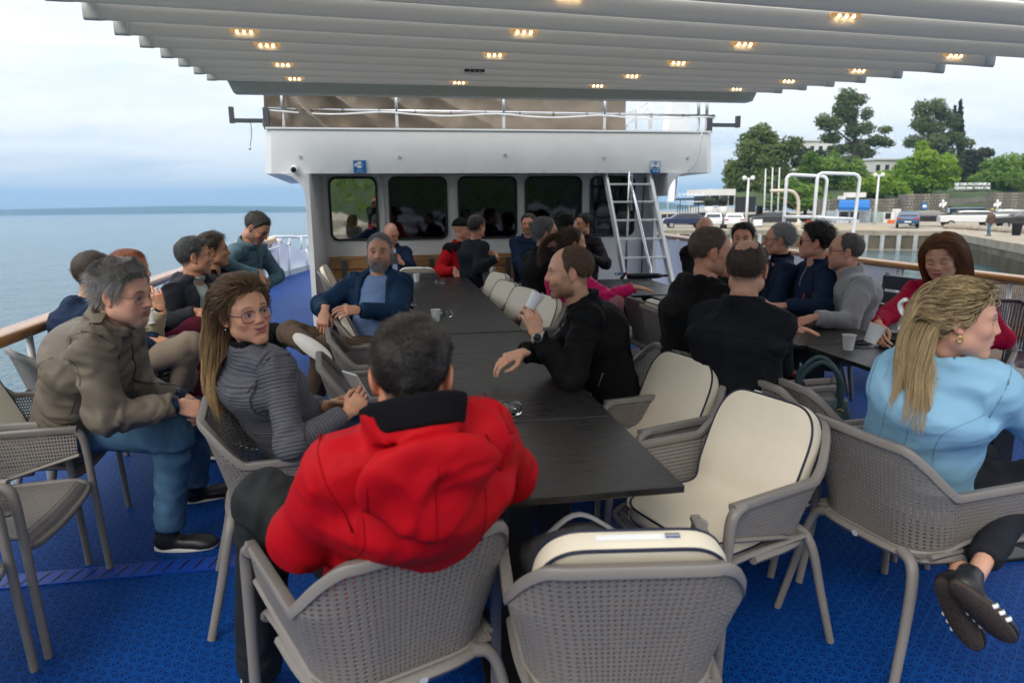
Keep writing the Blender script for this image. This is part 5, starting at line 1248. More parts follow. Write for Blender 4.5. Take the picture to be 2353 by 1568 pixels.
for c,lb in(('A','cream cushion leaning on the chair at the near end, its zip facing the camera'),('C','largest cream cushion, in the chair at the table corner'),('D','cream cushion in the chair beside the man in black'),('H3','cream cushion standing upright before the bearded man'),('I1','cream cushion tipped in the chair by the white post'),('I2','cream cushion in the chair before the bald man'),('I3','cream cushion upright before the man in the cap'),
              ('J0','cream cushion farthest along the dark tables'),('J1','cream cushion second farthest along the dark tables'),('J2','cream cushion third farthest along the dark tables'),('J3','cream cushion just behind the raised paper cup'),('J4','cream cushion half hidden behind the watch'),('K2','cream cushion behind the back of the drinking man'),('O','cream cushion behind the man in the olive jacket'),('R4','cream cushion behind the woman in the red jacket')):
    cushion(CH[c],lb,shift=(0,.012),lift=-.012)
b=MB();b.bbox((-.200,-.115,.462),(.200,.262,.504),.02);t=b.obj('seat_cushion',M_cush,None,True,loc=CH['E'].location);t.rotation_euler=CH['E'].rotation_euler;tag(t,'cream seat cushion under the woman in pale blue','cushion','cream cushions on the net chairs')
for z in(.467,.499):b=MB();b.tube([(x,y,z)for x,y in rrect(-.202,.202,-.117,.264,.03,3)],.004,6,closed=True);b.obj('piping',M_pipe,t,True)
# small things on the tables
M_cup=mat('white_plastic_cup',(0.80,0.80,0.80),0.35,var=0.02,sss=0.0)
M_glass=mat('clear_glass',(0.86,0.93,0.93),0.03,var=0,trans=1.0,ior=1.48)
M_coffee=mat('coffee',(0.02,0.008,0.004),0.1,var=0)
def cup(p,label,tilt=(0,0),s=1.0):
    t=empty('plastic_cup',p,0,label,'cup','white plastic cups');t.rotation_euler=(tilt[0],tilt[1],0)
    b=MB();b.lathe([(.001,.003),(.0235*s,.003),(.0235*s,.0),(.025*s,.0),(.034*s,.078*s),(.0365*s,.080*s),(.0365*s,.083*s),(.033*s,.083*s),(.0235*s,.006)],24);b.obj('cup_wall',M_cup,t,angle=40)
    b=MB();b.add([(.030*s*math.cos(a),.030*s*math.sin(a),.055*s)for a in np.linspace(0,2*math.pi,20,endpoint=False)],[tuple(range(20))]);b.obj('coffee',M_coffee,t)
    return t
def ashtray(p,label):
    t=empty('ashtray',p,0.3,label,'ashtray','glass ashtrays')
    b=MB();n=48;prof=[(.001,0),(.047,0),(.052,.004),(.053,.030),(.051,.034),(.046,.034),(.043,.030),(.040,.010),(.001,.009)]
    V=[];a=np.linspace(0,2*np.pi,n,endpoint=False)
    for r_,z in prof:
        for t_ in a:
            notch=max(0,1-min(abs(((t_+k*2*math.pi/3)%(2*math.pi))-math.pi)for k in range(3))/.16)
            V.append((r_*math.cos(t_),r_*math.sin(t_),z-(.012*notch**.5 if z>.025 else 0)))
    m_=len(prof);b.add(V,[(i*n+j,i*n+(j+1)%n,(i+1)*n+(j+1)%n,(i+1)*n+j)for i in range(m_-1)for j in range(n)]);b.obj('glass_bowl',M_glass,t,angle=50)
    return t
ZT=.741
ashtray(G(1168,948,.745),'glass ashtray on the dark table to the right of the red jacket')
ashtray(G(1023,727,ZT),'glass ashtray beside the white cup in the middle of the row');ashtray(G(1010,651,ZT),'glass ashtray at the far end of the row of tables');ashtray(G(1423,633,ZT),'glass ashtray next to the folded umbrella')
cup(G(1001,738,ZT),'white plastic cup beside a glass ashtray in the middle of the row');cup(G(957,647,ZT),'white plastic cup at the far end of the row of tables');cup(G(1948,803,ZT),'white plastic cup standing on the quay side table')
# folded black umbrella and red lighter on the far quay side table
q0,q1=G(1440,634,.765),G(1520,633,.765);t=empty('umbrella',q0,0,'black folded umbrella lying on the far quay side table','umbrella');of=-Vector(t.location)
b=MB();b.tube(smooth_path([q0,q0*.5+q1*.5,q1],10),[.026,.03,.03,.031,.032,.031,.03,.029,.028,.02],10);o=b.obj('folded_cloth',M_black,t,True);o.location=of
b=MB();b.tube([q1,q1+(q1-q0)*.12,q1+(q1-q0)*.2],[.010,.016,.010],8);o=b.obj('handle',M_black,t,True);o.location=of
q=G(1432,640,.742);b=MB();b.tube([q+(-.03,0,0),q+(.02,0,.05)],.016,8);t=b.obj('flashlight',M_black,smooth=True);tag(t,'small black torch with a red end beside the folded umbrella','torch')
b=MB();b.tube([q+(.02,0,.05),q+(.032,0,.062)],.019,8);b.obj('end_cap',mat('red_plastic',(.5,.01,.02),.4),t,True)
# tablet under the hand on the quay side table
q=G(1795,748,.745);b=MB();b.bbox((-.11,-.085,0),(.11,.085,.009),.004);t=b.obj('tablet',mat('silver_shell',(.5,.5,.52),.3,metal=.6),loc=q);t.rotation_euler=(0,0,.1);tag(t,'thin silver tablet lying under a hand on the quay side table','tablet')
b=MB();b.box((-.10,-.077,.0092),(.10,.077,.0098));b.obj('screen',mat('dark_screen',(.01,.01,.012),.1),t)
# slim phone under the resting hand
q=G(1195,815,.747);b=MB();b.bbox((-.075,-.035,0),(.075,.035,.008),.003);t=b.obj('phone',M_black,loc=q);t.rotation_euler=(0,0,.35);tag(t,'dark phone lying under the hand of the drinking man','phone')
b=MB();b.bbox((-.0755,-.0355,.002),(.0755,.0355,.005),.001);b.obj('frame',mat('brass_frame',(.35,.25,.08),.3,metal=.8),t)
# ================================================================== PEOPLE: builders
def frame(a,pitch=0.0,roll=0.0):
    """columns: right, forward, up; a is the facing in degrees, 0 = away from the camera, 90 = to the right"""
    a,p,r=map(math.radians,(a,pitch,roll))
    f0=np.array([math.sin(a),math.cos(a),0]);rt=np.array([math.cos(a),-math.sin(a),0]);Z=np.array([0,0,1.])
    f=math.cos(p)*f0-math.sin(p)*Z;u=math.cos(p)*Z+math.sin(p)*f0
    r2=math.cos(r)*rt+math.sin(r)*u;u2=math.cos(r)*u-math.sin(r)*rt
    return np.stack([r2,f,u2],1)
HEADS={}
def head_mesh(fem=False,heavy=0.0,h=.0032,eyes=1.0,smile=0.0):
    key=(fem,heavy,h,eyes,smile)
    if key in HEADS:return HEADS[key]
    s=SDF((-.105,-.13,-.145),(.105,.145,.145),h)
    s.ell((0,-.018,.034),(.0745,.096,.087),k=.01)
    s.ell((0,.020,.020),(.067,.070,.080),k=.03)
    s.ell((0,.030,-.032),(.058+heavy*.006,.060,.072),k=.03)
    jw=.046 if fem else .051
    s.ell((0,.036,-.072),(jw+heavy*.008,.048,.036+heavy*.004),k=.03)
    s.cap((-.016 if not fem else-.009,.074,-.100),(.016 if not fem else .009,.074,-.100),.0165,k=.025)
    for sx in(-1,1):
        s.ell((sx*(jw+.001),.005,-.062),(.020+heavy*.006,.030,.026),k=.03)
        s.ell((sx*.040,.060,-.022),(.022+heavy*.004,.022,.022),k=.022)
        s.cap((sx*.012,.0835,.027),(sx*.044,.068,.026),.010 if fem else .0125,k=.014)
        if heavy:s.ell((sx*.035,.050,-.060),(.024,.028,.028),k=.03)
    s.ell((0,.078,-.055),(.026,.018,.024),k=.02)
    for sx in(-1,1):s.ell((sx*.0315,.092,.004),(.0185,.014,.0135),k=.012,mode='sub')
    for sx in(-1,1):s.ell((sx*.0315,.0735,.003),(.0165,.0135,.0125),k=.005)
    nb_=.0075 if fem else .009
    s.cap((0,.089,.016),(0,.107 if not fem else .103,-.022),nb_*.8,nb_*1.35,k=.012)
    for sx in(-1,1):s.ell((sx*.0125,.094,-.027),(.0085,.011,.0075),k=.007)
    for sx in(-1,1):s.ell((sx*.0065,.100,-.0345),(.0036,.005,.003),k=.003,mode='sub')
    ly=.0905
    s.cap((-.019-.004*smile,ly-.008,-.0535+.005*smile),(0,ly+.001,-.0515),.0052,k=.005);s.cap((.019+.004*smile,ly-.008,-.0535+.005*smile),(0,ly+.001,-.0515),.0052,k=.005)
    s.cap((-.016,ly-.008,-.0615+.004*smile),(0,ly+.001,-.0645),.0060,k=.005);s.cap((.016,ly-.008,-.0615+.004*smile),(0,ly+.001,-.0645),.0060,k=.005)
    s.cap((-.023-.004*smile,ly-.002,-.0575+.006*smile),(0,ly+.008,-.0580),.0016,k=.004,mode='sub');s.cap((.023+.004*smile,ly-.002,-.0575+.006*smile),(0,ly+.008,-.0580),.0016,k=.004,mode='sub')
    s.ell((0,.092,-.076),(.018,.008,.005),k=.010,mode='sub')
    for sx in(-1,1):
        R=rz(sx*.35)@ry(sx*.10)
        s.ell((sx*.0795,-.012,-.004),(.0085,.0185,.0305),rot=R,k=.006);s.ell((sx*.087,-.006,.000),(.006,.010,.017),rot=R,k=.005,mode='sub')
        s.ell((sx*.078,-.004,-.030),(.007,.009,.010),k=.006)
    s.cap((0,-.022,-.06),(0,-.030,-.095),.053 if not fem else .046,.048 if not fem else .042,k=.03)
    V,Q=s.mesh();V=relax(V,Q,1,.35)
    HEADS[key]=(V,Q);return V,Q
def smooth01(x,a,b):return sstep(x,a,b)
def head_colors(V,skin,fem=False,beard=0.0,beardcol=(.10,.09,.08),brow=(.05,.035,.025),lips=None,eyecol=(.10,.06,.03),gaze=(0,0),eyes=1.0,scalp=0.0,scalpcol=(.1,.08,.06),recede=0.0,smile=0.0,redness=1.0):
    x,y,z=V.T;ax=np.abs(x);sk=np.array(skin,float);C=np.tile(sk,(len(V),1))
    def mix(mask,col):
        C[:]=C*(1-mask[:,None])+np.array(col)*mask[:,None]
    n=vnoise(V*60)*.5+vnoise(V*140)*.3
    C*=(1+.05*n)[:,None]
    red=sk*(1.10,.88,.84)
    mix(redness*.55*np.exp(-(((ax-.040)/.022)**2+((z+.022)/.022)**2))*(y>.03),red)
    mix(redness*.6*np.exp(-((x/.014)**2+((z+.024)/.014)**2))*(y>.08),red)
    mix(redness*.6*smooth01(ax,.075,.083),red)
    # beard or stubble
    if beard:
        jawl=smooth01(-z,.030,.046)*smooth01(y,-.030,.012);side=smooth01(ax,.050,.062)*smooth01(-z,-.004,.02)*smooth01(y,-.02,.0)*(1-smooth01(y,.035,.05))
        mous=np.exp(-((z+.043)/.0065)**2)*(ax<.028)*(y>.07)
        lipm=np.exp(-((x/.021)**4+((z+.058)/.0095)**4))*(y>.075)
        cheek=np.exp(-(((ax-.034)/.018)**2+((z+.032)/.016)**2))
        m=np.clip(np.maximum(np.maximum(jawl,side),mous)-lipm-.7*cheek,0,1)*(z>-.135)
        mix(np.clip(m*beard*(1+.5*n),0,1),beardcol)
    if scalp:
        zl=hairline(V,recede);mix(scalp*smooth01(z-zl,-.006,.012)*(1+.2*n),scalpcol)
    lips=tuple(sk*(.86,.50,.48))if lips is None else lips
    cor=.006*smile*smooth01(ax,.005,.022)
    lipm=np.exp(-((x/(.0205+.003*smile))**4+((z+.0578-cor)/.0092)**4))*(y>.075)
    mix(np.clip(lipm*1.2,0,1)*.9,lips)
    mix(np.exp(-((x/(.021+.004*smile))**6+((z+.0578-cor)/.0017)**2))*(y>.07)*.8,np.array(lips)*.25)
    # brows
    bx=(ax-.032)/.0165;arch=.0285+.004*(1-bx**2)-.002*bx
    mix(np.exp(-(bx**6+((z-arch)/(.0028 if fem else .0038))**4))*(y>.05)*.92,brow)
    # eyes: white, iris, pupil, lash line
    ex=(ax-.0315);eo=.0052*eyes
    if eyes>.05:
        top=eo*np.clip(1-(ex/.0145)**2,0,1)+.003;bot=-.0042*np.clip(1-(ex/.0145)**2,0,1)+.003
        inside=((z<top)&(z>bot)&(np.abs(ex)<.0138)&(y>.06)).astype(float)
        mix(inside*.95,(.62,.58,.55))
        dd=np.sqrt((x-np.sign(x)*.0315-gaze[0])**2+(z-.0033-gaze[1])**2)
        mix(inside*(1-smooth01(dd,.0050,.0060)),eyecol);mix(inside*(1-smooth01(dd,.0020,.0028)),(.008,.006,.006))
        lash=np.exp(-((z-top)/(.0016 if not fem else .0021))**2)*(np.abs(ex)<.0150)*(y>.055);mix(lash*.9,(.02,.014,.012))
        mix(np.exp(-((z-bot)/.0011)**2)*(np.abs(ex)<.0130)*(y>.058)*.45,(.10,.05,.04))
    else:
        lash=np.exp(-((z+.0015-.004*(ex/.0145)**2)/.0019)**2)*(np.abs(ex)<.0150)*(y>.055);mix(lash*.85,(.03,.018,.015))
    mix(np.exp(-((z-.0125)/.0016)**2)*(np.abs(ex)<.0145)*(y>.06)*.35,sk*(.5,.36,.32))
    mix(np.exp(-(((ax-.0065)/.003)**2+((z+.0345)/.0026)**2))*(y>.085)*.8,sk*.12)
    return np.clip(C,0,1)
_AZ=np.radians([0,20,35,52,64,78,88,104,118,140,180]);_ZL=np.array([.080,.080,.074,.054,.026,-.014,.022,.016,-.030,-.062,-.068])
_REC=np.array([.030,.045,.055,.035,.012,0,0,0,0,0,0])
def hairline(V,recede=0.0):
    az=np.arctan2(np.abs(V[...,0]),V[...,1]+.005);return np.interp(az,_AZ,_ZL+_REC*recede)
HANDS={}
def hand_mesh(pose='relaxed',side=1,h=.0034):
    key=(pose,side,h)
    if key in HANDS:return HANDS[key]
    B={'relaxed':(22,34,22),'flat':(6,10,6),'grip':(48,52,34),'fist':(72,84,50),'point':(20,60,40),'cup':(38,48,30),'spread':(14,18,10),'pinch':(40,40,20)}[pose]
    s=SDF((-.085,-.05,-.11),(.065,.20,.045),h)
    s.econe((0,-.045,0),(0,.005,0),(.027,.020),(.029,.019),(1,0,0),k=.012)
    s.econe((.001,.022,-.001),(0,.080,0),(.036,.0165),(.0405,.0135),(1,0,0),k=.016)
    Ls=[(.043,.026,.020),(.047,.030,.021),(.043,.028,.020),(.033,.021,.018)]
    for i,(bx,by)in enumerate(((-.0295,.086),(-.0095,.091),(.0105,.087),(.0285,.078))):
        p=np.array([bx,by-.016,-.001]);a=0.0;sp_=(-.10,-.03,.05,.14)[i]*(1.6 if pose=='spread' else 1)
        r=.0092-.0008*(i==3);tw=1+.10*(i-1)*(pose not in('flat',))
        pts=[p]
        for q,L in enumerate(Ls[i]):
            a+=math.radians(B[q]*tw+(8*i if pose=='point' and i>0 else 0));L2=L+(.016 if q==0 else 0)
            d_=np.array([math.sin(sp_)*math.cos(a),math.cos(sp_)*math.cos(a),-math.sin(a)]);pn=pts[-1]+d_*L2
            s.cap(pts[-1],pn,r,r-.0008,k=.0035 if q else .006);r-=.0008;pts.append(pn)
    tb={'fist':[(-.024,.022,-.010),(-.046,.050,-.026),(-.030,.076,-.040),(-.008,.082,-.046)],'flat':[(-.024,.018,-.006),(-.052,.046,-.010),(-.060,.078,-.012),(-.060,.100,-.013)]}.get(pose,[(-.024,.020,-.008),(-.047,.048,-.026),(-.048,.080,-.040),(-.038,.102,-.048)])
    for q,(r0,r1)in enumerate(((.0145,.0112),(.0108,.0096),(.0096,.0082))):s.cap(tb[q],tb[q+1],r0,r1,k=.010 if q==0 else .004)
    V,Q=s.mesh();V=relax(V,Q,1,.3)
    if side<0:V=V*np.array([-1,1,1]);Q=Q[:,::-1]
    HANDS[key]=(V,Q);return V,Q
M_skin=mat('skin',(.5,.3,.2),0.46,var=.04,vscale=30,vcol=True,sss=0.12,bump=0.10,bscale=420,bdist=.002,spec=.4)
def cloth(name,col,rough=.8,sheen=.0,var=.10,bump=.25,bscale=160,wr=.55,wscale=7.0,**kw):
    kw.setdefault('spec',.14);m=mat('cloth_'+name,col,rough,var=var,vscale=9,bump=bump,bscale=bscale,sheen=sheen,bdist=.004,**kw)
    t=m.node_tree;L=t.links;b=t.nodes['Principled BSDF']
    if wr and not any(n.name=='wr' for n in t.nodes):
        c=t.nodes.new('ShaderNodeTexCoord');n=t.nodes.new('ShaderNodeTexNoise');n.name='wr';n.noise_type='RIDGED_MULTIFRACTAL';n.inputs['Scale'].default_value=wscale;n.inputs['Detail'].default_value=3;n.inputs['Roughness'].default_value=.45;n.inputs['Distortion'].default_value=.7
        L.new(c.outputs['Object'],n.inputs['Vector']);bp=t.nodes.new('ShaderNodeBump');bp.inputs['Strength'].default_value=wr;bp.inputs['Distance'].default_value=.012
        L.new(n.outputs['Fac'],bp.inputs['Height'])
        if b.inputs['Normal'].links:L.new(b.inputs['Normal'].links[0].from_socket,bp.inputs['Normal'])
        L.new(bp.outputs[0],b.inputs['Normal'])
    return m
def ribbed(name,col,pitch=.0130):
    m=cloth(name,col,rough=.42,var=.05,bump=0,wr=0)
    t=m.node_tree;b=t.nodes['Principled BSDF'];L=t.links
    a=t.nodes.new('ShaderNodeAttribute');a.attribute_name='rib'
    k=t.nodes.new('ShaderNodeMath');k.operation='MULTIPLY';k.inputs[1].default_value=math.pi/pitch;L.new(a.outputs['Fac'],k.inputs[0])
    sn=t.nodes.new('ShaderNodeMath');sn.operation='SINE';L.new(k.outputs[0],sn.inputs[0])
    ab=t.nodes.new('ShaderNodeMath');ab.operation='ABSOLUTE';L.new(sn.outputs[0],ab.inputs[0])
    pw=t.nodes.new('ShaderNodeMath');pw.operation='POWER';pw.inputs[1].default_value=.55;L.new(ab.outputs[0],pw.inputs[0])
    bp=t.nodes.new('ShaderNodeBump');bp.inputs['Strength'].default_value=1.0;bp.inputs['Distance'].default_value=.0030;L.new(pw.outputs[0],bp.inputs['Height']);L.new(bp.outputs[0],b.inputs['Normal'])
    return m
HAIRM={}
def hair_mat(col,col2=None,rough=.38,tip=None):
    key=(tuple(col),tuple(col2 or col),rough,tip)
    if key in HAIRM:return HAIRM[key]
    m=bpy.data.materials.new('hair_fibre');m.use_nodes=True;t=m.node_tree;b=t.nodes['Principled BSDF'];L=t.links
    hi=t.nodes.new('ShaderNodeHairInfo');r=t.nodes.new('ShaderNodeValToRGB');c2=col2 or[c*1.5 for c in col]
    r.color_ramp.elements[0].color=(*[c*.75 for c in col],1);r.color_ramp.elements[1].color=(*c2,1)
    L.new(hi.outputs['Random'],r.inputs[0]);bc=r.outputs[0]
    if tip:
        mr=t.nodes.new('ShaderNodeMapRange');mr.inputs['From Min'].default_value=.12;mr.inputs['From Max'].default_value=.75;L.new(hi.outputs['Intercept'],mr.inputs[0]);mx=t.nodes.new('ShaderNodeMix');mx.data_type='RGBA'
        r2=t.nodes.new('ShaderNodeValToRGB');r2.color_ramp.elements[0].color=(*[c*.65 for c in tip],1);r2.color_ramp.elements[1].color=(*[c*1.15 for c in tip],1);L.new(hi.outputs['Random'],r2.inputs[0])
        L.new(mr.outputs[0],mx.inputs[0]);L.new(r.outputs[0],mx.inputs[6]);L.new(r2.outputs[0],mx.inputs[7]);bc=mx.outputs[2]
    L.new(bc,b.inputs['Base Color']);b.inputs['Roughness'].default_value=rough;b.inputs['Specular IOR Level'].default_value=.35
    HAIRM[key]=m;return m
def hair_curves(name,pts,m,parent,r0=.00055,r1=.0002):
    """pts (n, k, 3) in world space"""
    n,k,_=pts.shape;hc=bpy.data.hair_curves.new(name);hc.add_curves([k]*n)
    off=np.array(parent.matrix_world.translation)if parent else np.zeros(3)
    hc.attributes['position'].data.foreach_set('vector',(pts.reshape(-1,3)).astype(np.float32).ravel())
    ra=hc.attributes.get('radius')or hc.attributes.new('radius','FLOAT','POINT')
    ra.data.foreach_set('value',np.tile(np.linspace(r0,r1,k),n).astype(np.float32))
    hc.materials.append(m);o=bpy.data.objects.new(name,hc);COL.objects.link(o);return o
def grow(P0,D0,K,step,flow,R,rng,lift=.6,curl=.0,curlf=25.,coll=None,grav=0.0,keep=.55,clump=0.0):
    """strands in head-local space; flow(p, t) -> direction; coll(p) -> p pushed outside"""
    n=len(P0);out=np.zeros((n,K,3));p=P0.copy();d=D0.copy();out[:,0]=p;g=R.T@np.array([0,0,-1.])
    step=np.broadcast_to(np.asarray(step,float),(n,))[:,None];ph=rng.random((n,1))*6.28
    for k in range(1,K):
        t=k/(K-1);f=flow(p,t);f=f/np.maximum(np.linalg.norm(f,axis=1),1e-6)[:,None]
        w=D0*lift*max(0,1-1.5*t)+f+g*grav*t
        if curl:w=w+curl*np.stack([vnoise(p*curlf+3),vnoise(p*curlf+17),vnoise(p*curlf+31)],-1)*2
        d=keep*d+(1-keep)*w/np.maximum(np.linalg.norm(w,axis=1),1e-6)[:,None];d=d/np.maximum(np.linalg.norm(d,axis=1),1e-6)[:,None]
        p=p+d*step
        if coll is not None:p=coll(p)
        out[:,k]=p
    return out
def ell_push(c,r,m=.003):
    c=np.asarray(c);r=np.asarray(r)
    def f(p):
        q=(p-c)/(r+m);l=np.linalg.norm(q,axis=1);k=np.where(l<1,1/np.maximum(l,1e-4),1.)[:,None];return c+q*k*(r+m)
    return f
CR_C,CR_R=np.array([0,-.018,.034]),np.array([.0745,.096,.087])
def cranium(p,t):
    q=p-CR_C.astype(np.float32);r=(CR_R+t).astype(np.float32);k0=np.linalg.norm(q/r,axis=-1);k1=np.linalg.norm(q/(r*r),axis=-1)
    d1=k0*(k0-1)/np.maximum(k1,1e-6)
    q2=p-np.array([0,.020,.020],np.float32);r2=np.array([.067,.070,.080],np.float32)+np.float32(t);k0=np.linalg.norm(q2/r2,axis=-1);k1=np.linalg.norm(q2/(r2*r2),axis=-1)
    d2=k0*(k0-1)/np.maximum(k1,1e-6);h_=np.maximum(.03-np.abs(d1-d2),0)/.03
    return np.minimum(d1,d2)-h_*h_*.03*.25
def hair_cap(top=.012,side=.006,back=.008,recede=0.0,bald=0.0,h=.0045,noise=.003,lower=0.0,seed=0,nape=.0):
    s=SDF((-.12,-.16,-.16),(.12,.14,.19),h)
    def fn(p):
        z=p[...,2];up=sstep(z,-.01,.09);bk=sstep(-p[...,1],.02,.09)
        t=side+(top-side)*up+(back-side)*bk*(1-up)
        d=cranium(p,0.0)-t+noise*vnoise(p*55+seed)
        zl=hairline(p,recede)-lower*sstep(-p[...,1],.0,.06)
        d=d+t*.9*(1-sstep(z-zl,.0,.040))
        if nape:zl=zl-nape*sstep(-p[...,1],.02,.07)
        d=np.maximum(d,(zl-z+.004*vnoise(p*90+seed))*.8)
        if bald:d=np.maximum(d,(.050*bald+.006*vnoise(p*45))-np.sqrt(p[...,0]**2+((p[...,1]+.035)*.75)**2+(np.minimum(p[...,2]-.07,0)*1.2)**2))
        return np.maximum(d,-(cranium(p,-.004)))
    s.fn((-.12,-.16,-.16),(.12,.14,.19),fn,k=.0001)
    return s.mesh()
def limb_ik(a,b,l1,l2,hint):
    v=b-a;d=np.linalg.norm(v)
    if d>.985*(l1+l2):f=d/(.985*(l1+l2));l1,l2=l1*f,l2*f
    u=v/d;x=(l1*l1-l2*l2+d*d)/(2*d);hgt=math.sqrt(max(l1*l1-x*x,1e-6));w=np.asarray(hint,float);w=w-u*w.dot(u);w=nrm(w)
    return a+u*x+w*hgt
def cloth_mesh(s,segs,amp=.006,seed=0,ribs=False,smooth_it=1,fine=.5):
    """surface of s with folds that run across the nearest limb; segs: list of (a, b, weight)"""
    V,Q=s.mesh()
    if len(V)==0:return V,Q,np.zeros(0)
    best=np.full(len(V),9.);T=np.zeros(len(V));A=np.zeros((len(V),3));W_=np.ones(len(V))
    base=0
    for a,b,w in segs:
        ba=b-a;L=max(np.linalg.norm(ba),1e-6);ax=ba/L;t=(V-a)@ax;tc=np.clip(t,0,L);d=np.linalg.norm(V-a-tc[:,None]*ax,axis=1)-(w if w>0.03 else 0)
        m=d<best;best[m]=d[m];T[m]=t[m]+base;A[m]=ax;base+=L
        bend=np.exp(-((L-t)/.10)**2)+np.exp(-(t/.10)**2);W_[m]=(.55+.75*bend)[m]
    Vn=normals(V,Q);q=V*5.0+A*((V*A).sum(1)*4.5)[:,None]
    wv=q+1.3*np.stack([vnoise(V*5+seed),vnoise(V*5+seed+7),vnoise(V*5+seed+13)],-1)
    r=1-2*np.abs(vnoise(wv+seed));r2=1-2*np.abs(vnoise(wv*2.1+seed+5))
    V=V+Vn*(amp*W_*(1.0*r+1.3*fine*r2-.3)+.25*amp*vnoise(V*7+seed))[:,None]
    V=relax(V,Q,smooth_it,.35)
    return V,Q,T
def uvball(c,r,n=12,m_=8):
    V=[];F_=[]
    for i in range(m_+1):
        for j in range(n):
            a,b=math.pi*i/m_,2*math.pi*j/n;V.append((c[0]+r*math.sin(a)*math.cos(b),c[1]+r*math.sin(a)*math.sin(b),c[2]+r*math.cos(a)))
    for i in range(m_):
        for j in range(n):F_.append((i*n+j,i*n+(j+1)%n,(i+1)*n+(j+1)%n,(i+1)*n+j))
    return np.array(V),np.array(F_)
SK_L,SK_M,SK_R=(.56,.285,.170),(.46,.225,.130),(.56,.27,.165)
M_shoe=mat('black_leather',(.014,.014,.016),.38,var=.2,bump=.15,bscale=60,bdist=.004)
M_sole=mat('white_sole',(.62,.60,.56),.6,var=.08)
M_gls=mat('glasses_frame',(.02,.02,.03),.3,var=0)
def lens_mat(name,tint,k):
    m=bpy.data.materials.new(name);m.use_nodes=True;t=m.node_tree;t.nodes.clear();a=t.nodes.new('ShaderNodeBsdfTransparent');a.inputs[0].default_value=(*tint,1)
    g=t.nodes.new('ShaderNodeBsdfGlossy');g.inputs['Roughness'].default_value=.03;mx=t.nodes.new('ShaderNodeMixShader');mx.inputs[0].default_value=k;o=t.nodes.new('ShaderNodeOutputMaterial')
    t.links.new(a.outputs[0],mx.inputs[1]);t.links.new(g.outputs[0],mx.inputs[2]);t.links.new(mx.outputs[0],o.inputs[0]);return m
M_lens=lens_mat('glasses_lens',(.93,.94,.96),.06)
BODYCOUNT=[0]
from mathutils.bvhtree import BVHTree
_SM={}
def seam_mat(m):
    if m.name not in _SM:
        c=m.node_tree.nodes['Principled BSDF'].inputs['Base Color'];v=[n for n in m.node_tree.nodes if n.type=='VECT_MATH'];cc=tuple(v[0].inputs[0].default_value)if v else tuple(c.default_value)[:3]
        _SM[m.name]=mat('seam_'+m.name,tuple(k*.55 for k in cc),.8,var=0,spec=.1)
    return _SM[m.name]
class Person:pass
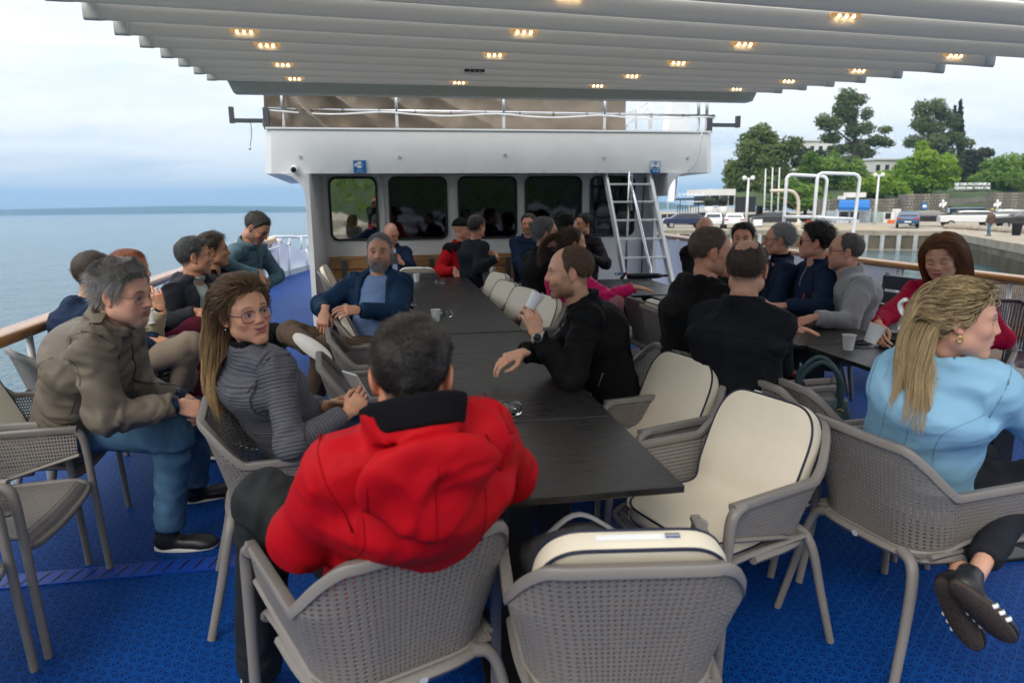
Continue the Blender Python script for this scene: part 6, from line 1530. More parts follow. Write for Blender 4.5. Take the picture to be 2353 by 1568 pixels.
def person(label,head,face,pitch=0,roll=0,s=1.0,body=None,hip=None,hipface=None,top=None,legs=None,hair=None,skin=SK_L,fem=False,heavy=0.0,build=(1,1),hands=None,elbows=None,knees=None,feet=None,facekw=None,glasses=None,h=.010,hh=.0034,legres=.013,shoes=True,lean=.10,standing=False,tiltS=0.0,group=None,sw=None,belly=0.0,extra_top=None,legs_on=True,shoe_mat=None,hand_on=(True,True),neckback=0.0,seatz=.50,shrug=0.0,curve=.03):
    seed=BODYCOUNT[0]*3.7;BODYCOUNT[0]+=1;rng=np.random.default_rng(BODYCOUNT[0])
    skin=tuple(min(.78,c_*1.18)for c_ in skin);body=face if body is None else body;hipface=body if hipface is None else hipface
    hc=np.asarray(head,float)if len(head)==3 and not(head[0]>40)else P(*head)
    R=frame(face,pitch,roll);B=frame(body);HB=frame(hipface)
    rt,fw=B[:,0],B[:,1];hr,hf=HB[:,0],HB[:,1];up=np.array([0,0,1.])
    if hip is None:hip=hc-fw*lean;hip=np.array([hip[0],hip[1],seatz+.09])
    hip=np.asarray(hip,float)
    tdir=nrm(hc-R[:,2]*.10-hip)
    nb=hc-(R[:,2]*.5+tdir*.5)*.150*s-fw*(.030+neckback)*s
    tdir=nrm(nb-hip);L=np.linalg.norm(nb-hip)
    sw=(.166 if not fem else .143)*s if sw is None else sw
    sh_up=rt*math.cos(math.radians(tiltS))+up*math.sin(math.radians(tiltS))
    sr_=nb-tdir*(.072-shrug)*s+sh_up*sw+fw*.005;sl_=nb-tdir*(.072-shrug)*s-sh_up*sw+fw*.005
    root=empty('person',(hip[0],hip[1],0),0,label,'person',group);off=-Vector(root.location)
    def add(name,V,Q,m,col=None,attr=None,smooth=True):
        me=mesh(name,V,Q,m,smooth,col=col)
        if attr is not None:
            a_=me.attributes.new('rib','FLOAT','POINT');a_.data.foreach_set('value',attr.astype(np.float32))
        o=link(name,me,root);o.location=off;return o
    # ---- limbs
    hands=hands or{};elbows=elbows or{}
    def defhand(sd):return dict(at=hip+hf*.30+hr*sd*.07+up*.13,dir=nrm(hf*.5-hr*sd*.75-up*.1),nrm=up,pose='relaxed')
    arms={}
    for sd,key,S_ in((1,'R',sr_),(-1,'L',sl_)):
        hd=hands.get(key)or defhand(sd);w_=np.asarray(hd['at'],float);e_=np.asarray(hd['elbow'],float)if 'elbow' in hd else limb_ik(S_,w_,.285*s,.255*s,elbows.get(key,-up*.7+rt*sd*.6-fw*.35));arms[key]=(S_,e_,w_,hd,sd)
    hipw=.092*s;thighs={}
    for sd,key in((1,'R'),(-1,'L')):
        hj=hip+hr*sd*hipw-up*.005
        if standing:kn=hip+hr*sd*.10-up*.43+hf*.04;an=kn-up*.40-hf*.03
        else:kn=hip+hf*.42*s+hr*sd*.12-up*.02;an=np.array([*(kn+hf*.03)[:2],.10])
        if knees and key in knees:kn=np.asarray(knees[key],float)
        if feet and key in feet:an=np.asarray(feet[key]['at'],float)
        fd=np.asarray(feet[key]['dir'],float)if feet and key in feet and 'dir' in feet[key]else nrm(hf+hr*sd*.15);thighs[key]=(hj,kn,an,fd,sd)
    # ---- skin: head, neck, hands and the body under the clothes, one mesh
    VV,QQ,CC=[],[],[];nV=0
    def put(V,Q,C):
        nonlocal nV
        VV.append(V);QQ.append(Q+nV);CC.append(C);nV+=len(V)
    fk=dict(facekw or{});eyes=fk.get('eyes',1.0);smile=fk.get('smile',0.0)
    V,Q=head_mesh(fem,heavy,hh,1.0,smile)
    if hair and hair.get('kind','short')!='none' and 'scalp' not in fk and hair.get('col'):fk['scalp']=.75;fk['scalpcol']=tuple(.5*a_+.5*b_ for a_,b_ in zip(hair['col'],hair.get('col2')or hair['col']));fk['recede']=hair.get('recede',0)
    C=head_colors(V,skin,fem,**fk);hs=s*(1.0 if not fem else .97)
    put(hc+(V*hs)@R.T,Q,C)
    def tubeQ(pts,rad,n=12,flat=1.0):
        b=MB();b.tube(pts,rad,n,cap=False,flat=flat);return np.vstack(b.v),np.array(b.f)
    nk0=hc+R@np.array([0,-.024,-.060])*hs;nr=(.056 if not fem else .047)*s*(1+.12*heavy)
    V,Q=tubeQ(smooth_path([nk0,(nk0+nb)/2+fw*.012,nb-tdir*.03+fw*.012,nb-tdir*.12+fw*.01],12),np.interp(np.linspace(0,1,12),[0,.62,.8,1],[nr*.97,nr*1.08,nr*.9,nr*.5]),18)
    put(V,Q,np.tile(np.array(skin)*.97,(len(V),1)))
    V,Q=tubeQ([nb-tdir*.09,hip*.5+nb*.5,hip],[.03,.08,.08],12);put(V,Q,np.tile(skin,(len(V),1)))
    for key,(S_,e_,w_,hd,sd)in arms.items():
        V,Q=tubeQ(smooth_path([S_,S_*.5+e_*.5,e_,e_*.5+w_*.5,w_],16),np.linspace(.020,.026,16)*(1 if not fem else .9),10,flat=.9);put(V,Q,np.tile(skin,(len(V),1)))
        if not hand_on[0 if key=='R' else 1]:continue
        V,Q=hand_mesh(hd.get('pose','relaxed'),sd,.0034 if h<.0095 else .0046)
        d_=nrm(hd.get('dir',w_-e_));n_=np.asarray(hd.get('nrm',up),float);n_=nrm(n_-d_*n_.dot(d_));x_=np.cross(d_,n_)
        hsz=s*(.98 if not fem else .88);V2=w_+(V*hsz)@np.stack([x_,d_,n_],1).T
        kn_=np.exp(-((V[:,1]-.082)/.010)**2)*(V[:,2]>0)+np.exp(-((V[:,1]-.165)/.012)**2)*.8
        Ch=np.array(skin)*(1+.10*vnoise(V*70)[:,None])*(1-np.clip(kn_,0,1)[:,None]*np.array([.02,.16,.18]));put(V2,Q,np.clip(Ch,0,1))
    for key,(hj,kn,an,fd,sd)in thighs.items():
        if legs_on:
            V,Q=tubeQ(smooth_path([hj,hj*.5+kn*.5,kn,kn*.5+an*.5,an],14),np.linspace(.04,.026,14),10);put(V,Q,np.tile(skin,(len(V),1)))
    add('body',np.vstack(VV),np.vstack(QQ),M_skin,col=np.vstack(CC))
    # ---- upper garment
    top=dict(top or{});tm=top.get('m')or cloth('black',(.012,.012,.013));th=top.get('th',.012)
    bw,bd=build;allp=[hip,nb,sr_,sl_]+[q for a in arms.values()for q in a[:3]]
    lo=np.min(allp,0)-.30;hi=np.max(allp,0)+.22;lo[2]=hip[2]-.22
    def torso(sdf,t,hem=True,k=.035):
        wst=hip+(nb-hip)*.36-fw*curve*.5;chs=hip+(nb-hip)*.70-fw*curve
        wr,cr,dr=(.158,.172,.115)if not fem else(.138,.150,.108)
        b0=hip-tdir*top.get('hem',.05);hw_=(.172 if not fem else .170)
        sdf.econe(b0,wst,((hw_+t)*bw,(.122+t)*bd),((wr+t)*bw,(.112+t)*bd),hr*.6+rt*.4,k=k)
        sdf.econe(wst,chs,((wr+t)*bw,(.112+t)*bd),((cr+t)*bw,(.122+t)*bd),rt,k=k)
        sdf.econe(chs,nb-tdir*.075,((cr+t)*bw,(.122+t)*bd),(.120+t,.080+t),rt,k=k)
        if belly:sdf.ell(hip+(nb-hip)*.28+fw*.06,(.15*bw,.10+belly,.15),rot=np.stack([rt,fw,up],1),k=.06)
        sdf.cap(sr_-rt*.02,sl_+rt*.02,.046+t,k=k)
        sdf.cap(nb-tdir*.012-fw*.012,sr_-rt*.015,.034+t,.045+t,k=k);sdf.cap(nb-tdir*.012-fw*.012,sl_+rt*.015,.034+t,.045+t,k=k)
        if fem:
            for sd in(-1,1):sdf.ell(chs+fw*(.085)+rt*sd*.07-up*.03,(.065,.06,.065),k=.04)
    jk=SDF(lo,hi,h);torso(jk,th)
    ar=(.048,.043,.032)if not fem else(.041,.036,.027);ar=tuple(a*(.6+.4*bw)for a in ar);slv=top.get('sleeve',.015)
    for key,(S_,e_,w_,hd,sd)in arms.items():
        wd=nrm(w_-e_);wc=w_-wd*slv
        jk.cap(S_,e_,ar[0]+th,ar[1]+th*.9,k=.03);jk.cap(e_,wc,ar[1]+th*.9,ar[2]+th*.55,k=.03,cut=0.0)
    col=top.get('collar','stand');nx=nrm(nk0-nb)*.65+tdir*.35
    if col in('stand','blazer','shirt','fleece'):
        hgt={'stand':.034,'blazer':.020,'shirt':.022,'fleece':.040}[col]*top.get('ch',1.0)
        jk.ring(nb+nx*(hgt*.55)+fw*.006,nx,nr+.016,hgt,.0095 if col!='fleece' else .014,k=.012,r2=nr+.014+top.get('flare',.006),lat=rt,sq=1.02,gap=(fw,top.get('gap',.86)))
    if col=='crew':jk.ring(nb+nx*.004+fw*.004,nx,nr+.008,.012,.007,k=.01,lat=rt)
    if col=='hood' or top.get('hood'):
        hs_=top.get('hoodsize',1.0);c0=nb-fw*.075*hs_+up*.010
        jk.ell(c0-up*.05*hs_-fw*.02,(.125*hs_,.06*hs_,.085*hs_),rot=np.stack([rt,fw,up],1),k=.03)
        for sd in(-1,1):jk.cap(c0+rt*sd*.065-up*.0,nb+rt*sd*(nr+.035)+fw*.035-up*.005,.034*hs_,.024,k=.025)
        jk.cap(c0-rt*.06,c0+rt*.06,.036*hs_,k=.03)
        jk.ell(nb+up*.05+fw*.0,(nr+.014,nr+.02,.07),rot=np.stack([rt,fw,up],1),k=.012,mode='sub')
    else:jk.cap(nb-tdir*.005,nb+nx*.14,nr+.004,nr+.006,k=.006,mode='sub')
    segs=[(hip,nb,.12)]+[(a[0],a[1],.05)for a in arms.values()]+[(a[1],a[2],.04)for a in arms.values()]
    if extra_top:extra_top(jk,dict(hip=hip,nb=nb,rt=rt,fw=fw,up=up,sr=sr_,sl=sl_,arms=arms,nx=nx,nr=nr,tdir=tdir))
    opn=top.get('open')
    if opn:
        c1=hip+fw*.20-up*.06;c2=nb+fw*.12;wd_=top.get('openw',.045)
        jk.econe(c1,c2,(wd_*top.get('openb',1.4),.13),(wd_,.10),rt,k=.012,mode='sub')
    V,Q,T=cloth_mesh(jk,segs,top.get('amp',.007),seed,ribs='rib' in top,fine=top.get('fine',.5))
    jo=add(top.get('name','jacket'),V,Q,tm,attr=T if top.get('rib')else None)
    bvh=BVHTree.FromPolygons([tuple(v)for v in V],[tuple(int(i)for i in q)for q in Q])if h<.0125 else None
    def surf(p_,d_,dist=.35):
        r_=bvh.ray_cast(Vector(np.asarray(p_,float)+np.asarray(d_,float)*dist),Vector(-np.asarray(d_,float)))
        return None if r_[0]is None else np.array(r_[0])
    def seam(pts,m=None,r=.0016,name='seam',closed=False):
        g_=[q_ for q_ in pts if q_ is not None]
        if len(g_)<3:return None
        b_=MB();b_.tube(smooth_path(g_,len(g_)*2)if not closed else np.array(g_),r,5,closed=closed);o_=b_.obj(name,m or seam_mat(tm),root,True);o_.location=off;return o_
    if bvh is not None and top.get('seams',True):
        for key,(S_,e_,w_,hd,sd)in arms.items():
            ax_=nrm(nrm(e_-S_)*.55+rt*sd*.8);u_=nrm(np.cross(ax_,up));v_=np.cross(ax_,u_);c_=S_+rt*sd*.012
            lp_=[surf(c_,u_*math.cos(a_)+v_*math.sin(a_),.16)for a_ in np.linspace(0,2*math.pi,26,endpoint=False)]
            lp_=[q_ for q_ in lp_ if q_ is not None and np.linalg.norm(q_-c_)<.135]
            if len(lp_)>12:seam(lp_)
    if opn:
        keep=top.get('hem',.05);top['hem']=keep-.03
        inn=SDF(lo,hi,max(h,.009));torso(inn,th-.016);inn.ring(nb+nx*.016+fw*.006,nx,nr+.008,top.get('inh',.018),.007,k=.008,r2=nr+.010,lat=rt,gap=(fw,top.get('ingap',2.0)))
        inn.cap(nb-tdir*.002,nb+nx*.14,nr+.001,nr+.003,k=.004,mode='sub')
        V,Q,T=cloth_mesh(inn,segs[:1],.004,seed+3);add('shirt',V,Q,opn)
    if top.get('cuff')is not None:
        for key,(S_,e_,w_,hd,sd)in arms.items():
            wd=nrm(w_-e_);V,Q=tubeQ([w_-wd*(slv+.03),w_-wd*(slv-.018)],[ar[2]+th*.2,ar[2]-.001],14);add('cuff',V,Q,top['cuff'])
    # ---- trousers and shoes
    if legs_on:
        lg=dict(legs or{});lm=lg.get('m')or cloth('dark_trousers',(.018,.019,.022));lt=lg.get('th',.010)
        allp=[hip]+[q for a in thighs.values()for q in a[:3]];tr=SDF(np.min(allp,0)-.16,np.max(allp,0)+.16,legres)
        tr.econe(hip-hr*.05,hip+hr*.05,(.105+lt,.115+lt),(.105+lt,.115+lt),up,k=.03)
        sg=[]
        for key,(hj,kn,an,fd,sd)in thighs.items():
            f_=1.0 if not fem else .92
            wd=nrm(an-kn);tr.cap(hj,kn,(.082+lt)*f_,(.058+lt)*f_,k=.03);tr.cap(kn,an-wd*lg.get('short',.02),(.058+lt)*f_,(.040+lt*1.2)*f_,k=.035,cut=0.0);sg+=[(hj,kn,.06),(kn,an,.05)]
        V,Q,T=cloth_mesh(tr,sg,lg.get('amp',.006),seed+9);add('trousers',V,Q,lm)
        if shoes:
            for key,(hj,kn,an,fd,sd)in thighs.items():
                shoe(root,off,an,fd,kn,s*(.86 if fem else 1),shoe_mat or M_shoe)
    # ---- hair
    hd_=dict(hair or{});
    if hd_.get('kind','short')!='none':make_hair(root,off,hc,R,hs,hd_,rng,nb,sr_,sl_,h)
    if glasses:make_glasses(root,off,hc,R,hs,glasses)
    p=Person();p.root,p.off,p.hc,p.R,p.hs,p.hip,p.nb,p.arms,p.thighs,p.rt,p.fw,p.add,p.nx,p.nr,p.sr,p.sl,p.tdir,p.surf,p.seam=root,off,hc,R,hs,hip,nb,arms,thighs,rt,fw,add,nx,nr,sr_,sl_,tdir,surf,seam
    return p
def shoe(root,off,an,fd,kn,s,m,sole=M_sole):
    shin=nrm(kn-an);f=np.asarray(fd,float);upv=nrm(shin-f*shin.dot(f))if abs(shin.dot(f))<.95 else np.array([0,0,1.]);f=nrm(f);x=np.cross(f,upv);M_=np.stack([x,f,upv],1)
    q=SDF((-.08,-.12,-.115),(.08,.24,.08),.007)
    q.ell((0,-.02,-.055),(.038,.055,.048),k=.03);q.ell((0,.09,-.072),(.044,.085,.034),k=.04);q.ell((0,.15,-.078),(.045,.06,.026),k=.03);q.cap((0,-.02,-.05),(0,-.015,.02),.042,.044,k=.03,cut=0.0)
    q.fn((-.08,-.12,-.115),(.08,.24,.08),lambda p:-(p[...,2]+.095),k=.004)if False else None
    V,Q=q.mesh();V[:,2]=np.maximum(V[:,2],-.088);V=relax(V,Q,1,.4)
    me=mesh('shoe',an+(V*s)@M_.T,Q,m);o=link('shoe',me,root);o.location=off
    b=MB();ol=[]
    for t in np.linspace(0,2*math.pi,28,endpoint=False):
        yy=.065+.145*math.sin(t)*.98;wv=.046*(1-.12*math.sin(t*1)*-1*.6)*(abs(math.cos(t))**.8)*np.sign(math.cos(t));ol.append((wv,yy))
    V=[]
    for z,k in((-.104,.96),(-.100,1.0),(-.084,1.0)):
        V+=[(u_*k,.065+(v_-.065)*k,z+(.012*max(0,(v_-.15)/.07)**2))for u_,v_ in ol]
    n=28;b.add(an+(np.array(V)*s)@M_.T,[tuple(range(n-1,-1,-1))]+[(i*n+j,i*n+(j+1)%n,(i+1)*n+(j+1)%n,(i+1)*n+j)for i in range(2)for j in range(n)]+[tuple(2*n+j for j in range(n))])
    o2=b.obj('sole',sole,o,True);return o
def make_glasses(root,off,hc,R,hs,g):
    up_=g.get('up',0);b=MB();yb=.097;zc=.002 if not up_ else .085;T=lambda p:hc+R@(np.asarray(p,float)*hs)
    if up_:yb=.062
    w,hg=g.get('w',.025),g.get('h',.018)
    def P_(x,y,z):
        if up_:z,y=zc+(z*.5),yb-(z)*.4-.0
        else:z=zc+z
        return T((x,y,z))
    for sx in(-1,1):
        ring=[P_(sx*.033+w*math.copysign(abs(math.cos(t))**.7,math.cos(t)),yb-.0-.010*abs((sx*.033+w*math.cos(t))/.06)**2,hg*math.copysign(abs(math.sin(t))**.75,math.sin(t))-.004)for t in np.linspace(0,2*math.pi,26,endpoint=False)]
        b.tube(ring,g.get('r',.0011),6,closed=True)
        if not g.get('nolens'):
            l=MB();l.add(ring,[tuple(range(26))]);o=l.obj('lens',g.get('lens',M_lens),root);o.location=off
        b.tube([P_(sx*(.033+w),yb-.009,.006),P_(sx*.077,.055 if not up_ else .02,.008),P_(sx*.081,-.008,.010),P_(sx*.080,-.022,.000)],g.get('r',.0011)*1.1,6)
    b.tube([P_(-.0085,yb,.002),P_(0,yb+.003,.006),P_(.0085,yb,.002)],g.get('r',.0011),6)
    o=b.obj('glasses',g.get('m',M_gls),root,True);o.location=off
def make_hair(root,off,hc,R,hs,hd,rng,nb,sr_,sl_,h):
    kind=hd.get('kind','short');col=hd.get('col',(.03,.02,.014));col2=hd.get('col2');m=hair_mat(col,col2,hd.get('rough',.42),hd.get('tip'))
    base=mat('hair_base_%s'%'_'.join('%03d'%int(c*1000)for c in col),tuple(c*.8 for c in col),.6,var=.25,vscale=90,bump=.6,bscale=220,bdist=.004)
    capkw=dict(top=hd.get('top',.012),side=hd.get('side',.006),back=hd.get('back',.008),recede=hd.get('recede',0),bald=hd.get('bald',0),noise=hd.get('noise',.003),seed=rng.random()*9,h=.0045 if h<.0095 else .006,nape=hd.get('nape',0),lower=hd.get('lower',0))
    V,Q=hair_cap(**capkw)
    if len(V)==0:return
    V=relax(V,Q,1,.4);N_=normals(V,Q)
    me=mesh('hair',hc+(V*hs)@R.T,Q,base);cap_o=link('hair',me,root);cap_o.location=off
    n=hd.get('n',2500)
    if kind=='custom' and 'fn' in hd:hd['fn'](root,off,hc,R,hs,cap_o,m,rng,nb,sr_,sl_)
    if n<=0:return
    outm=(N_*(V-CR_C)).sum(1)>0.02;idx=np.where(outm)[0];idx=rng.choice(idx,n);P0=V[idx]+rng.normal(0,.0018,(n,3));D0=N_[idx]
    P0=P0-D0*hd.get('sink',.004);step0=hd.get('len',.018)
    fl=hd.get('flow','back');coll=ell_push(CR_C,CR_R,.001)
    def flow(p,t):
        if fl=='fwd':f=np.stack([p[:,0]*2,.09+0*p[:,0],-.4*np.maximum(0,.11-p[:,2])-.02*(p[:,1]>.04)],-1);f[:,2]-=.5*sstep(-p[:,1],.03,.08)*.1
        elif fl=='side':f=np.stack([np.where(p[:,2]>.07,.10,np.sign(p[:,0])*.02),np.where(p[:,2]>.07,.03,-.02),-.7*np.maximum(0,.115-p[:,2])],-1)
        elif fl=='up':f=np.stack([p[:,0]*1.0,p[:,1]*.8+.01,np.full(len(p),.06)],-1)
        elif fl=='down':f=np.stack([p[:,0]*.5,p[:,1]*.5-.01,np.full(len(p),-.10)],-1)
        else:f=np.stack([p[:,0]*.8,np.full(len(p),-.09),-.55*np.maximum(0,.10-p[:,2])],-1)
        return f
    K=hd.get('K',5)
    pts=grow(P0,D0,K,step0*(.6+.8*rng.random(n))/(K-1),flow,R,rng,lift=hd.get('lift',.7),curl=hd.get('curl',.35),curlf=hd.get('curlf',40),keep=.4,coll=coll)
    o=hair_curves('strands',hc+(pts*hs)@R.T,m,None,hd.get('r',.0006),.0002);o.parent=cap_o;o.location=(0,0,0)
def beard_strands(p,rng,mask,col,col2,n=1800,length=.014,r=.0006,down=.7):
    V,Q=head_mesh(False,0.0,.0034,1.0,0.0);N_=normals(V,Q);w=mask(V);idx=rng.choice(len(V),n,p=w/w.sum());P0=V[idx]+rng.normal(0,.0012,(n,3));D0=N_[idx]
    pts=grow(P0,D0,4,length*(.5+rng.random(n))/3,lambda q,t:np.stack([q[:,0]*.5,np.full(len(q),.02),np.full(len(q),-.10*down)],-1),p.R,rng,lift=.6,curl=.3,curlf=60,keep=.4)
    o=hair_curves('beard',p.hc+(pts*p.hs)@p.R.T,hair_mat(col,col2),None,r,.00025);o.parent=p.root;o.location=p.off;return o
# ================================================================== PEOPLE: the cast
V3=lambda*a:np.array(a,float)
C_olive=cloth('olive',(.155,.128,.098),.5,var=.08,spec=.3,bump=.25,bscale=120)
C_red=cloth('red',(.43,.003,.008),.62,var=.06,bump=.12,bscale=300)
C_black=cloth('black',(.0055,.0055,.006),.72,sheen=.0,var=.2)
C_blackl=cloth('black_lining',(.006,.006,.008),.9,var=.2)
C_navy=cloth('navy',(.010,.022,.055),.7,var=.12)
C_teal=cloth('petrol',(.008,.030,.075),.62,var=.12)
C_denim=cloth('jeans',(.060,.130,.215),.85,var=.28,bump=.3,bscale=260,stretch=(1,1,.3))
C_ddenim=cloth('dark_jeans',(.010,.022,.05),.85,var=.2)
C_dshirt=cloth('denim_shirt',(.11,.19,.23),.85,var=.18,bump=.25)
C_rib=ribbed('ribbed_grey',(.105,.105,.122))
C_blue=cloth('pale_blue',(.27,.50,.68),.78,var=.04,wr=.35,bump=.12,bscale=400)
C_fleece=cloth('fleece',(.30,.305,.315),.95,wr=.3,sheen=.4,var=.10,bump=.7,bscale=200)
C_pink=cloth('pink',(.62,.012,.13),.38,var=.05,bump=.1)
C_mag=cloth('crimson',(.36,.004,.035),.8,var=.06)
C_char=cloth('charcoal',(.030,.032,.042),.6,var=.12)
C_mint=cloth('mint',(.36,.42,.38),.85,var=.05)
C_tee=cloth('blue_tee',(.17,.26,.46),.85,var=.05)
C_khaki=cloth('beige_trousers',(.22,.175,.135),.85,var=.06)
C_brown=cloth('brown_check',(.115,.080,.058),.85,var=.08)
C_burg=cloth('burgundy',(.085,.010,.025),.85,var=.1)
C_quilt=cloth('quilt',(.42,.39,.27),.6,var=.06,bump=.9,bscale=22)
C_lblue=cloth('light_blue',(.38,.50,.72),.85,var=.04)
C_dgrey=cloth('dark_grey',(.018,.020,.026),.85,var=.15)
C_rose=cloth('rose',(.42,.17,.18),.8,var=.06)
C_trk=cloth('black_trekking',(.020,.022,.023),.62,var=.12)
def at(px,py,d):return P(px,py,d)
CAST={}
# man in olive jacket --------------------------------------------------------
f1=G(372,1272,0);t1=G(512,1264,0);f2=G(440,1160,0);t2=G(545,1138,0)
p=CAST['olive']=person('man in olive jacket and blue jeans leaning forward at the left, grey hair and glasses',(285,676,2.72),107,10,-2,1.0,body=88,hip=(-1.42,3.22,.60),heavy=.6,build=(1.08,1.12),
    top=dict(m=C_olive,th=.024,collar='stand',ch=1.25,amp=.0085,fine=.8,hem=.03,cuff=C_navy,flare=.012,gap=.80),legs=dict(m=C_denim,th=.016,amp=.009),h=.0085,legres=.011,
    hair=dict(col=(.18,.17,.16),col2=(.52,.50,.48),top=.022,side=.008,back=.012,len=.036,K=7,lift=.25,curl=.45,curlf=22,n=5200,r=.0006,flow='side',nape=.01),
    skin=(0.53,0.282,0.194),facekw=dict(beard=.12,beardcol=(.32,.23,.18),brow=(.035,.028,.024),eyecol=(.05,.03,.02),smile=.4),glasses=dict(m=mat('silver_wire',(.25,.25,.26),.25,metal=.9),h=.0155,w=.026),
    hands={'R':dict(at=at(408,931,2.82),dir=nrm(V3(.75,.25,-.30)),nrm=nrm(V3(.1,-.75,.6)),pose='grip'),'L':dict(at=at(432,915,3.02),dir=nrm(V3(.75,-.3,-.35)),nrm=nrm(V3(.1,.55,.8)),pose='grip')},
    elbows={'R':V3(-.35,-.25,-.9),'L':V3(-.3,.3,-.9)},knees={'R':at(398,1000,2.98)+V3(0,.0,0),'L':at(445,960,3.38)},
    feet={'R':dict(at=V3(f1[0]+.03,f1[1]+.04,.10),dir=nrm(t1-f1)),'L':dict(at=V3(f2[0]+.03,f2[1]+.03,.10),dir=nrm(t2-f2))})
beard_strands(p,np.random.default_rng(2),lambda V:((V[:,2]<-.042)&(V[:,1]>.01)&(V[:,2]>-.118)&~((np.abs(V[:,0])<.022)&(V[:,2]>-.068)&(V[:,2]<-.049))).astype(float)+1e-9,(.25,.22,.20),(.50,.48,.46),900,.005,.0004)
# woman in ribbed grey jacket ------------------------------------------------
def wavy(root,off,hc,R,hs,cap_o,m,rng,nb,sr_,sl_):
    """half up wavy hair falling behind the far shoulder and over the back"""
    V,Q=hair_cap(top=.016,side=.012,back=.016,h=.006,noise=.003);N_=normals(V,Q);ok=((N_*(V-CR_C)).sum(1)>.02)
    idx=np.where(ok)[0];idx=rng.choice(idx,5200);P0=V[idx]-N_[idx]*.005+rng.normal(0,.0015,(len(idx),3));D0=N_[idx]
    cl=V3(.010,-.105,.012);shl=R.T@((sl_-hc)/hs);shr=R.T@((sr_-hc)/hs);nbl=R.T@((nb-hc)/hs);g=R.T@V3(0,0,-1.)
    low=P0[:,2]<.03;push=ell_push(CR_C,CR_R,.006)
    tgt=R.T@nrm(hang_dir)
    ph=rng.random((len(P0),1))*1.6;amp=(.5+rng.random((len(P0),1)))
    def flow(p,t):
        gone=(p[:,1]<-.088)|(low&(p[:,1]<-.050));f1_=cl-p;f1_=f1_/np.maximum(np.linalg.norm(f1_,axis=1),1e-4)[:,None]
        f1_=f1_+V3(0,-.45,0)+np.where(low,-.35,.0)[:,None]*V3(0,0,1)
        w_=max(0,t-.25);hang=g*1.0+tgt*.35*(1-t)+np.stack([np.sin(t*17+ph[:,0]),np.cos(t*15+ph[:,0]),0*ph[:,0]],-1)*1.7*w_*amp
        return np.where(gone[:,None],hang,f1_)
    def coll(p):
        p=push(p)
        for c,r in((nbl,.080),(shl,.095),(shr,.095),((nbl+shl)/2,.088),((nbl+shr)/2,.088),(nbl+g*.12,.13),((shl+shr)/2+g*.10,.12)):
            q=p-c;l=np.linalg.norm(q,axis=1);k=np.where(l<r,r/np.maximum(l,1e-4),1.)[:,None];p=c+q*k
        return p
    st=.0138*(.70+.5*rng.random(len(P0)))
    pts=grow(P0,D0,27,st,flow,R,rng,lift=.05,curl=.06,curlf=18,keep=.6,coll=coll)
    W3=hc+(pts*hs)@R.T
    o=hair_curves('long_strands',W3,m,None,.00075,.0003);o.parent=cap_o
hang_dir=V3(-.5,.25,-1)
p=CAST['grey']=person('woman in ribbed grey jacket turning round to the camera, glasses and long wavy brown hair',(562,716,2.40),141,0,-9,.97,body=54,hip=(-.40,2.72,.60),fem=True,build=(1.02,1.0),tiltS=3,
    top=dict(m=C_rib,th=.014,collar='crew',amp=.005,rib=True,hem=.10,sleeve=.03),legs=dict(m=C_ddenim),h=.0075,lean=.0,
    hair=dict(kind='custom',fn=wavy,col=(.075,.042,.021),col2=(.21,.12,.056),tip=(.55,.36,.16),top=.009,side=.005,back=.010,n=0),skin=(0.53,0.272,0.167),
    facekw=dict(brow=(.06,.035,.022),lips=(.34,.09,.09),eyecol=(.05,.035,.02),gaze=(-.002,.0),smile=.9),glasses=dict(m=mat('blue_wire',(.03,.035,.09),.25,metal=.6),w=.0265,h=.0200,r=.0013),
    hands={'R':dict(at=at(800,946,2.52),dir=nrm(V3(.55,.35,.45)),nrm=nrm(V3(.35,-.8,.25)),pose='cup'),'L':dict(at=at(758,930,2.72),dir=nrm(V3(.85,-.1,.25)),nrm=nrm(V3(.2,.6,.6)),pose='cup')},
    elbows={'R':V3(-.15,-.5,-.85),'L':V3(-.3,.6,-.7)})
ph=at(819,884,2.60);t=empty('phone',ph,0,'white phone held up in both hands by the woman in grey','phone');t.rotation_euler=(math.radians(-52),math.radians(8),math.radians(-38))
b=MB();b.bbox((-.036,-.076,-.004),(.036,.076,.004),.0035);b.obj('case',mat('phone_case',(.55,.57,.58),.2,var=.02),t)
b=MB();b.box((-.033,-.072,.0041),(.033,.072,.0046));b.obj('screen',mat('pale_screen',(.45,.55,.58),.12,var=.1,vscale=8),t)
b=MB();b.lathe([(.001,.002),(.0035,.001),(.0035,-.001)],10);e_=b.obj('earring',M_steel,p.root,True);e_.location=Vector(p.hc+p.R@V3(.083,.002,-.040))+p.off
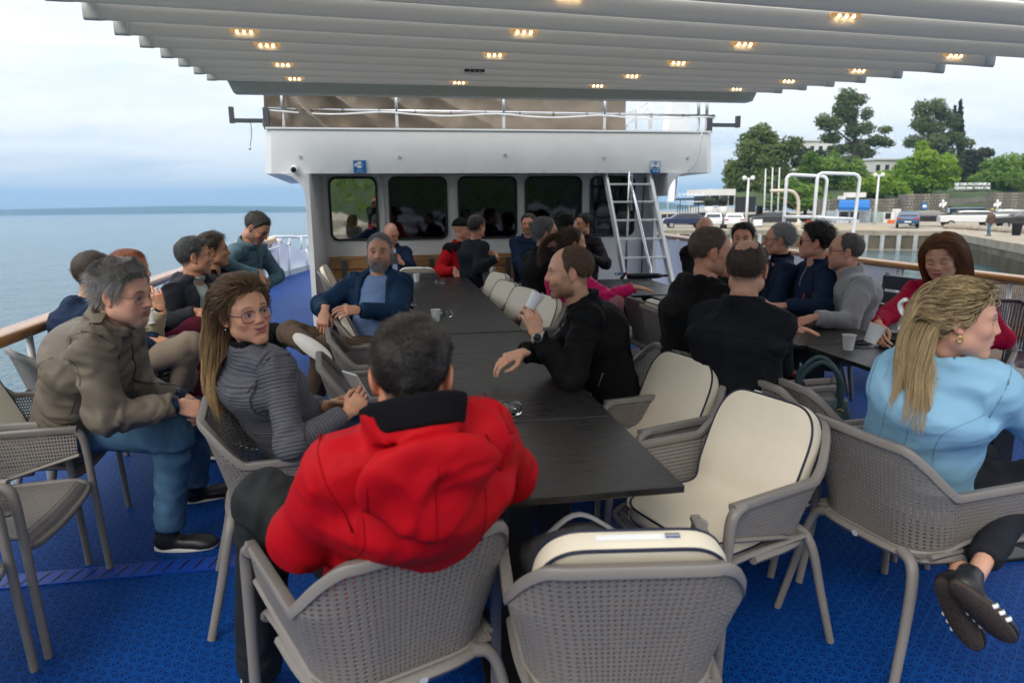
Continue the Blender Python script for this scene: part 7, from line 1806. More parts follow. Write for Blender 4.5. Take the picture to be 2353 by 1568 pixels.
# man in red jacket ----------------------------------------------------------
def red_hood(jk,a):
    nb,rt,fw,up=a['nb'],a['rt'],a['fw'],a['up']
    c=nb-fw*.105-up*.055
    jk.ell(c,(.150,.040,.105),rot=np.stack([rt,nrm(fw+up*.35),nrm(up-fw*.35)],1),k=.014)
    jk.ell(c-up*.07-fw*.004,(.085,.026,.070),rot=np.stack([rt,fw,up],1),k=.03)
    jk.ring(nb+up*.030+fw*.0,nrm(up*.9+fw*.25),.088,.035,.016,k=.02,r2=.098,lat=rt,sq=1.05,gap=(fw,.80))
p=CAST['red']=person('man in bright red jacket seen from behind at the head of the long table',(946,862,1.43),6,8,0,.97,body=-14,hip=(.0,1.76,.57),hipface=-24,build=(1.12,1.14),tiltS=6,
    top=dict(m=C_red,th=.026,collar='none',amp=.006,fine=.35,hem=.05),legs=dict(m=C_trk,th=.018,amp=.009),h=.0080,legres=.010,extra_top=red_hood,
    hair=dict(col=(.020,.016,.013),col2=(.095,.082,.072),top=.010,side=.002,back=.003,len=.011,K=5,n=11000,r=.0005,lift=.8,curl=.8,curlf=30,flow='up',lower=.006),skin=(0.466,0.203,0.117),
    hands={'L':dict(elbow=at(694,1235,1.62),at=at(788,1085,1.56),dir=nrm(V3(.45,.35,.80)),nrm=nrm(V3(-.35,-.85,.4)),pose='grip'),'R':dict(at=V3(.30,2.02,.66),dir=nrm(V3(-.4,.8,-.2)),nrm=V3(0,0,1),pose='relaxed')},
    elbows={'L':V3(-.25,.95,-.5),'R':V3(.8,.0,-.55)},knees={'L':at(612,1150,1.90),'R':V3(.15,2.18,.55)},feet={'L':dict(at=G(590,1545,.10),dir=V3(-.2,1,0)),'R':dict(at=V3(.22,2.25,.1),dir=V3(.1,1,0))})
cr=SDF(p.nb-.2,p.nb+.22,.006);cr.ring(p.nb+V3(0,0,.040)-p.fw*.006,nrm(V3(0,0,.9)+p.fw*.42),.088,.034,.013,k=.004,r2=.106,lat=p.rt,sq=1.08,gap=(p.fw,.72));V,Q=cr.mesh();p.add('collar_lining',relax(V,Q,8),Q,C_blackl)
# bearded man ----------------------------------------------------------------
p=CAST['beard']=person('bearded grey haired man in blue jacket looking at the camera, one leg crossed',(872,578,4.75),186,2,2,1.04,body=200,lean=-.20,build=(1.14,1.12),belly=.03,heavy=.5,seatz=.48,
    top=dict(m=C_teal,th=.022,collar='none',amp=.008,open=C_tee,openw=.088,openb=1.25,hem=.06,cuff=C_navy),legs=dict(m=C_brown,th=.014,amp=.007),h=.0095,hh=.0034,
    hair=dict(col=(.16,.16,.16),col2=(.42,.42,.42),top=.006,side=.002,back=.003,len=.010,n=4200,K=4,flow='fwd',lift=.8,r=.0004),skin=(0.509,0.262,0.176),facekw=dict(beard=.55,beardcol=(.20,.18,.17),brow=(.03,.025,.022),eyecol=(.04,.025,.015)),
    hands={'R':dict(at=at(745,716,4.42),dir=nrm(V3(-.15,-.3,-.8)),nrm=nrm(V3(-.2,-.85,.35)),pose='relaxed'),'L':dict(at=at(825,712,4.40),dir=nrm(V3(-.85,-.35,.1)),nrm=nrm(V3(.2,-.6,.7)),pose='relaxed')},
    elbows={'R':V3(-.8,.2,-.4),'L':V3(.9,-.1,-.5)},knees={'R':at(665,765,4.45),'L':at(745,800,4.25)},feet={'R':dict(at=at(712,796,4.16),dir=nrm(V3(.55,-.35,-.35))),'L':dict(at=G(714,960,.10),dir=nrm(V3(-.2,-1,0)))})
bm_=lambda V:((V[:,2]<-.046)&(V[:,1]>.0)&(V[:,2]>-.122)&~((np.abs(V[:,0])<.021)&(V[:,2]>-.0665)&(V[:,2]<-.0500))).astype(float)+.5*((np.abs(V[:,2]+.043)<.006)&(np.abs(V[:,0])<.028)&(V[:,1]>.07))+.5*((np.abs(V[:,0])>.058)&(V[:,2]<.0)&(V[:,1]>-.005)&(V[:,1]<.04)&(V[:,2]>-.06))+1e-9
beard_strands(p,np.random.default_rng(3),bm_,(.13,.12,.11),(.52,.52,.52),2600,.017,.0006,1.0)
vs_=SDF(p.hip-.35,p.nb+.25,.009);
for sd in(-1,1):vs_.econe(p.hip+p.fw*(.150)+p.rt*sd*.10-V3(0,0,.02),p.nb+p.fw*.075+p.rt*sd*.065-V3(0,0,.05),(.050,.022),(.040,.03),p.rt,k=.01)
vs_.ring(p.nb+p.nx*.035+p.fw*.008,p.nx,p.nr+.012,.040,.009,k=.01,r2=p.nr+.016,lat=p.rt,gap=(p.fw,.62));V,Q=vs_.mesh();p.add('fleece_vest',relax(V,Q,2),Q,C_black)
def child_bvh(p,nm):
    for o_ in p.root.children:
        if o_.name.split('.')[0]==nm:return BVHTree.FromPolygons([v.co for v in o_.data.vertices],[tuple(f.vertices)for f in o_.data.polygons])
def hit(bv,q,d,dist=.3):
    r_=bv.ray_cast(Vector(np.asarray(q,float)+np.asarray(d,float)*dist),Vector(-np.asarray(d,float)));return None if r_[0]is None else np.array(r_[0])
sb=child_bvh(p,'shirt');mid_=p.hip*.45+p.nb*.55;ax_=nrm(p.nb-p.hip);b=MB();lf_=-p.rt
for pts_ in([(0,-.045),(0,.0),(0,.045)],[(0,-.012),(.030,-.006),(.032,.028)],[(0,-.022),(-.026,-.014),(-.028,.014)]):
    g_=[hit(sb,mid_+lf_*u_+ax_*v_,p.fw)for u_,v_ in smooth_path([(a_,c_,0)for a_,c_ in pts_],6)[:,:2]];g_=[q_+p.fw*.001 for q_ in g_ if q_ is not None]
    if len(g_)>2:b.tube(g_,.0095,8,flat=.25,up=p.fw)
if b.v:o=b.obj('cactus_print',mat('print_white',(.75,.77,.8),.7),p.root,True);o.location=p.off
vb=child_bvh(p,'fleece_vest');b=MB();q0=p.hip*.38+p.nb*.62-p.rt*.105
for pts_ in([(-.018,-.018),(0,0),(.018,.018)],[(-.018,.018),(0,0),(.018,-.018)]):
    g_=[hit(vb,q0+lf_*u_+ax_*v_,p.fw)for u_,v_ in pts_];g_=[q_+p.fw*.001 for q_ in g_ if q_ is not None]
    if len(g_)>2:b.tube(g_,.0045,6,flat=.3,up=p.fw)
if b.v:o=b.obj('badge',mat('badge_white',(.7,.7,.7),.5),p.root,True);o.location=p.off
# man drinking ---------------------------------------------------------------
p=CAST['drink']=person('man in black jacket raising a white cup, wristwatch on and thinning ginger hair',(1308,626,3.14),-78,4,0,.98,body=-76,hip=(1.04,3.16,.60),lean=.0,build=(1.08,1.05),
    top=dict(m=C_black,th=.018,collar='shirt',ch=.9,amp=.009,hem=.06,gap=.7),legs=dict(m=C_ddenim),h=.0085,
    hair=dict(col=(.095,.052,.026),col2=(.26,.16,.085),top=.005,side=.003,back=.004,len=.008,n=3600,K=4,recede=.95,bald=0,flow='back',lift=.5,r=.0004),skin=(0.594,0.322,0.211),facekw=dict(beard=.42,beardcol=(.20,.11,.06),brow=(.16,.09,.05),eyecol=(.10,.09,.08),eyes=.8,scalp=.45,scalpcol=(.20,.12,.07),recede=.9),
    hands={'L':dict(at=at(1232,768,2.98),dir=nrm(V3(-.22,.02,.95)),nrm=nrm(V3(.25,-.93,.1)),pose='cup'),'R':dict(at=at(1200,810,3.06),dir=nrm(V3(-.95,-.1,-.22)),nrm=V3(0,-.25,1),pose='relaxed')},
    elbows={'L':V3(.55,-.35,-1.),'R':V3(.7,.3,-.7)})
beard_strands(p,np.random.default_rng(5),lambda V:((V[:,2]<-.040)&(V[:,1]>-.01)&(V[:,2]>-.116)&~((np.abs(V[:,0])<.022)&(V[:,2]>-.068)&(V[:,2]<-.049))).astype(float)+1e-9,(.16,.085,.04),(.34,.20,.11),1500,.005,.0004)
cup(at(1217,700,2.98)+V3(0,0,-.012),'white plastic cup raised in the hand of the man with the watch',tilt=(.1,.55),s=.88)
S_,E_,W_,hd_,sd_=p.arms['L'];wd=nrm(W_-E_);wc=W_+wd*-.012
t=empty('wristwatch',wc,0,'wristwatch with black dial and pale strap on a raised wrist','watch');off_=-Vector(t.location)
b=MB();u1=nrm(np.cross(wd,(0,-1,.1)));u2=np.cross(wd,u1);b.tube([wc+.034*(u1*math.cos(a)*.95+u2*math.sin(a)*1.1)for a in np.linspace(0,2*math.pi,26,endpoint=False)],.009,8,closed=True,flat=.35,up=u1);o=b.obj('strap',mat('watch_strap',(.5,.47,.40),.6),t,True);o.location=off_
fcn=nrm(V3(-.25,-.95,.1));fcn=nrm(fcn-wd*fcn.dot(wd));c0=wc+fcn*.036
b=MB();b.tube([c0-fcn*.006,c0+fcn*.005],[.0225,.0215],22);o=b.obj('case',mat('watch_case',(.45,.44,.42),.3,metal=.7),t,True);o.location=off_
b=MB();b.tube([c0+fcn*.004,c0+fcn*.0062],[.0170,.0168],22);o=b.obj('dial',M_black,t,True);o.location=off_
# woman in pale blue blazer --------------------------------------------------
def blonde(root,off,hc,R,hs,cap_o,m,rng,nb,sr_,sl_):
    V,Q=hair_cap(top=.020,side=.010,back=.020,h=.006,noise=.003);N_=normals(V,Q);ok=((N_*(V-CR_C)).sum(1)>.02)
    idx=rng.choice(np.where(ok)[0],9500);P0=V[idx]-N_[idx]*.007+rng.normal(0,.0015,(len(idx),3));D0=N_[idx]
    cl=V3(-.0,-.128,.020);nbl=R.T@((nb-hc)/hs);shl=R.T@((sl_-hc)/hs);shr=R.T@((sr_-hc)/hs);g=R.T@V3(0,0,-1.);push=ell_push(CR_C,CR_R,.006)
    low=(P0[:,2]<.0);ph=rng.random(len(P0))*2.0;hd2=R.T@nrm(V3(-.55,-.28,-.6))
    def flow(p,t):
        gone=(np.linalg.norm(p-cl,axis=1)<.034)|(p[:,1]<-.118)|(low&(p[:,1]<-.06))
        f1_=cl-p;f1_=f1_/np.maximum(np.linalg.norm(f1_,axis=1),1e-4)[:,None]+V3(0,0,.10)
        hang=g+hd2*.55*max(0,1-1.6*t)+np.stack([np.sin(t*9+ph),np.cos(t*8+ph),0*ph],-1)*.20*t
        return np.where(gone[:,None],hang,f1_)
    def coll(p):
        p=push(p)
        for c,r in((nbl,.078),(shl,.085),(shr,.085),((nbl+shl)/2,.085),((nbl+shr)/2,.085),(nbl+g*.10,.125),((shl+shr)/2+g*.10,.125),((shl+shr)/2+g*.22,.13)):
            q=p-c;l=np.linalg.norm(q,axis=1);k=np.where(l<r,r/np.maximum(l,1e-4),1.)[:,None];p=c+q*k
        return p
    pts=grow(P0,D0,27,(.0118*(.75+.45*rng.random(len(P0)))),flow,R,rng,lift=.06,curl=.10,curlf=16,keep=.6,coll=coll)
    o=hair_curves('long_strands',hc+(pts*hs)@R.T,m,None,.0008,.0003);o.parent=cap_o
p=CAST['blonde']=person('blonde woman in pale blue blazer looking off to the right, hair tied half up',(2207,738,2.08),128,2,4,.95,body=58,hip=(1.80,2.02,.59),hipface=80,fem=True,build=(1.04,1.02),tiltS=-2,
    top=dict(m=C_blue,th=.027,collar='blazer',amp=.006,fine=.25,hem=.10),legs=dict(m=C_dgrey,short=.11),h=.0080,
    hair=dict(kind='custom',fn=blonde,col=(.10,.062,.030),col2=(.60,.44,.23),tip=(.56,.41,.22),top=.015,side=.005,back=.016,n=0),skin=(0.551,0.297,0.203),facekw=dict(brow=(.06,.035,.025),lips=(.35,.055,.07),eyecol=(.04,.025,.015)),
    hands={'R':dict(at=V3(2.28,1.82,.70),dir=nrm(V3(.8,.4,-.1)),nrm=V3(0,0,1)),'L':dict(at=V3(2.25,2.25,.72),dir=nrm(V3(.8,-.3,0)),nrm=V3(0,0,1))},elbows={'R':V3(.2,-.5,-.8),'L':V3(-.3,.8,-.5)},knees={'R':V3(2.18,1.92,.56),'L':V3(2.18,2.14,.56)},feet={'R':dict(at=at(2235,1330,2.02),dir=nrm(V3(.55,-.35,-.62))),'L':dict(at=at(2195,1345,2.12),dir=nrm(V3(.30,-.35,-.75)))})
for q_ in p.root.children:
    if q_.name.startswith('shoe'):
        for so_ in q_.children:so_.data.materials[0]=mat('gum_sole',(.045,.032,.026),.7,bump=.5,bscale=120)
M_stripe=mat('shoe_stripe',(.78,.78,.76),.6,var=.02)
for key in('R','L'):
    hj,kn,an,fd,sd=p.thighs[key];f_=nrm(fd);shin=nrm(kn-an);upv=nrm(shin-f_*shin.dot(f_));x_=np.cross(f_,upv)
    b=MB()
    for sx in(-1,1):
        for q in range(3):
            y_=.040+q*.024;b.tube([an+f_*(y_+.004)+x_*sx*.0405-upv*.080,an+f_*(y_+.016)+x_*sx*.042-upv*.062,an+f_*(y_+.026)+x_*sx*.030-upv*.041],.0062,6,flat=.4,up=x_)
    o=b.obj('shoe_stripes',M_stripe,p.root,True);o.location=p.off
cc=p.hc+p.R@V3(0,-.140,.026);b=MB()
for sx in(-1,1):b.tube(smooth_path([cc+p.R@V3(sx*.030,-.012,.028),cc+p.R@V3(sx*.012,-.026,.012),cc+p.R@V3(sx*.006,-.020,-.010),cc+p.R@V3(sx*.012,-.004,-.028)],12),.0085,8,flat=.5)
o=b.obj('hair_clip',mat('clip_white',(.8,.8,.8),.25,var=0),p.root,True);o.location=p.off
b=MB();ec=p.hc+p.R@V3(.084,-.004,-.046);b.tube([ec+p.R@V3(0,.006*math.cos(a),.009*math.sin(a))for a in np.linspace(0,2*math.pi,14,endpoint=False)],.0032,6,closed=True);o=b.obj('earring',mat('gold',(.75,.5,.2),.25,metal=1,var=0),p.root,True);o.location=p.off
# woman in red jacket --------------------------------------------------------
def longstraight(n=4200,L=.0125,lowf=.3):
    def fn(root,off,hc,R,hs,cap_o,m,rng,nb,sr_,sl_):
        V,Q=hair_cap(top=.016,side=.012,back=.014,h=.006,noise=.002,nape=.0);N_=normals(V,Q);ok=((N_*(V-CR_C)).sum(1)>.02)
        idx=rng.choice(np.where(ok)[0],n);P0=V[idx]-N_[idx]*.005;D0=N_[idx];g=R.T@V3(0,0,-1.);push=ell_push(CR_C,CR_R,.007)
        nbl=R.T@((nb-hc)/hs);shl=R.T@((sl_-hc)/hs);shr=R.T@((sr_-hc)/hs)
        side=np.sign(P0[:,0]-.012)
        def flow(p,t):return np.stack([side*np.maximum(0,.082-np.abs(p[:,0]))*5,-.5-9*np.maximum(0,p[:,1]-.035),-.25*np.ones(len(p))-1.2*t],-1)+g*.8*t
        def coll(p):
            p=push(p);fr=(p[:,1]>.045)&(np.abs(p[:,0])<.075)&(p[:,2]<.05);p[fr,0]=side[fr]*.075
            for c,r in((nbl,.07),(shl,.08),(shr,.08),(nbl+g*.1,.12)):
                q=p-c;l=np.linalg.norm(q,axis=1);k=np.where(l<r,r/np.maximum(l,1e-4),1.)[:,None];p=c+q*k
            return p
        pts=grow(P0,D0,20,L*(.85+.3*rng.random(n))*1.1,flow,R,rng,lift=.12,curl=.10,curlf=14,keep=.6,coll=coll)
        o=hair_curves('long_strands',hc+(pts*hs)@R.T,m,None,.0008,.0004);o.parent=cap_o
    return fn
p=CAST['redw']=person('auburn haired woman in crimson jacket smiling down, holding a white cup on the table',(2163,596,3.75),236,14,-6,1.0,body=222,hip=(3.27,3.50,.60),lean=0,fem=True,
    top=dict(m=C_mag,th=.014,collar='blazer',amp=.005),legs=dict(m=C_dgrey),h=.009,hair=dict(kind='custom',fn=longstraight(4200),col=(.13,.042,.014),col2=(.34,.13,.04),top=.011,side=.006,back=.010,n=0),skin=(0.551,0.282,0.184),facekw=dict(eyes=0,smile=.7,brow=(.09,.04,.025),lips=(.42,.09,.09)),
    hands={'R':dict(at=at(2003,752,3.55)+V3(.03,.0,.01),dir=nrm(V3(-.35,-.5,-.4)),nrm=nrm(V3(-.8,.0,.5)),pose='cup'),'L':dict(at=V3(3.05,3.2,.76),dir=nrm(V3(-.8,0,0)),nrm=V3(0,0,1))},elbows={'R':V3(-.5,.3,-.6),'L':V3(.6,-.3,-.6)})
cup(at(1999,768,3.42)+V3(0,0,-.04),'white plastic cup tilted in the hand of the woman in crimson',tilt=(.1,.35),s=1.15)
# people behind the olive jacket ---------------------------------------------
def bg(key,label,px,py,d,face,**kw):
    dd=dict(h=.012,hh=.0042,legres=.018);dd.update(kw);CAST[key]=person(label,(px,py,d),face,**dd);return CAST[key]
HS=dict(n=2600,K=4)
bg('hood','man in navy hooded top seen from behind, brown cropped hair, beside the sea rail',216,632,3.75,22,pitch=6,body=58,lean=.12,top=dict(m=C_navy,th=.020,collar='hood',amp=.007,hoodsize=.8),legs=dict(m=C_khaki),hair=dict(col=(.055,.036,.024),col2=(.13,.09,.06),top=.012,side=.005,back=.006,len=.016,flow='fwd',lift=.6,**HS),h=.010,
   hands={'R':dict(at=at(352,784,3.75),dir=nrm(V3(.9,.1,-.2)),nrm=V3(0,-.3,1),pose='grip'),'L':dict(at=at(372,780,3.85),dir=nrm(V3(.8,-.3,-.2)),nrm=V3(0,.2,1),pose='grip')},knees={'R':at(440,790,3.75),'L':at(400,800,4.0)},feet={'R':dict(at=at(405,905,3.9),dir=V3(.9,.1,0)),'L':dict(at=G(500,985,.1),dir=V3(.9,.1,0))})
p=bg('quilt','red haired woman in cream quilted jacket holding a cup, hand raised to her face',302,622,4.1,91,body=98,fem=True,lean=.05,seatz=.46,top=dict(m=C_quilt,th=.018,collar='stand',amp=.006,open=C_dgrey,cuff=C_dgrey),legs=dict(m=C_burg),hair=dict(col=(.20,.055,.016),col2=(.40,.13,.04),top=.018,side=.012,back=.016,len=.06,K=6,n=2200,flow='down',lift=.2),
   hands={'R':dict(at=at(368,706,3.80),dir=nrm(V3(-.15,-.1,.9)),nrm=nrm(V3(.3,-.9,0)),pose='pinch'),'L':dict(at=at(336,712,3.86),dir=nrm(V3(.35,-.2,-.7)),nrm=nrm(V3(.5,-.7,.3)),pose='cup')},elbows={'R':V3(.6,-.3,-.6),'L':V3(0,-.2,-1)},knees={'R':at(450,752,4.2),'L':at(445,745,4.4)})
cup(at(349,742,3.82),'white plastic cup in the fingers of the woman in the quilted jacket')
bg('shades','grey haired man in dark jacket and pale green shirt, sunglasses pushed up on his head',447,590,4.5,72,body=122,lean=.06,top=dict(m=C_char,th=.024,collar='stand',open=C_mint,amp=.008,hood=True,hoodsize=.8,openw=.055),legs=dict(m=C_dgrey),hair=dict(col=(.05,.05,.052),col2=(.17,.17,.175),top=.014,side=.006,back=.007,len=.02,flow='fwd',lift=.6,**HS),skin=(0.488,0.238,0.153),glasses=dict(up=1,nolens=1,r=.0022,lens=M_black),build=(1.1,1.08),h=.010,
   hands={'R':dict(at=at(456,716,4.25),dir=nrm(V3(.8,.3,-.2)),nrm=V3(0,-.5,.8)),'L':dict(at=at(480,712,4.3),dir=nrm(V3(-.4,-.6,-.1)),nrm=V3(.3,0,1))},elbows={'R':V3(-.7,-.3,-.5)})
bg('profile','man with brown fringe in black jacket seen in profile behind the sunglasses man',490,576,5.05,75,body=105,lean=.05,top=dict(m=C_black,th=.016,collar='shirt'),hair=dict(col=(.045,.032,.024),col2=(.12,.085,.06),top=.020,side=.010,back=.010,len=.034,flow='fwd',lift=.35,**HS),skin=SK_M)
hp=at(560,665,5.9);
bg('denim','man in denim shirt standing bent over by the sea rail, grey curls and glasses',590,524,5.55,108,pitch=38,body=112,hip=hp,standing=True,top=dict(m=C_dshirt,th=.012,collar='shirt',amp=.006,ch=1.2),legs=dict(m=C_ddenim),hair=dict(col=(.06,.055,.05),col2=(.24,.23,.22),top=.012,side=.005,back=.007,len=.012,curl=1.1,curlf=60,lift=.8,flow='up',**HS),skin=(0.509,0.247,0.158),facekw=dict(beard=.5,beardcol=(.14,.11,.10),eyes=0),glasses=dict(m=mat('blue_frame',(.02,.06,.14),.3,var=0),r=.0016),
   hands={'R':dict(at=at(596,632,5.35),dir=V3(.15,0,-1),nrm=V3(0,-1,0)),'L':dict(at=at(605,660,5.75),dir=V3(.1,0,-1),nrm=V3(.5,1,0))},elbows={'R':V3(-.4,-.5,.0),'L':V3(.3,.6,.0)})
for nm_,c_ in(('O2',('hood',50)),('O3',('quilt',96)),('O4',('shades',120)),('O5',('profile',100))):
    q=CAST[c_[0]];chair(q.hip[0],q.hip[1]+.0,c_[1],{'O2':'net chair the man in the navy hooded top sits on','O3':'net chair the woman in the quilted jacket sits on','O4':'net chair the man with sunglasses on his head sits on','O5':'net chair the man with the brown fringe sits on'}[nm_])
chair(CAST['beard'].hip[0],CAST['beard'].hip[1],200,'net chair the bearded man sits on')
# by the deckhouse wall ------------------------------------------------------
bg('bald','bald man in navy jacket and light blue shirt looking at his phone on the bench',898,538,8.15,182,pitch=26,body=176,lean=-.06,seatz=.44,s=1.04,top=dict(m=C_navy,th=.016,collar='shirt',open=C_lblue,openw=.05),hair=dict(kind='none'),skin=(0.594,0.297,0.198),facekw=dict(eyes=0,scalp=.15,scalpcol=(.3,.2,.15)),h=.013,
   hands={'R':dict(at=at(893,602,7.85),dir=nrm(V3(.5,-.2,.3)),nrm=V3(-.3,-.8,.3),pose='cup'),'L':dict(at=at(921,602,7.85),dir=nrm(V3(-.5,-.2,.3)),nrm=V3(.3,-.8,.3),pose='cup')})
t=empty('phone',at(906,594,7.78),0,'black phone in the hands of the bald man on the bench','phone');t.rotation_euler=(math.radians(50),0,.1);b=MB();b.bbox((-.037,-.075,-.005),(.037,.075,.005),.003);b.obj('case',M_black,t)
p=bg('cap','smiling man in red and black jacket with a black cap',1062,527,8.1,121,body=158,lean=-.06,seatz=.46,s=1.06,top=dict(m=C_red,th=.022,collar='hood',hoodsize=.7),legs=dict(m=C_denim),hair=dict(kind='none'),skin=(0.53,0.257,0.171),facekw=dict(smile=1.0,eyes=.5),build=(1.06,1.05),hands={'R':dict(at=at(1045,622,7.8),dir=V3(.3,-.5,-.6),nrm=V3(0,-1,.3)),'L':dict(at=at(1064,624,7.8),dir=V3(-.3,-.5,-.6),nrm=V3(0,-1,.3))})
cp=SDF((-.11,-.13,.0),(.11,.17,.16),.005);cp.fn((-.11,-.13,.02),(.11,.13,.16),lambda q:np.maximum(cranium(q,0)-.013,(.038-.25*q[...,1]*0-q[...,2])),k=.001);cp.ell((0,.115,.050),(.062,.066,.011),k=.012);V,Q=cp.mesh();p.add('cap',p.hc+(relax(V,Q,2)*p.hs)@p.R.T,Q,C_black)
yk=SDF(p.nb-V3(.35,.3,.26),p.nb+V3(.35,.3,.2),.010);yk.cap(p.sr,p.sl,.088,k=.03);yk.econe(p.nb-V3(0,0,.16),p.nb-V3(0,0,.05),(.17,.137),(.14,.112),p.rt,k=.03);yk.ell(p.nb+p.fw*.16,(.035,.12,.2),rot=np.stack([p.rt,p.fw,V3(0,0,1)],1),mode='sub');V,Q=yk.mesh();p.add('jacket_yoke',relax(V,Q,2),Q,C_black)
bg('folded','man in black sweater with folded arms seen from behind beside the man in the cap',1095,521,7.55,48,body=66,lean=.03,top=dict(m=C_dgrey,th=.016,collar='crew'),hair=dict(col=(.05,.042,.036),col2=(.16,.14,.12),top=.012,side=.005,back=.005,len=.015,flow='fwd',**HS),skin=(0.53,0.247,0.162),build=(1.12,1.1),hands={'R':dict(at=at(1142,592,7.35),dir=V3(0,.8,.2),nrm=V3(1,0,0)),'L':dict(at=at(1128,588,7.75),dir=V3(.3,-.8,0),nrm=V3(1,0,.2))},elbows={'R':V3(.2,-.6,-.6)})
bg('smile','laughing man with short beard in navy hoodie on the bench under the windows',1214,516,8.3,203,body=186,lean=-.06,seatz=.44,top=dict(m=C_navy,th=.02,collar='hood',hoodsize=.6),hair=dict(col=(.07,.045,.03),col2=(.16,.11,.075),top=.016,side=.006,back=.006,len=.02,**HS),skin=(0.53,0.247,0.162),facekw=dict(beard=.5,beardcol=(.14,.09,.06),smile=1.0,eyes=.5))
bg('grey2','grey haired man with glasses in black jacket seen from behind',1254,537,5.7,92,body=66,lean=.06,top=dict(m=C_black,th=.016,collar='stand',ch=.7),hair=dict(col=(.15,.15,.15),col2=(.38,.38,.38),top=.018,side=.008,back=.008,len=.026,flow='back',lift=.5,**HS),skin=(0.53,0.267,0.18),glasses=dict(),facekw=dict(beard=.3,beardcol=(.3,.28,.26)))
bg('shades2','person in black with dark hair and sunglasses pushed up, behind the ponytail',1302,522,6.6,75,body=60,lean=.06,top=dict(m=C_black,th=.016,collar='stand'),hair=dict(col=(.008,.007,.006),col2=(.03,.025,.022),top=.020,side=.010,back=.012,len=.03,**HS),glasses=dict(up=1,nolens=1,r=.002))
def ponytail(root,off,hc,R,hs,cap_o,m,rng,nb,sr_,sl_):
    n=1500;a=V3(0,-.115,.055);P0=a+rng.normal(0,.010,(n,3));D0=np.tile(V3(-.2,-1,.3),(n,1));g=R.T@V3(0,0,-1.)
    nbl=R.T@((nb-hc)/hs);push=ell_push(CR_C,CR_R,.014)
    def coll(p):
        p=push(p);q=p-(nbl+g*.06);l=np.linalg.norm(q,axis=1);k=np.where(l<.12,.12/np.maximum(l,1e-4),1.)[:,None];return nbl+g*.06+q*k
    pts=grow(P0,D0,18,.016*(.8+.4*rng.random(n)),lambda p,t:g[None,:]*(.2+1.5*t)+V3(0,-.5,.1)*(1-t)+0*p,R,rng,lift=.3,curl=.15,curlf=14,keep=.7,coll=coll)
    o=hair_curves('ponytail',hc+(pts*hs)@R.T,m,None,.0008,.0003);o.parent=cap_o
p=bg('pink','woman with ponytail in bright pink padded jacket stretching her arm along the table',1316,560,5.3,86,body=82,fem=True,lean=.05,top=dict(m=C_pink,th=.018,collar='stand',amp=.010,fine=.8),legs=dict(m=C_rose),hair=dict(kind='custom',fn=ponytail,col=(.05,.028,.016),col2=(.15,.085,.05),top=.010,side=.008,back=.012,n=1500,K=6,len=.05,flow='back',lift=.05),h=.009,hh=.0038,
   hands={'R':dict(at=at(1462,660,5.15),dir=nrm(V3(.95,.2,-.15)),nrm=V3(0,-.2,1),pose='flat'),'L':dict(at=at(1400,668,5.6),dir=nrm(V3(.9,0,0)),nrm=V3(0,0,1))},elbows={'R':V3(.1,-.5,-.9)},knees={'R':at(1412,690,5.15),'L':at(1400,690,5.4)})
bg('chin','man with glasses in dark jacket resting his chin on his hand near the ladder',1340,516,8.0,252,body=225,lean=-.0,top=dict(m=cloth('aubergine',(.016,.012,.016),.6),th=.02,collar='stand'),hair=dict(col=(.012,.009,.008),col2=(.05,.04,.035),top=.016,side=.007,back=.007,len=.02,**HS),skin=SK_M,glasses=dict(),hands={'R':dict(at=at(1327,548,7.8),dir=V3(0,.1,1),nrm=V3(-.5,-.8,0),pose='fist'),'L':dict(at=at(1355,590,7.7),dir=V3(-1,0,0),nrm=V3(0,-1,.2))})
# quay side table ------------------------------------------------------------
bg('hooded','man with cropped fair hair in black hooded jacket turned to the quay side table',1634,580,3.5,100,pitch=4,body=80,lean=.08,s=1.03,build=(1.12,1.1),h=.009,hh=.0036,top=dict(m=C_black,th=.022,collar='hood',hoodsize=.9),hair=dict(col=(.10,.065,.045),col2=(.24,.17,.12),top=.006,side=.003,back=.003,len=.008,n=3000,K=4,flow='up',lift=.8,r=.0004,recede=.3),skin=(0.572,0.272,0.18),facekw=dict(beard=.35,beardcol=(.22,.13,.09),brow=(.14,.08,.05),scalp=.35,scalpcol=(.2,.13,.09)),
   hands={'R':dict(at=at(1735,700,3.4),dir=V3(.9,.3,-.1),nrm=V3(0,-.5,.8)),'L':dict(at=at(1720,690,3.7),dir=V3(.9,-.3,0),nrm=V3(0,0,1))})
p=bg('balding','balding man in black jacket seen from behind with his hand over a tablet',1716,618,3.0,40,pitch=6,body=52,lean=.06,s=1.02,build=(1.10,1.06),h=.009,hh=.0036,top=dict(m=cloth('blue_black',(.009,.010,.013),.75,var=.2),th=.018,collar='shirt',ch=1.0,cuff=C_blackl),hair=dict(col=(.055,.034,.022),col2=(.14,.095,.065),top=.005,side=.005,back=.006,len=.014,n=3600,K=4,flow='down',lift=.35,r=.00045,bald=1.0),skin=(0.551,0.282,0.18),facekw=dict(scalp=.35,scalpcol=(.22,.13,.09)),
   hands={'R':dict(at=at(1772,732,2.98),dir=nrm(V3(.93,.25,-.12)),nrm=nrm(V3(-.1,-.55,.8)),pose='flat'),'L':dict(at=at(1790,745,3.35),dir=nrm(V3(.8,-.3,-.1)),nrm=V3(0,0,1),pose='flat')},elbows={'R':V3(.25,-.55,-1.2),'L':V3(0,.6,-.6)})
b=MB();tq=p.nb-V3(0,0,.155)-p.fw*.135-p.rt*.045;b.bbox((-.016,-.002,-.003),(.016,.002,.003),.001);o=b.obj('neck_label',mat('label_silver',(.5,.5,.5),.4),p.root);o.location=Vector(tq)+p.off;o.rotation_euler=(0,0,math.radians(-52))
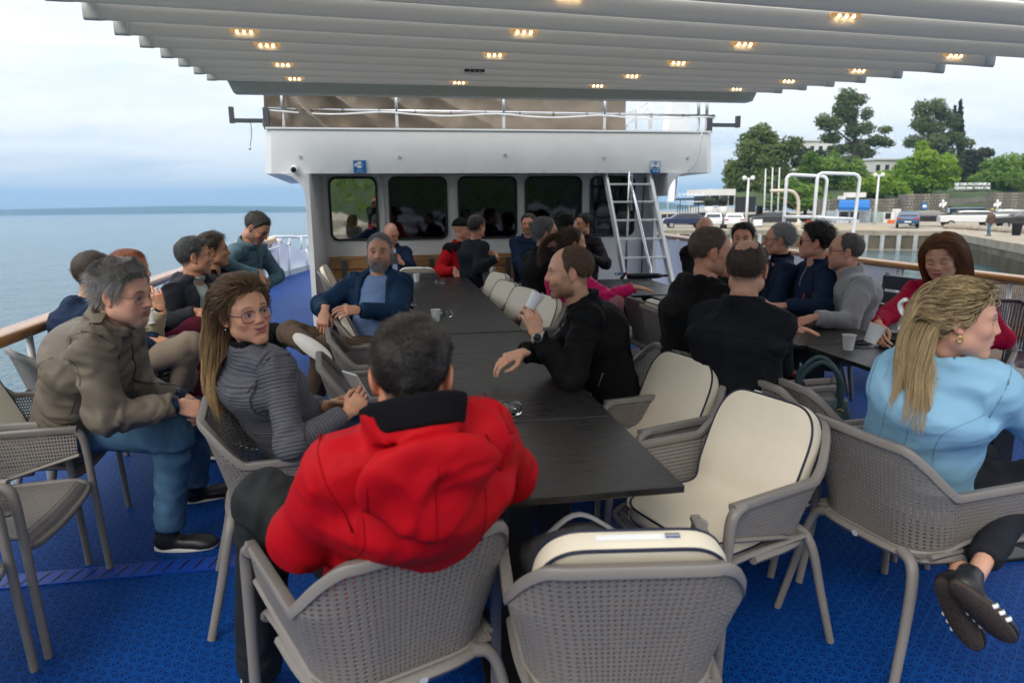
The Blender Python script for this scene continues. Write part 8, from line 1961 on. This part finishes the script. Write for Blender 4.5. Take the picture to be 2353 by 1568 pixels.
bg('far','bald man far off at the quay rail, half hidden behind the cropped fair head',1619,528,6.5,204,body=180,lean=-.05,top=dict(m=C_black,th=.016,collar='stand'),hair=dict(kind='none'),skin=(0.551,0.277,0.189))
bg('dark','dark haired man facing the camera, his mouth hidden by the balding head',1706,549,5.6,214,body=205,lean=-.03,top=dict(m=C_dgrey,th=.016,collar='crew'),hair=dict(col=(.014,.010,.008),col2=(.05,.038,.03),top=.016,side=.005,back=.006,len=.022,flow='fwd',**HS),skin=(0.551,0.267,0.171),facekw=dict(brow=(.02,.014,.01),eyecol=(.03,.02,.012),gaze=(.002,0)))
bg('elder','white haired man with glasses in navy blazer and black roll neck',1788,552,5.2,-62,body=-76,lean=.04,top=dict(m=C_navy,th=.014,collar='blazer',open=C_blackl,openw=.05,inh=.045),hair=dict(col=(.24,.24,.24),col2=(.55,.55,.55),top=.012,side=.009,back=.010,len=.022,flow='back',lift=.5,recede=.3,**HS),skin=(0.53,0.262,0.18),glasses=dict(r=.0016),facekw=dict(brow=(.25,.24,.23)))
p=bg('curly','man with curly dark hair and tinted glasses in navy jacket',1871,556,4.85,-58,body=-80,lean=.05,build=(1.12,1.12),heavy=.6,top=dict(m=C_navy,th=.02,collar='stand',ch=.9,gap=.7),hair=dict(col=(.012,.008,.006),col2=(.05,.036,.028),top=.026,side=.012,back=.014,len=.030,curl=1.3,curlf=55,lift=.8,flow='up',n=2400,K=6),skin=(0.551,0.277,0.194),glasses=dict(r=.0015,lens=lens_mat('tinted_lens',(.25,.22,.20),.06)),
   hands={'L':dict(at=at(1800,702,4.6),dir=nrm(V3(-.9,.2,0)),nrm=V3(0,-.3,1)),'R':dict(at=at(1815,700,4.85),dir=nrm(V3(-.8,-.3,0)),nrm=V3(0,0,1))})
b=MB();b.tube([p.nb-V3(0,0,.20)+p.fw*.135-p.rt*.12,p.nb-V3(0,0,.32)+p.fw*.150-p.rt*.135],.005,6,flat=.5);o=b.obj('pocket_zip',mat('red_zip',(.6,.01,.02),.5,var=0),p.root,True);o.location=p.off
p=bg('fleece','balding man with glasses in light grey fleece at the quay side table',1941,578,4.6,-58,body=-82,lean=.05,s=1.02,build=(1.12,1.10),h=.009,heavy=.3,top=dict(m=C_fleece,th=.026,collar='fleece',ch=1.1,amp=.008,fine=.2,open=cloth('pale_tee',(.42,.43,.46),.85),openw=.035,openb=1.1),hair=dict(col=(.09,.08,.075),col2=(.22,.20,.19),top=.004,side=.003,back=.003,len=.006,n=1500,K=4,recede=.95,flow='back',r=.0004),skin=(0.551,0.277,0.189),glasses=dict(r=.0015),facekw=dict(beard=.2,beardcol=(.25,.2,.18),scalp=.4,scalpcol=(.2,.16,.14),recede=.9),
   hands={'L':dict(at=at(1868,730,4.3),dir=nrm(V3(-.7,.4,-.3)),nrm=V3(0,-.5,.8)),'R':dict(at=at(1862,725,4.6),dir=nrm(V3(-.7,-.2,-.3)),nrm=V3(0,.2,1))},elbows={'L':V3(.2,-.5,-.9)})
# lanyard on the fleece
b=MB();
for sx in(-1,1):b.tube(smooth_path([p.nb+p.rt*sx*.075+p.fw*.05+V3(0,0,.01),p.nb+p.rt*sx*.05+p.fw*.12-V3(0,0,.10),p.nb+p.rt*sx*.012+p.fw*.150-V3(0,0,.26)],12),.0075,6,flat=.25,up=p.fw)
o=b.obj('lanyard',C_navy,p.root,True);o.location=p.off
CH['P14']=None
# the photographer, seen only in the mirrored window pane
CAST['photo']=person('photographer in black standing with a camera at his face, mirrored in the first window',V3(0,-.24,1.60),0,pitch=4,body=4,hip=V3(.0,-.34,.94),standing=True,h=.014,hh=.0046,legres=.02,top=dict(m=C_black,th=.016),hair=dict(col=(.03,.02,.015),n=0),hands={'R':dict(at=V3(.07,-.16,1.46),dir=nrm(V3(-.2,.5,.8)),nrm=V3(1,0,0),pose='grip'),'L':dict(at=V3(-.05,-.20,1.43),dir=nrm(V3(.1,.5,.8)),nrm=V3(-1,0,0),pose='grip')},elbows={'R':V3(.8,-.1,-.7),'L':V3(-.8,-.1,-.7)})
t=empty('photo_camera',(0,-.09,1.54),0,'black camera held at the photographer face','camera');b=MB();b.bbox((-.07,-.05,-.05),(.07,-.015,.05),.008);b.obj('camera_body',M_black,t)
# bags and loose things
M_tealbag=mat('teal_leather',(.020,.045,.055),.45,var=.12,bump=.2,bscale=80);M_burgbag=mat('burgundy_leather',(.085,.012,.02),.4,var=.15,bump=.2,bscale=60);M_gold=mat('brass_fitting',(.7,.5,.22),.25,metal=1,var=0)
def handbag(p,rz_,m,label,w=.30,d=.13,hgt=.24,handle=.17):
    t=empty('handbag',p,rz_,label,'handbag');b=MB();n=12;V=[]
    for z,k in((0,1.0),(.02,1.03),(hgt*.6,.92),(hgt,.78)):
        V+=[(x*k,y*k*(1 if z<hgt*.8 else .6),z)for x,y in rrect(-w/2,w/2,-d/2,d/2,.03,3)]
    n=len(V)//4;b.add(V,[tuple(range(n-1,-1,-1))]+[(i*n+j,i*n+(j+1)%n,(i+1)*n+(j+1)%n,(i+1)*n+j)for i in range(3)for j in range(n)]+[tuple(3*n+j for j in range(n))]);b.obj('bag_body',m,t,angle=50)
    for sy in(-1,1):
        b=MB();b.tube(smooth_path([(-w*.28,sy*d*.30,hgt*.8),(-w*.26,sy*d*.36,hgt+handle*.55),(0,sy*d*.42,hgt+handle),(w*.26,sy*d*.36,hgt+handle*.55),(w*.28,sy*d*.30,hgt*.8)],22),.011,8,flat=.35,up=(0,1,0));b.obj('handle',m,t,True)
        for sx in(-1,1):b=MB();b.tube([(sx*w*.28+.012*math.cos(a),sy*d*.34,hgt*.82+.012*math.sin(a))for a in np.linspace(0,6.28,12,endpoint=False)],.003,5,closed=True);b.obj('ring',M_gold,t,True)
    b=MB();b.bbox((-w*.12,-d/2-.010,hgt*.45),(w*.12,-d/2+.03,hgt*.75),.006);b.obj('flap',m,t)
    return t
kx=CH['K6'].location
handbag((kx.x+.02,kx.y-.07,.455),-.5,M_tealbag,'dark teal handbag with looped handles on the chair behind the blonde woman');handbag((kx.x-.02,kx.y+.13,.455),-.4,M_burgbag,'burgundy handbag behind the dark teal one',.28,.12,.20,.12)
q=G(2052,790,.745);b=MB();b.bbox((-.09,-.06,0),(.09,.06,.07),.03);t=b.obj('black_pouch',M_black,None,True,loc=q);tag(t,'black soft pouch on the quay side table before the crimson jacket','pouch');b=MB();b.tube(smooth_path([(-.08,0,.02),(-.2,-.02,.012),(-.24,.04,.012),(-.1,.05,.02)],16),.008,6);b.obj('strap',M_black,t,True)
ka=CH['A'].location;b=MB()
V,F_=uvb((0,0,0),1);b.add(np.array(V)*(.17,.12,.10)*(1+.1*vnoise(np.array(V)*2.5)[:,None]),F_);t=b.obj('soft_bag',mat('grey_bag_cloth',(.05,.048,.052),.85,var=.2,bump=.4),None,True,loc=(ka.x-.04,ka.y+.17,.56));tag(t,'dark grey soft bag lying on the seat of the nearest empty chair','bag')
b=MB();b.tube(smooth_path([(-.12,0,.06),(0,.02,.13),(.12,0,.07)],12),.012,8,flat=.4);b.obj('strap',mat('grey_strap',(.2,.2,.21),.8),t,True)
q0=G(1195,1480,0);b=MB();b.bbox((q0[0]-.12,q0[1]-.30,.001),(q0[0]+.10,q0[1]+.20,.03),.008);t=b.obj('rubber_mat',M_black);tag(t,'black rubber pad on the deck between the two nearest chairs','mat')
# dark lounge chairs and a rope chair along the quay side rail
def slat_chair(x,y,a,label):
    t=empty('lounge_chair',(x,y,0),-math.radians(a),label,'chair')
    for k,z in enumerate((.46,.60,.74)):b=MB();b.bbox((-.30,-.30-.05*k,z),(.30,-.275-.05*k,z+.125),.008);b.obj('back_slat',M_grey,t)
    b=MB();b.bbox((-.30,-.28,.36),(.30,.28,.42),.02);b.obj('seat',M_grey,t)
    for sx in(-1,1):
        b=MB();b.tube([(sx*.29,-.31,0),(sx*.29,-.30,.45),(sx*.29,-.42,.88)],.018,8);b.obj('leg',M_grey,t,True);b=MB();b.tube([(sx*.29,.26,0),(sx*.29,.25,.55),(sx*.29,-.30,.60)],.018,8);b.obj('leg',M_grey,t,True)
q=G(2060,668,.78);slat_chair(q[0]-.1,q[1]+.1,-100,'dark grey slatted lounge chair between the grey fleece and the crimson jacket')
M_rope=mat('tan_rope',(.27,.155,.085),.8,var=.25,bump=.5,bscale=120)
q=G(2300,690,.70);t=empty('rope_chair',(q[0]+.1,q[1]+.1,0),math.radians(120),'tan rope chair with wound arms beside the quay rail','chair')
b=MB();b.tube(smooth_path([(-.30,.28,.62),(-.31,0,.64),(-.30,-.26,.74),(-.2,-.34,.80),(.2,-.34,.80),(.30,-.26,.74),(.31,0,.64),(.30,.28,.62)],50),.022,10);b.obj('wound_rim',M_rope,t,True)
for i in range(34):
    s_=i/33;x_=-.28+.56*s_;b=MB();b.tube(smooth_path([(x_*.96,-.335,.79),(x_*.9,-.31,.60),(x_*.85,-.25,.44),(x_*.85,.1,.42),(x_*.85,.27,.43)],10),.0055,5);b.obj('cord',M_rope,t,True)
for sx in(-1,1):
    for sy in(-1,1):b=MB();b.tube([(sx*.27,sy*.27,0),(sx*.28,sy*.26,.44 if sy<0 else .62)],.016,8);b.obj('leg',M_rope,t,True)
b=MB();b.tube([(sx*.27,sy*.27,.43)for sx,sy in((-1,-1),(1,-1),(1,1),(-1,1))],.014,8,closed=True);b.obj('seat_frame',M_rope,t,True)
# walker on the mole
wp=G(2270,548,ZQ);wp[2]=zq(wp[1])
wk=person('man walking on the mole in a brown jacket and blue jeans',V3(wp[0],wp[1],wp[2]+1.58),10,body=10,hip=V3(wp[0],wp[1],wp[2]+.92),standing=True,h=.03,hh=.006,legres=.035,top=dict(m=C_brown,th=.02),legs=dict(m=C_denim),hair=dict(n=0,col=(.25,.24,.23)),hands={'R':dict(at=V3(wp[0]+.3,wp[1],wp[2]+.85),dir=V3(0,0,-1),nrm=V3(1,0,0)),'L':dict(at=V3(wp[0]-.3,wp[1],wp[2]+.85),dir=V3(0,0,-1),nrm=V3(-1,0,0))},feet={'R':dict(at=V3(wp[0]+.1,wp[1]+.2,wp[2]+.1),dir=V3(0,1,0)),'L':dict(at=V3(wp[0]-.1,wp[1]-.2,wp[2]+.1),dir=V3(0,1,0))},knees={'R':V3(wp[0]+.1,wp[1]+.15,wp[2]+.5),'L':V3(wp[0]-.1,wp[1]-.05,wp[2]+.5)})
# ================================================================== seams, zips, pockets and badges on the nearer clothes
def sline(p,pts,d,n=16,m=None,r=.0016,name='seam',dist=.30):
    q=smooth_path(pts,n);return p.seam([p.surf(x,d,dist)for x in q],m,r,name)
M_zipd=mat('dark_zip',(.02,.02,.022),.4,var=0);M_zipl=mat('metal_zip',(.35,.35,.36),.35,metal=.8,var=0)
UP=V3(0,0,1)
p=CAST['red'];B_=-p.fw
sline(p,[p.sl+UP*.03-p.rt*-.02,p.nb-UP*.20-p.rt*.13,p.nb-UP*.30-p.rt*.16],B_);sline(p,[p.sr+UP*.03-p.rt*.02,p.nb-UP*.20+p.rt*.13,p.nb-UP*.30+p.rt*.16],B_)
sline(p,[p.nb-UP*.02,p.nb-UP*.12,p.nb-UP*.21],B_,12);sline(p,[p.hip+UP*.035-p.rt*.17,p.hip+UP*.03,p.hip+UP*.035+p.rt*.17],B_,20)
p=CAST['olive'];R_=nrm(p.rt*.9+p.fw*.3);F_=p.fw
sline(p,[p.nb-UP*.05+p.fw*.05,p.nb*.5+p.hip*.5+p.fw*.10,p.hip+p.fw*.12+UP*.03],F_,20,M_zipd,.004,'zip')
sline(p,[p.nb-UP*.02+p.rt*.07,p.sr+UP*.05],UP,10,r=.003);sline(p,[p.sr-p.fw*.08-UP*.02,p.nb*.6+p.hip*.4-p.fw*.02+p.rt*.1,p.hip+p.rt*.12+UP*.02],R_,18)
sline(p,[p.nb-UP*.10-p.fw*.05,p.nb*.5+p.hip*.5-p.fw*.05,p.hip-p.fw*.06+UP*.03],nrm(p.rt*.6-p.fw*.8),18)
c_=p.nb*.72+p.hip*.28+p.rt*.09
for dz in(0,-.055):sline(p,[c_+p.rt*-.045+UP*dz,c_+UP*(dz-.012),c_+p.rt*.045+UP*dz],nrm(F_+p.rt*.3),8,r=.0028,name='pocket_flap')
q_=p.surf(p.nb-UP*.03+p.rt*.11,UP);
if q_ is not None:b=MB();b.bbox(V3(-.035,-.022,0),V3(.035,.022,.008),.003);o=b.obj('epaulet',C_olive,p.root,loc=Vector(q_)+p.off,rot=(0,math.radians(22),-math.radians(88)))
for key in('R','L'):
    hj,kn,an,fd,sd=p.thighs[key]
p=CAST['grey'];B_=nrm(-p.fw*.7+p.rt*.7)
sline(p,[p.sl-UP*.06,p.nb-UP*.12-p.fw*.05,p.sr-UP*.06],-p.fw,18,r=.0022);sline(p,[p.nb-UP*.12,p.hip+UP*.05],-p.fw,14,r=.0012)
sline(p,[p.hip+UP*.10+p.rt*.06,p.hip+UP*.07+p.rt*.12+p.fw*.05,p.hip+UP*.02+p.rt*.12+p.fw*.09],nrm(p.rt),10,M_zipd,.0045,'pocket_zip')
p=CAST['blonde'];B_=-p.fw
sline(p,[p.nb-UP*.03,p.nb*.5+p.hip*.5,p.hip+UP*.0],B_,18,r=.0012)
for sx in(-1,1):sline(p,[p.nb-UP*.13+p.rt*sx*.12,p.nb*.5+p.hip*.5+p.rt*sx*.085,p.hip+p.rt*sx*.10],B_,16,r=.0011)
p=CAST['drink'];L_=nrm(-p.rt);sline(p,[p.nb-UP*.05+p.fw*.06,p.nb*.5+p.hip*.5+p.fw*.1,p.hip+p.fw*.12],p.fw,18,M_zipl,.0022,'zip');sline(p,[p.hip+UP*.02-p.fw*.1,p.hip+UP*.03,p.hip+UP*.02+p.fw*.12],L_,16);sline(p,[p.hip+UP*.17+p.fw*.05,p.hip+UP*.10+p.fw*.07],L_,8,M_zipl,.0028,'pocket_zip');sline(p,[p.nb-p.fw*.05-UP*.02,p.nb*.5+p.hip*.5,p.hip],nrm(L_*.5-p.fw),16)
p=CAST['balding'];sline(p,[p.sl-UP*.04,p.nb-UP*.10-p.fw*.05,p.sr-UP*.04],-p.fw,18);sline(p,[p.nb-UP*.10,p.hip+UP*.03],-p.fw,14);sline(p,[p.hip+UP*.03-p.rt*.15,p.hip+UP*.03,p.hip+UP*.03+p.rt*.15],-p.fw,16)
p=CAST['hooded'];sline(p,[p.sl-UP*.05,p.nb-UP*.16-p.fw*.05,p.sr-UP*.05],-p.fw,18);sline(p,[p.hip+UP*.03-p.rt*.15,p.hip+UP*.03,p.hip+UP*.03+p.rt*.15],-p.fw,16)
p=CAST['fleece'];sline(p,[p.nb-UP*.05-p.rt*.035,p.nb*.5+p.hip*.5-p.rt*.035,p.hip-p.rt*.035],p.fw,18,M_zipl,.0028,'zip')
p=CAST['curly'];sline(p,[p.nb-UP*.02,p.nb-UP*.16],p.fw,12,M_zipl,.0028,'zip');sline(p,[p.nb-UP*.20-p.rt*.115,p.nb-UP*.32-p.rt*.125],nrm(p.fw-p.rt*.4),8,mat('red_zip',(.6,.01,.02),.5,var=0),.005,'pocket_zip')
p=CAST['denim'];sline(p,[p.nb-UP*.03+p.fw*.03,p.nb*.5+p.hip*.5,p.hip+UP*.05],p.fw,16,r=.003);
for sx in(-1,1):sline(p,[p.nb*.7+p.hip*.3+p.rt*sx*.05,p.nb*.68+p.hip*.32+p.rt*sx*.09,p.nb*.7+p.hip*.3+p.rt*sx*.13],p.fw,8,r=.003,name='pocket_flap')
p=CAST['grey'];cr=SDF(p.nb-.12,p.nb+.14,.005);cr.ring(p.nb+p.nx*.022+p.fw*.004,p.nx,p.nr+.007,.024,.007,k=.004,lat=p.rt);V,Q=cr.mesh();p.add('neck_band',relax(V,Q,2),Q,C_black)
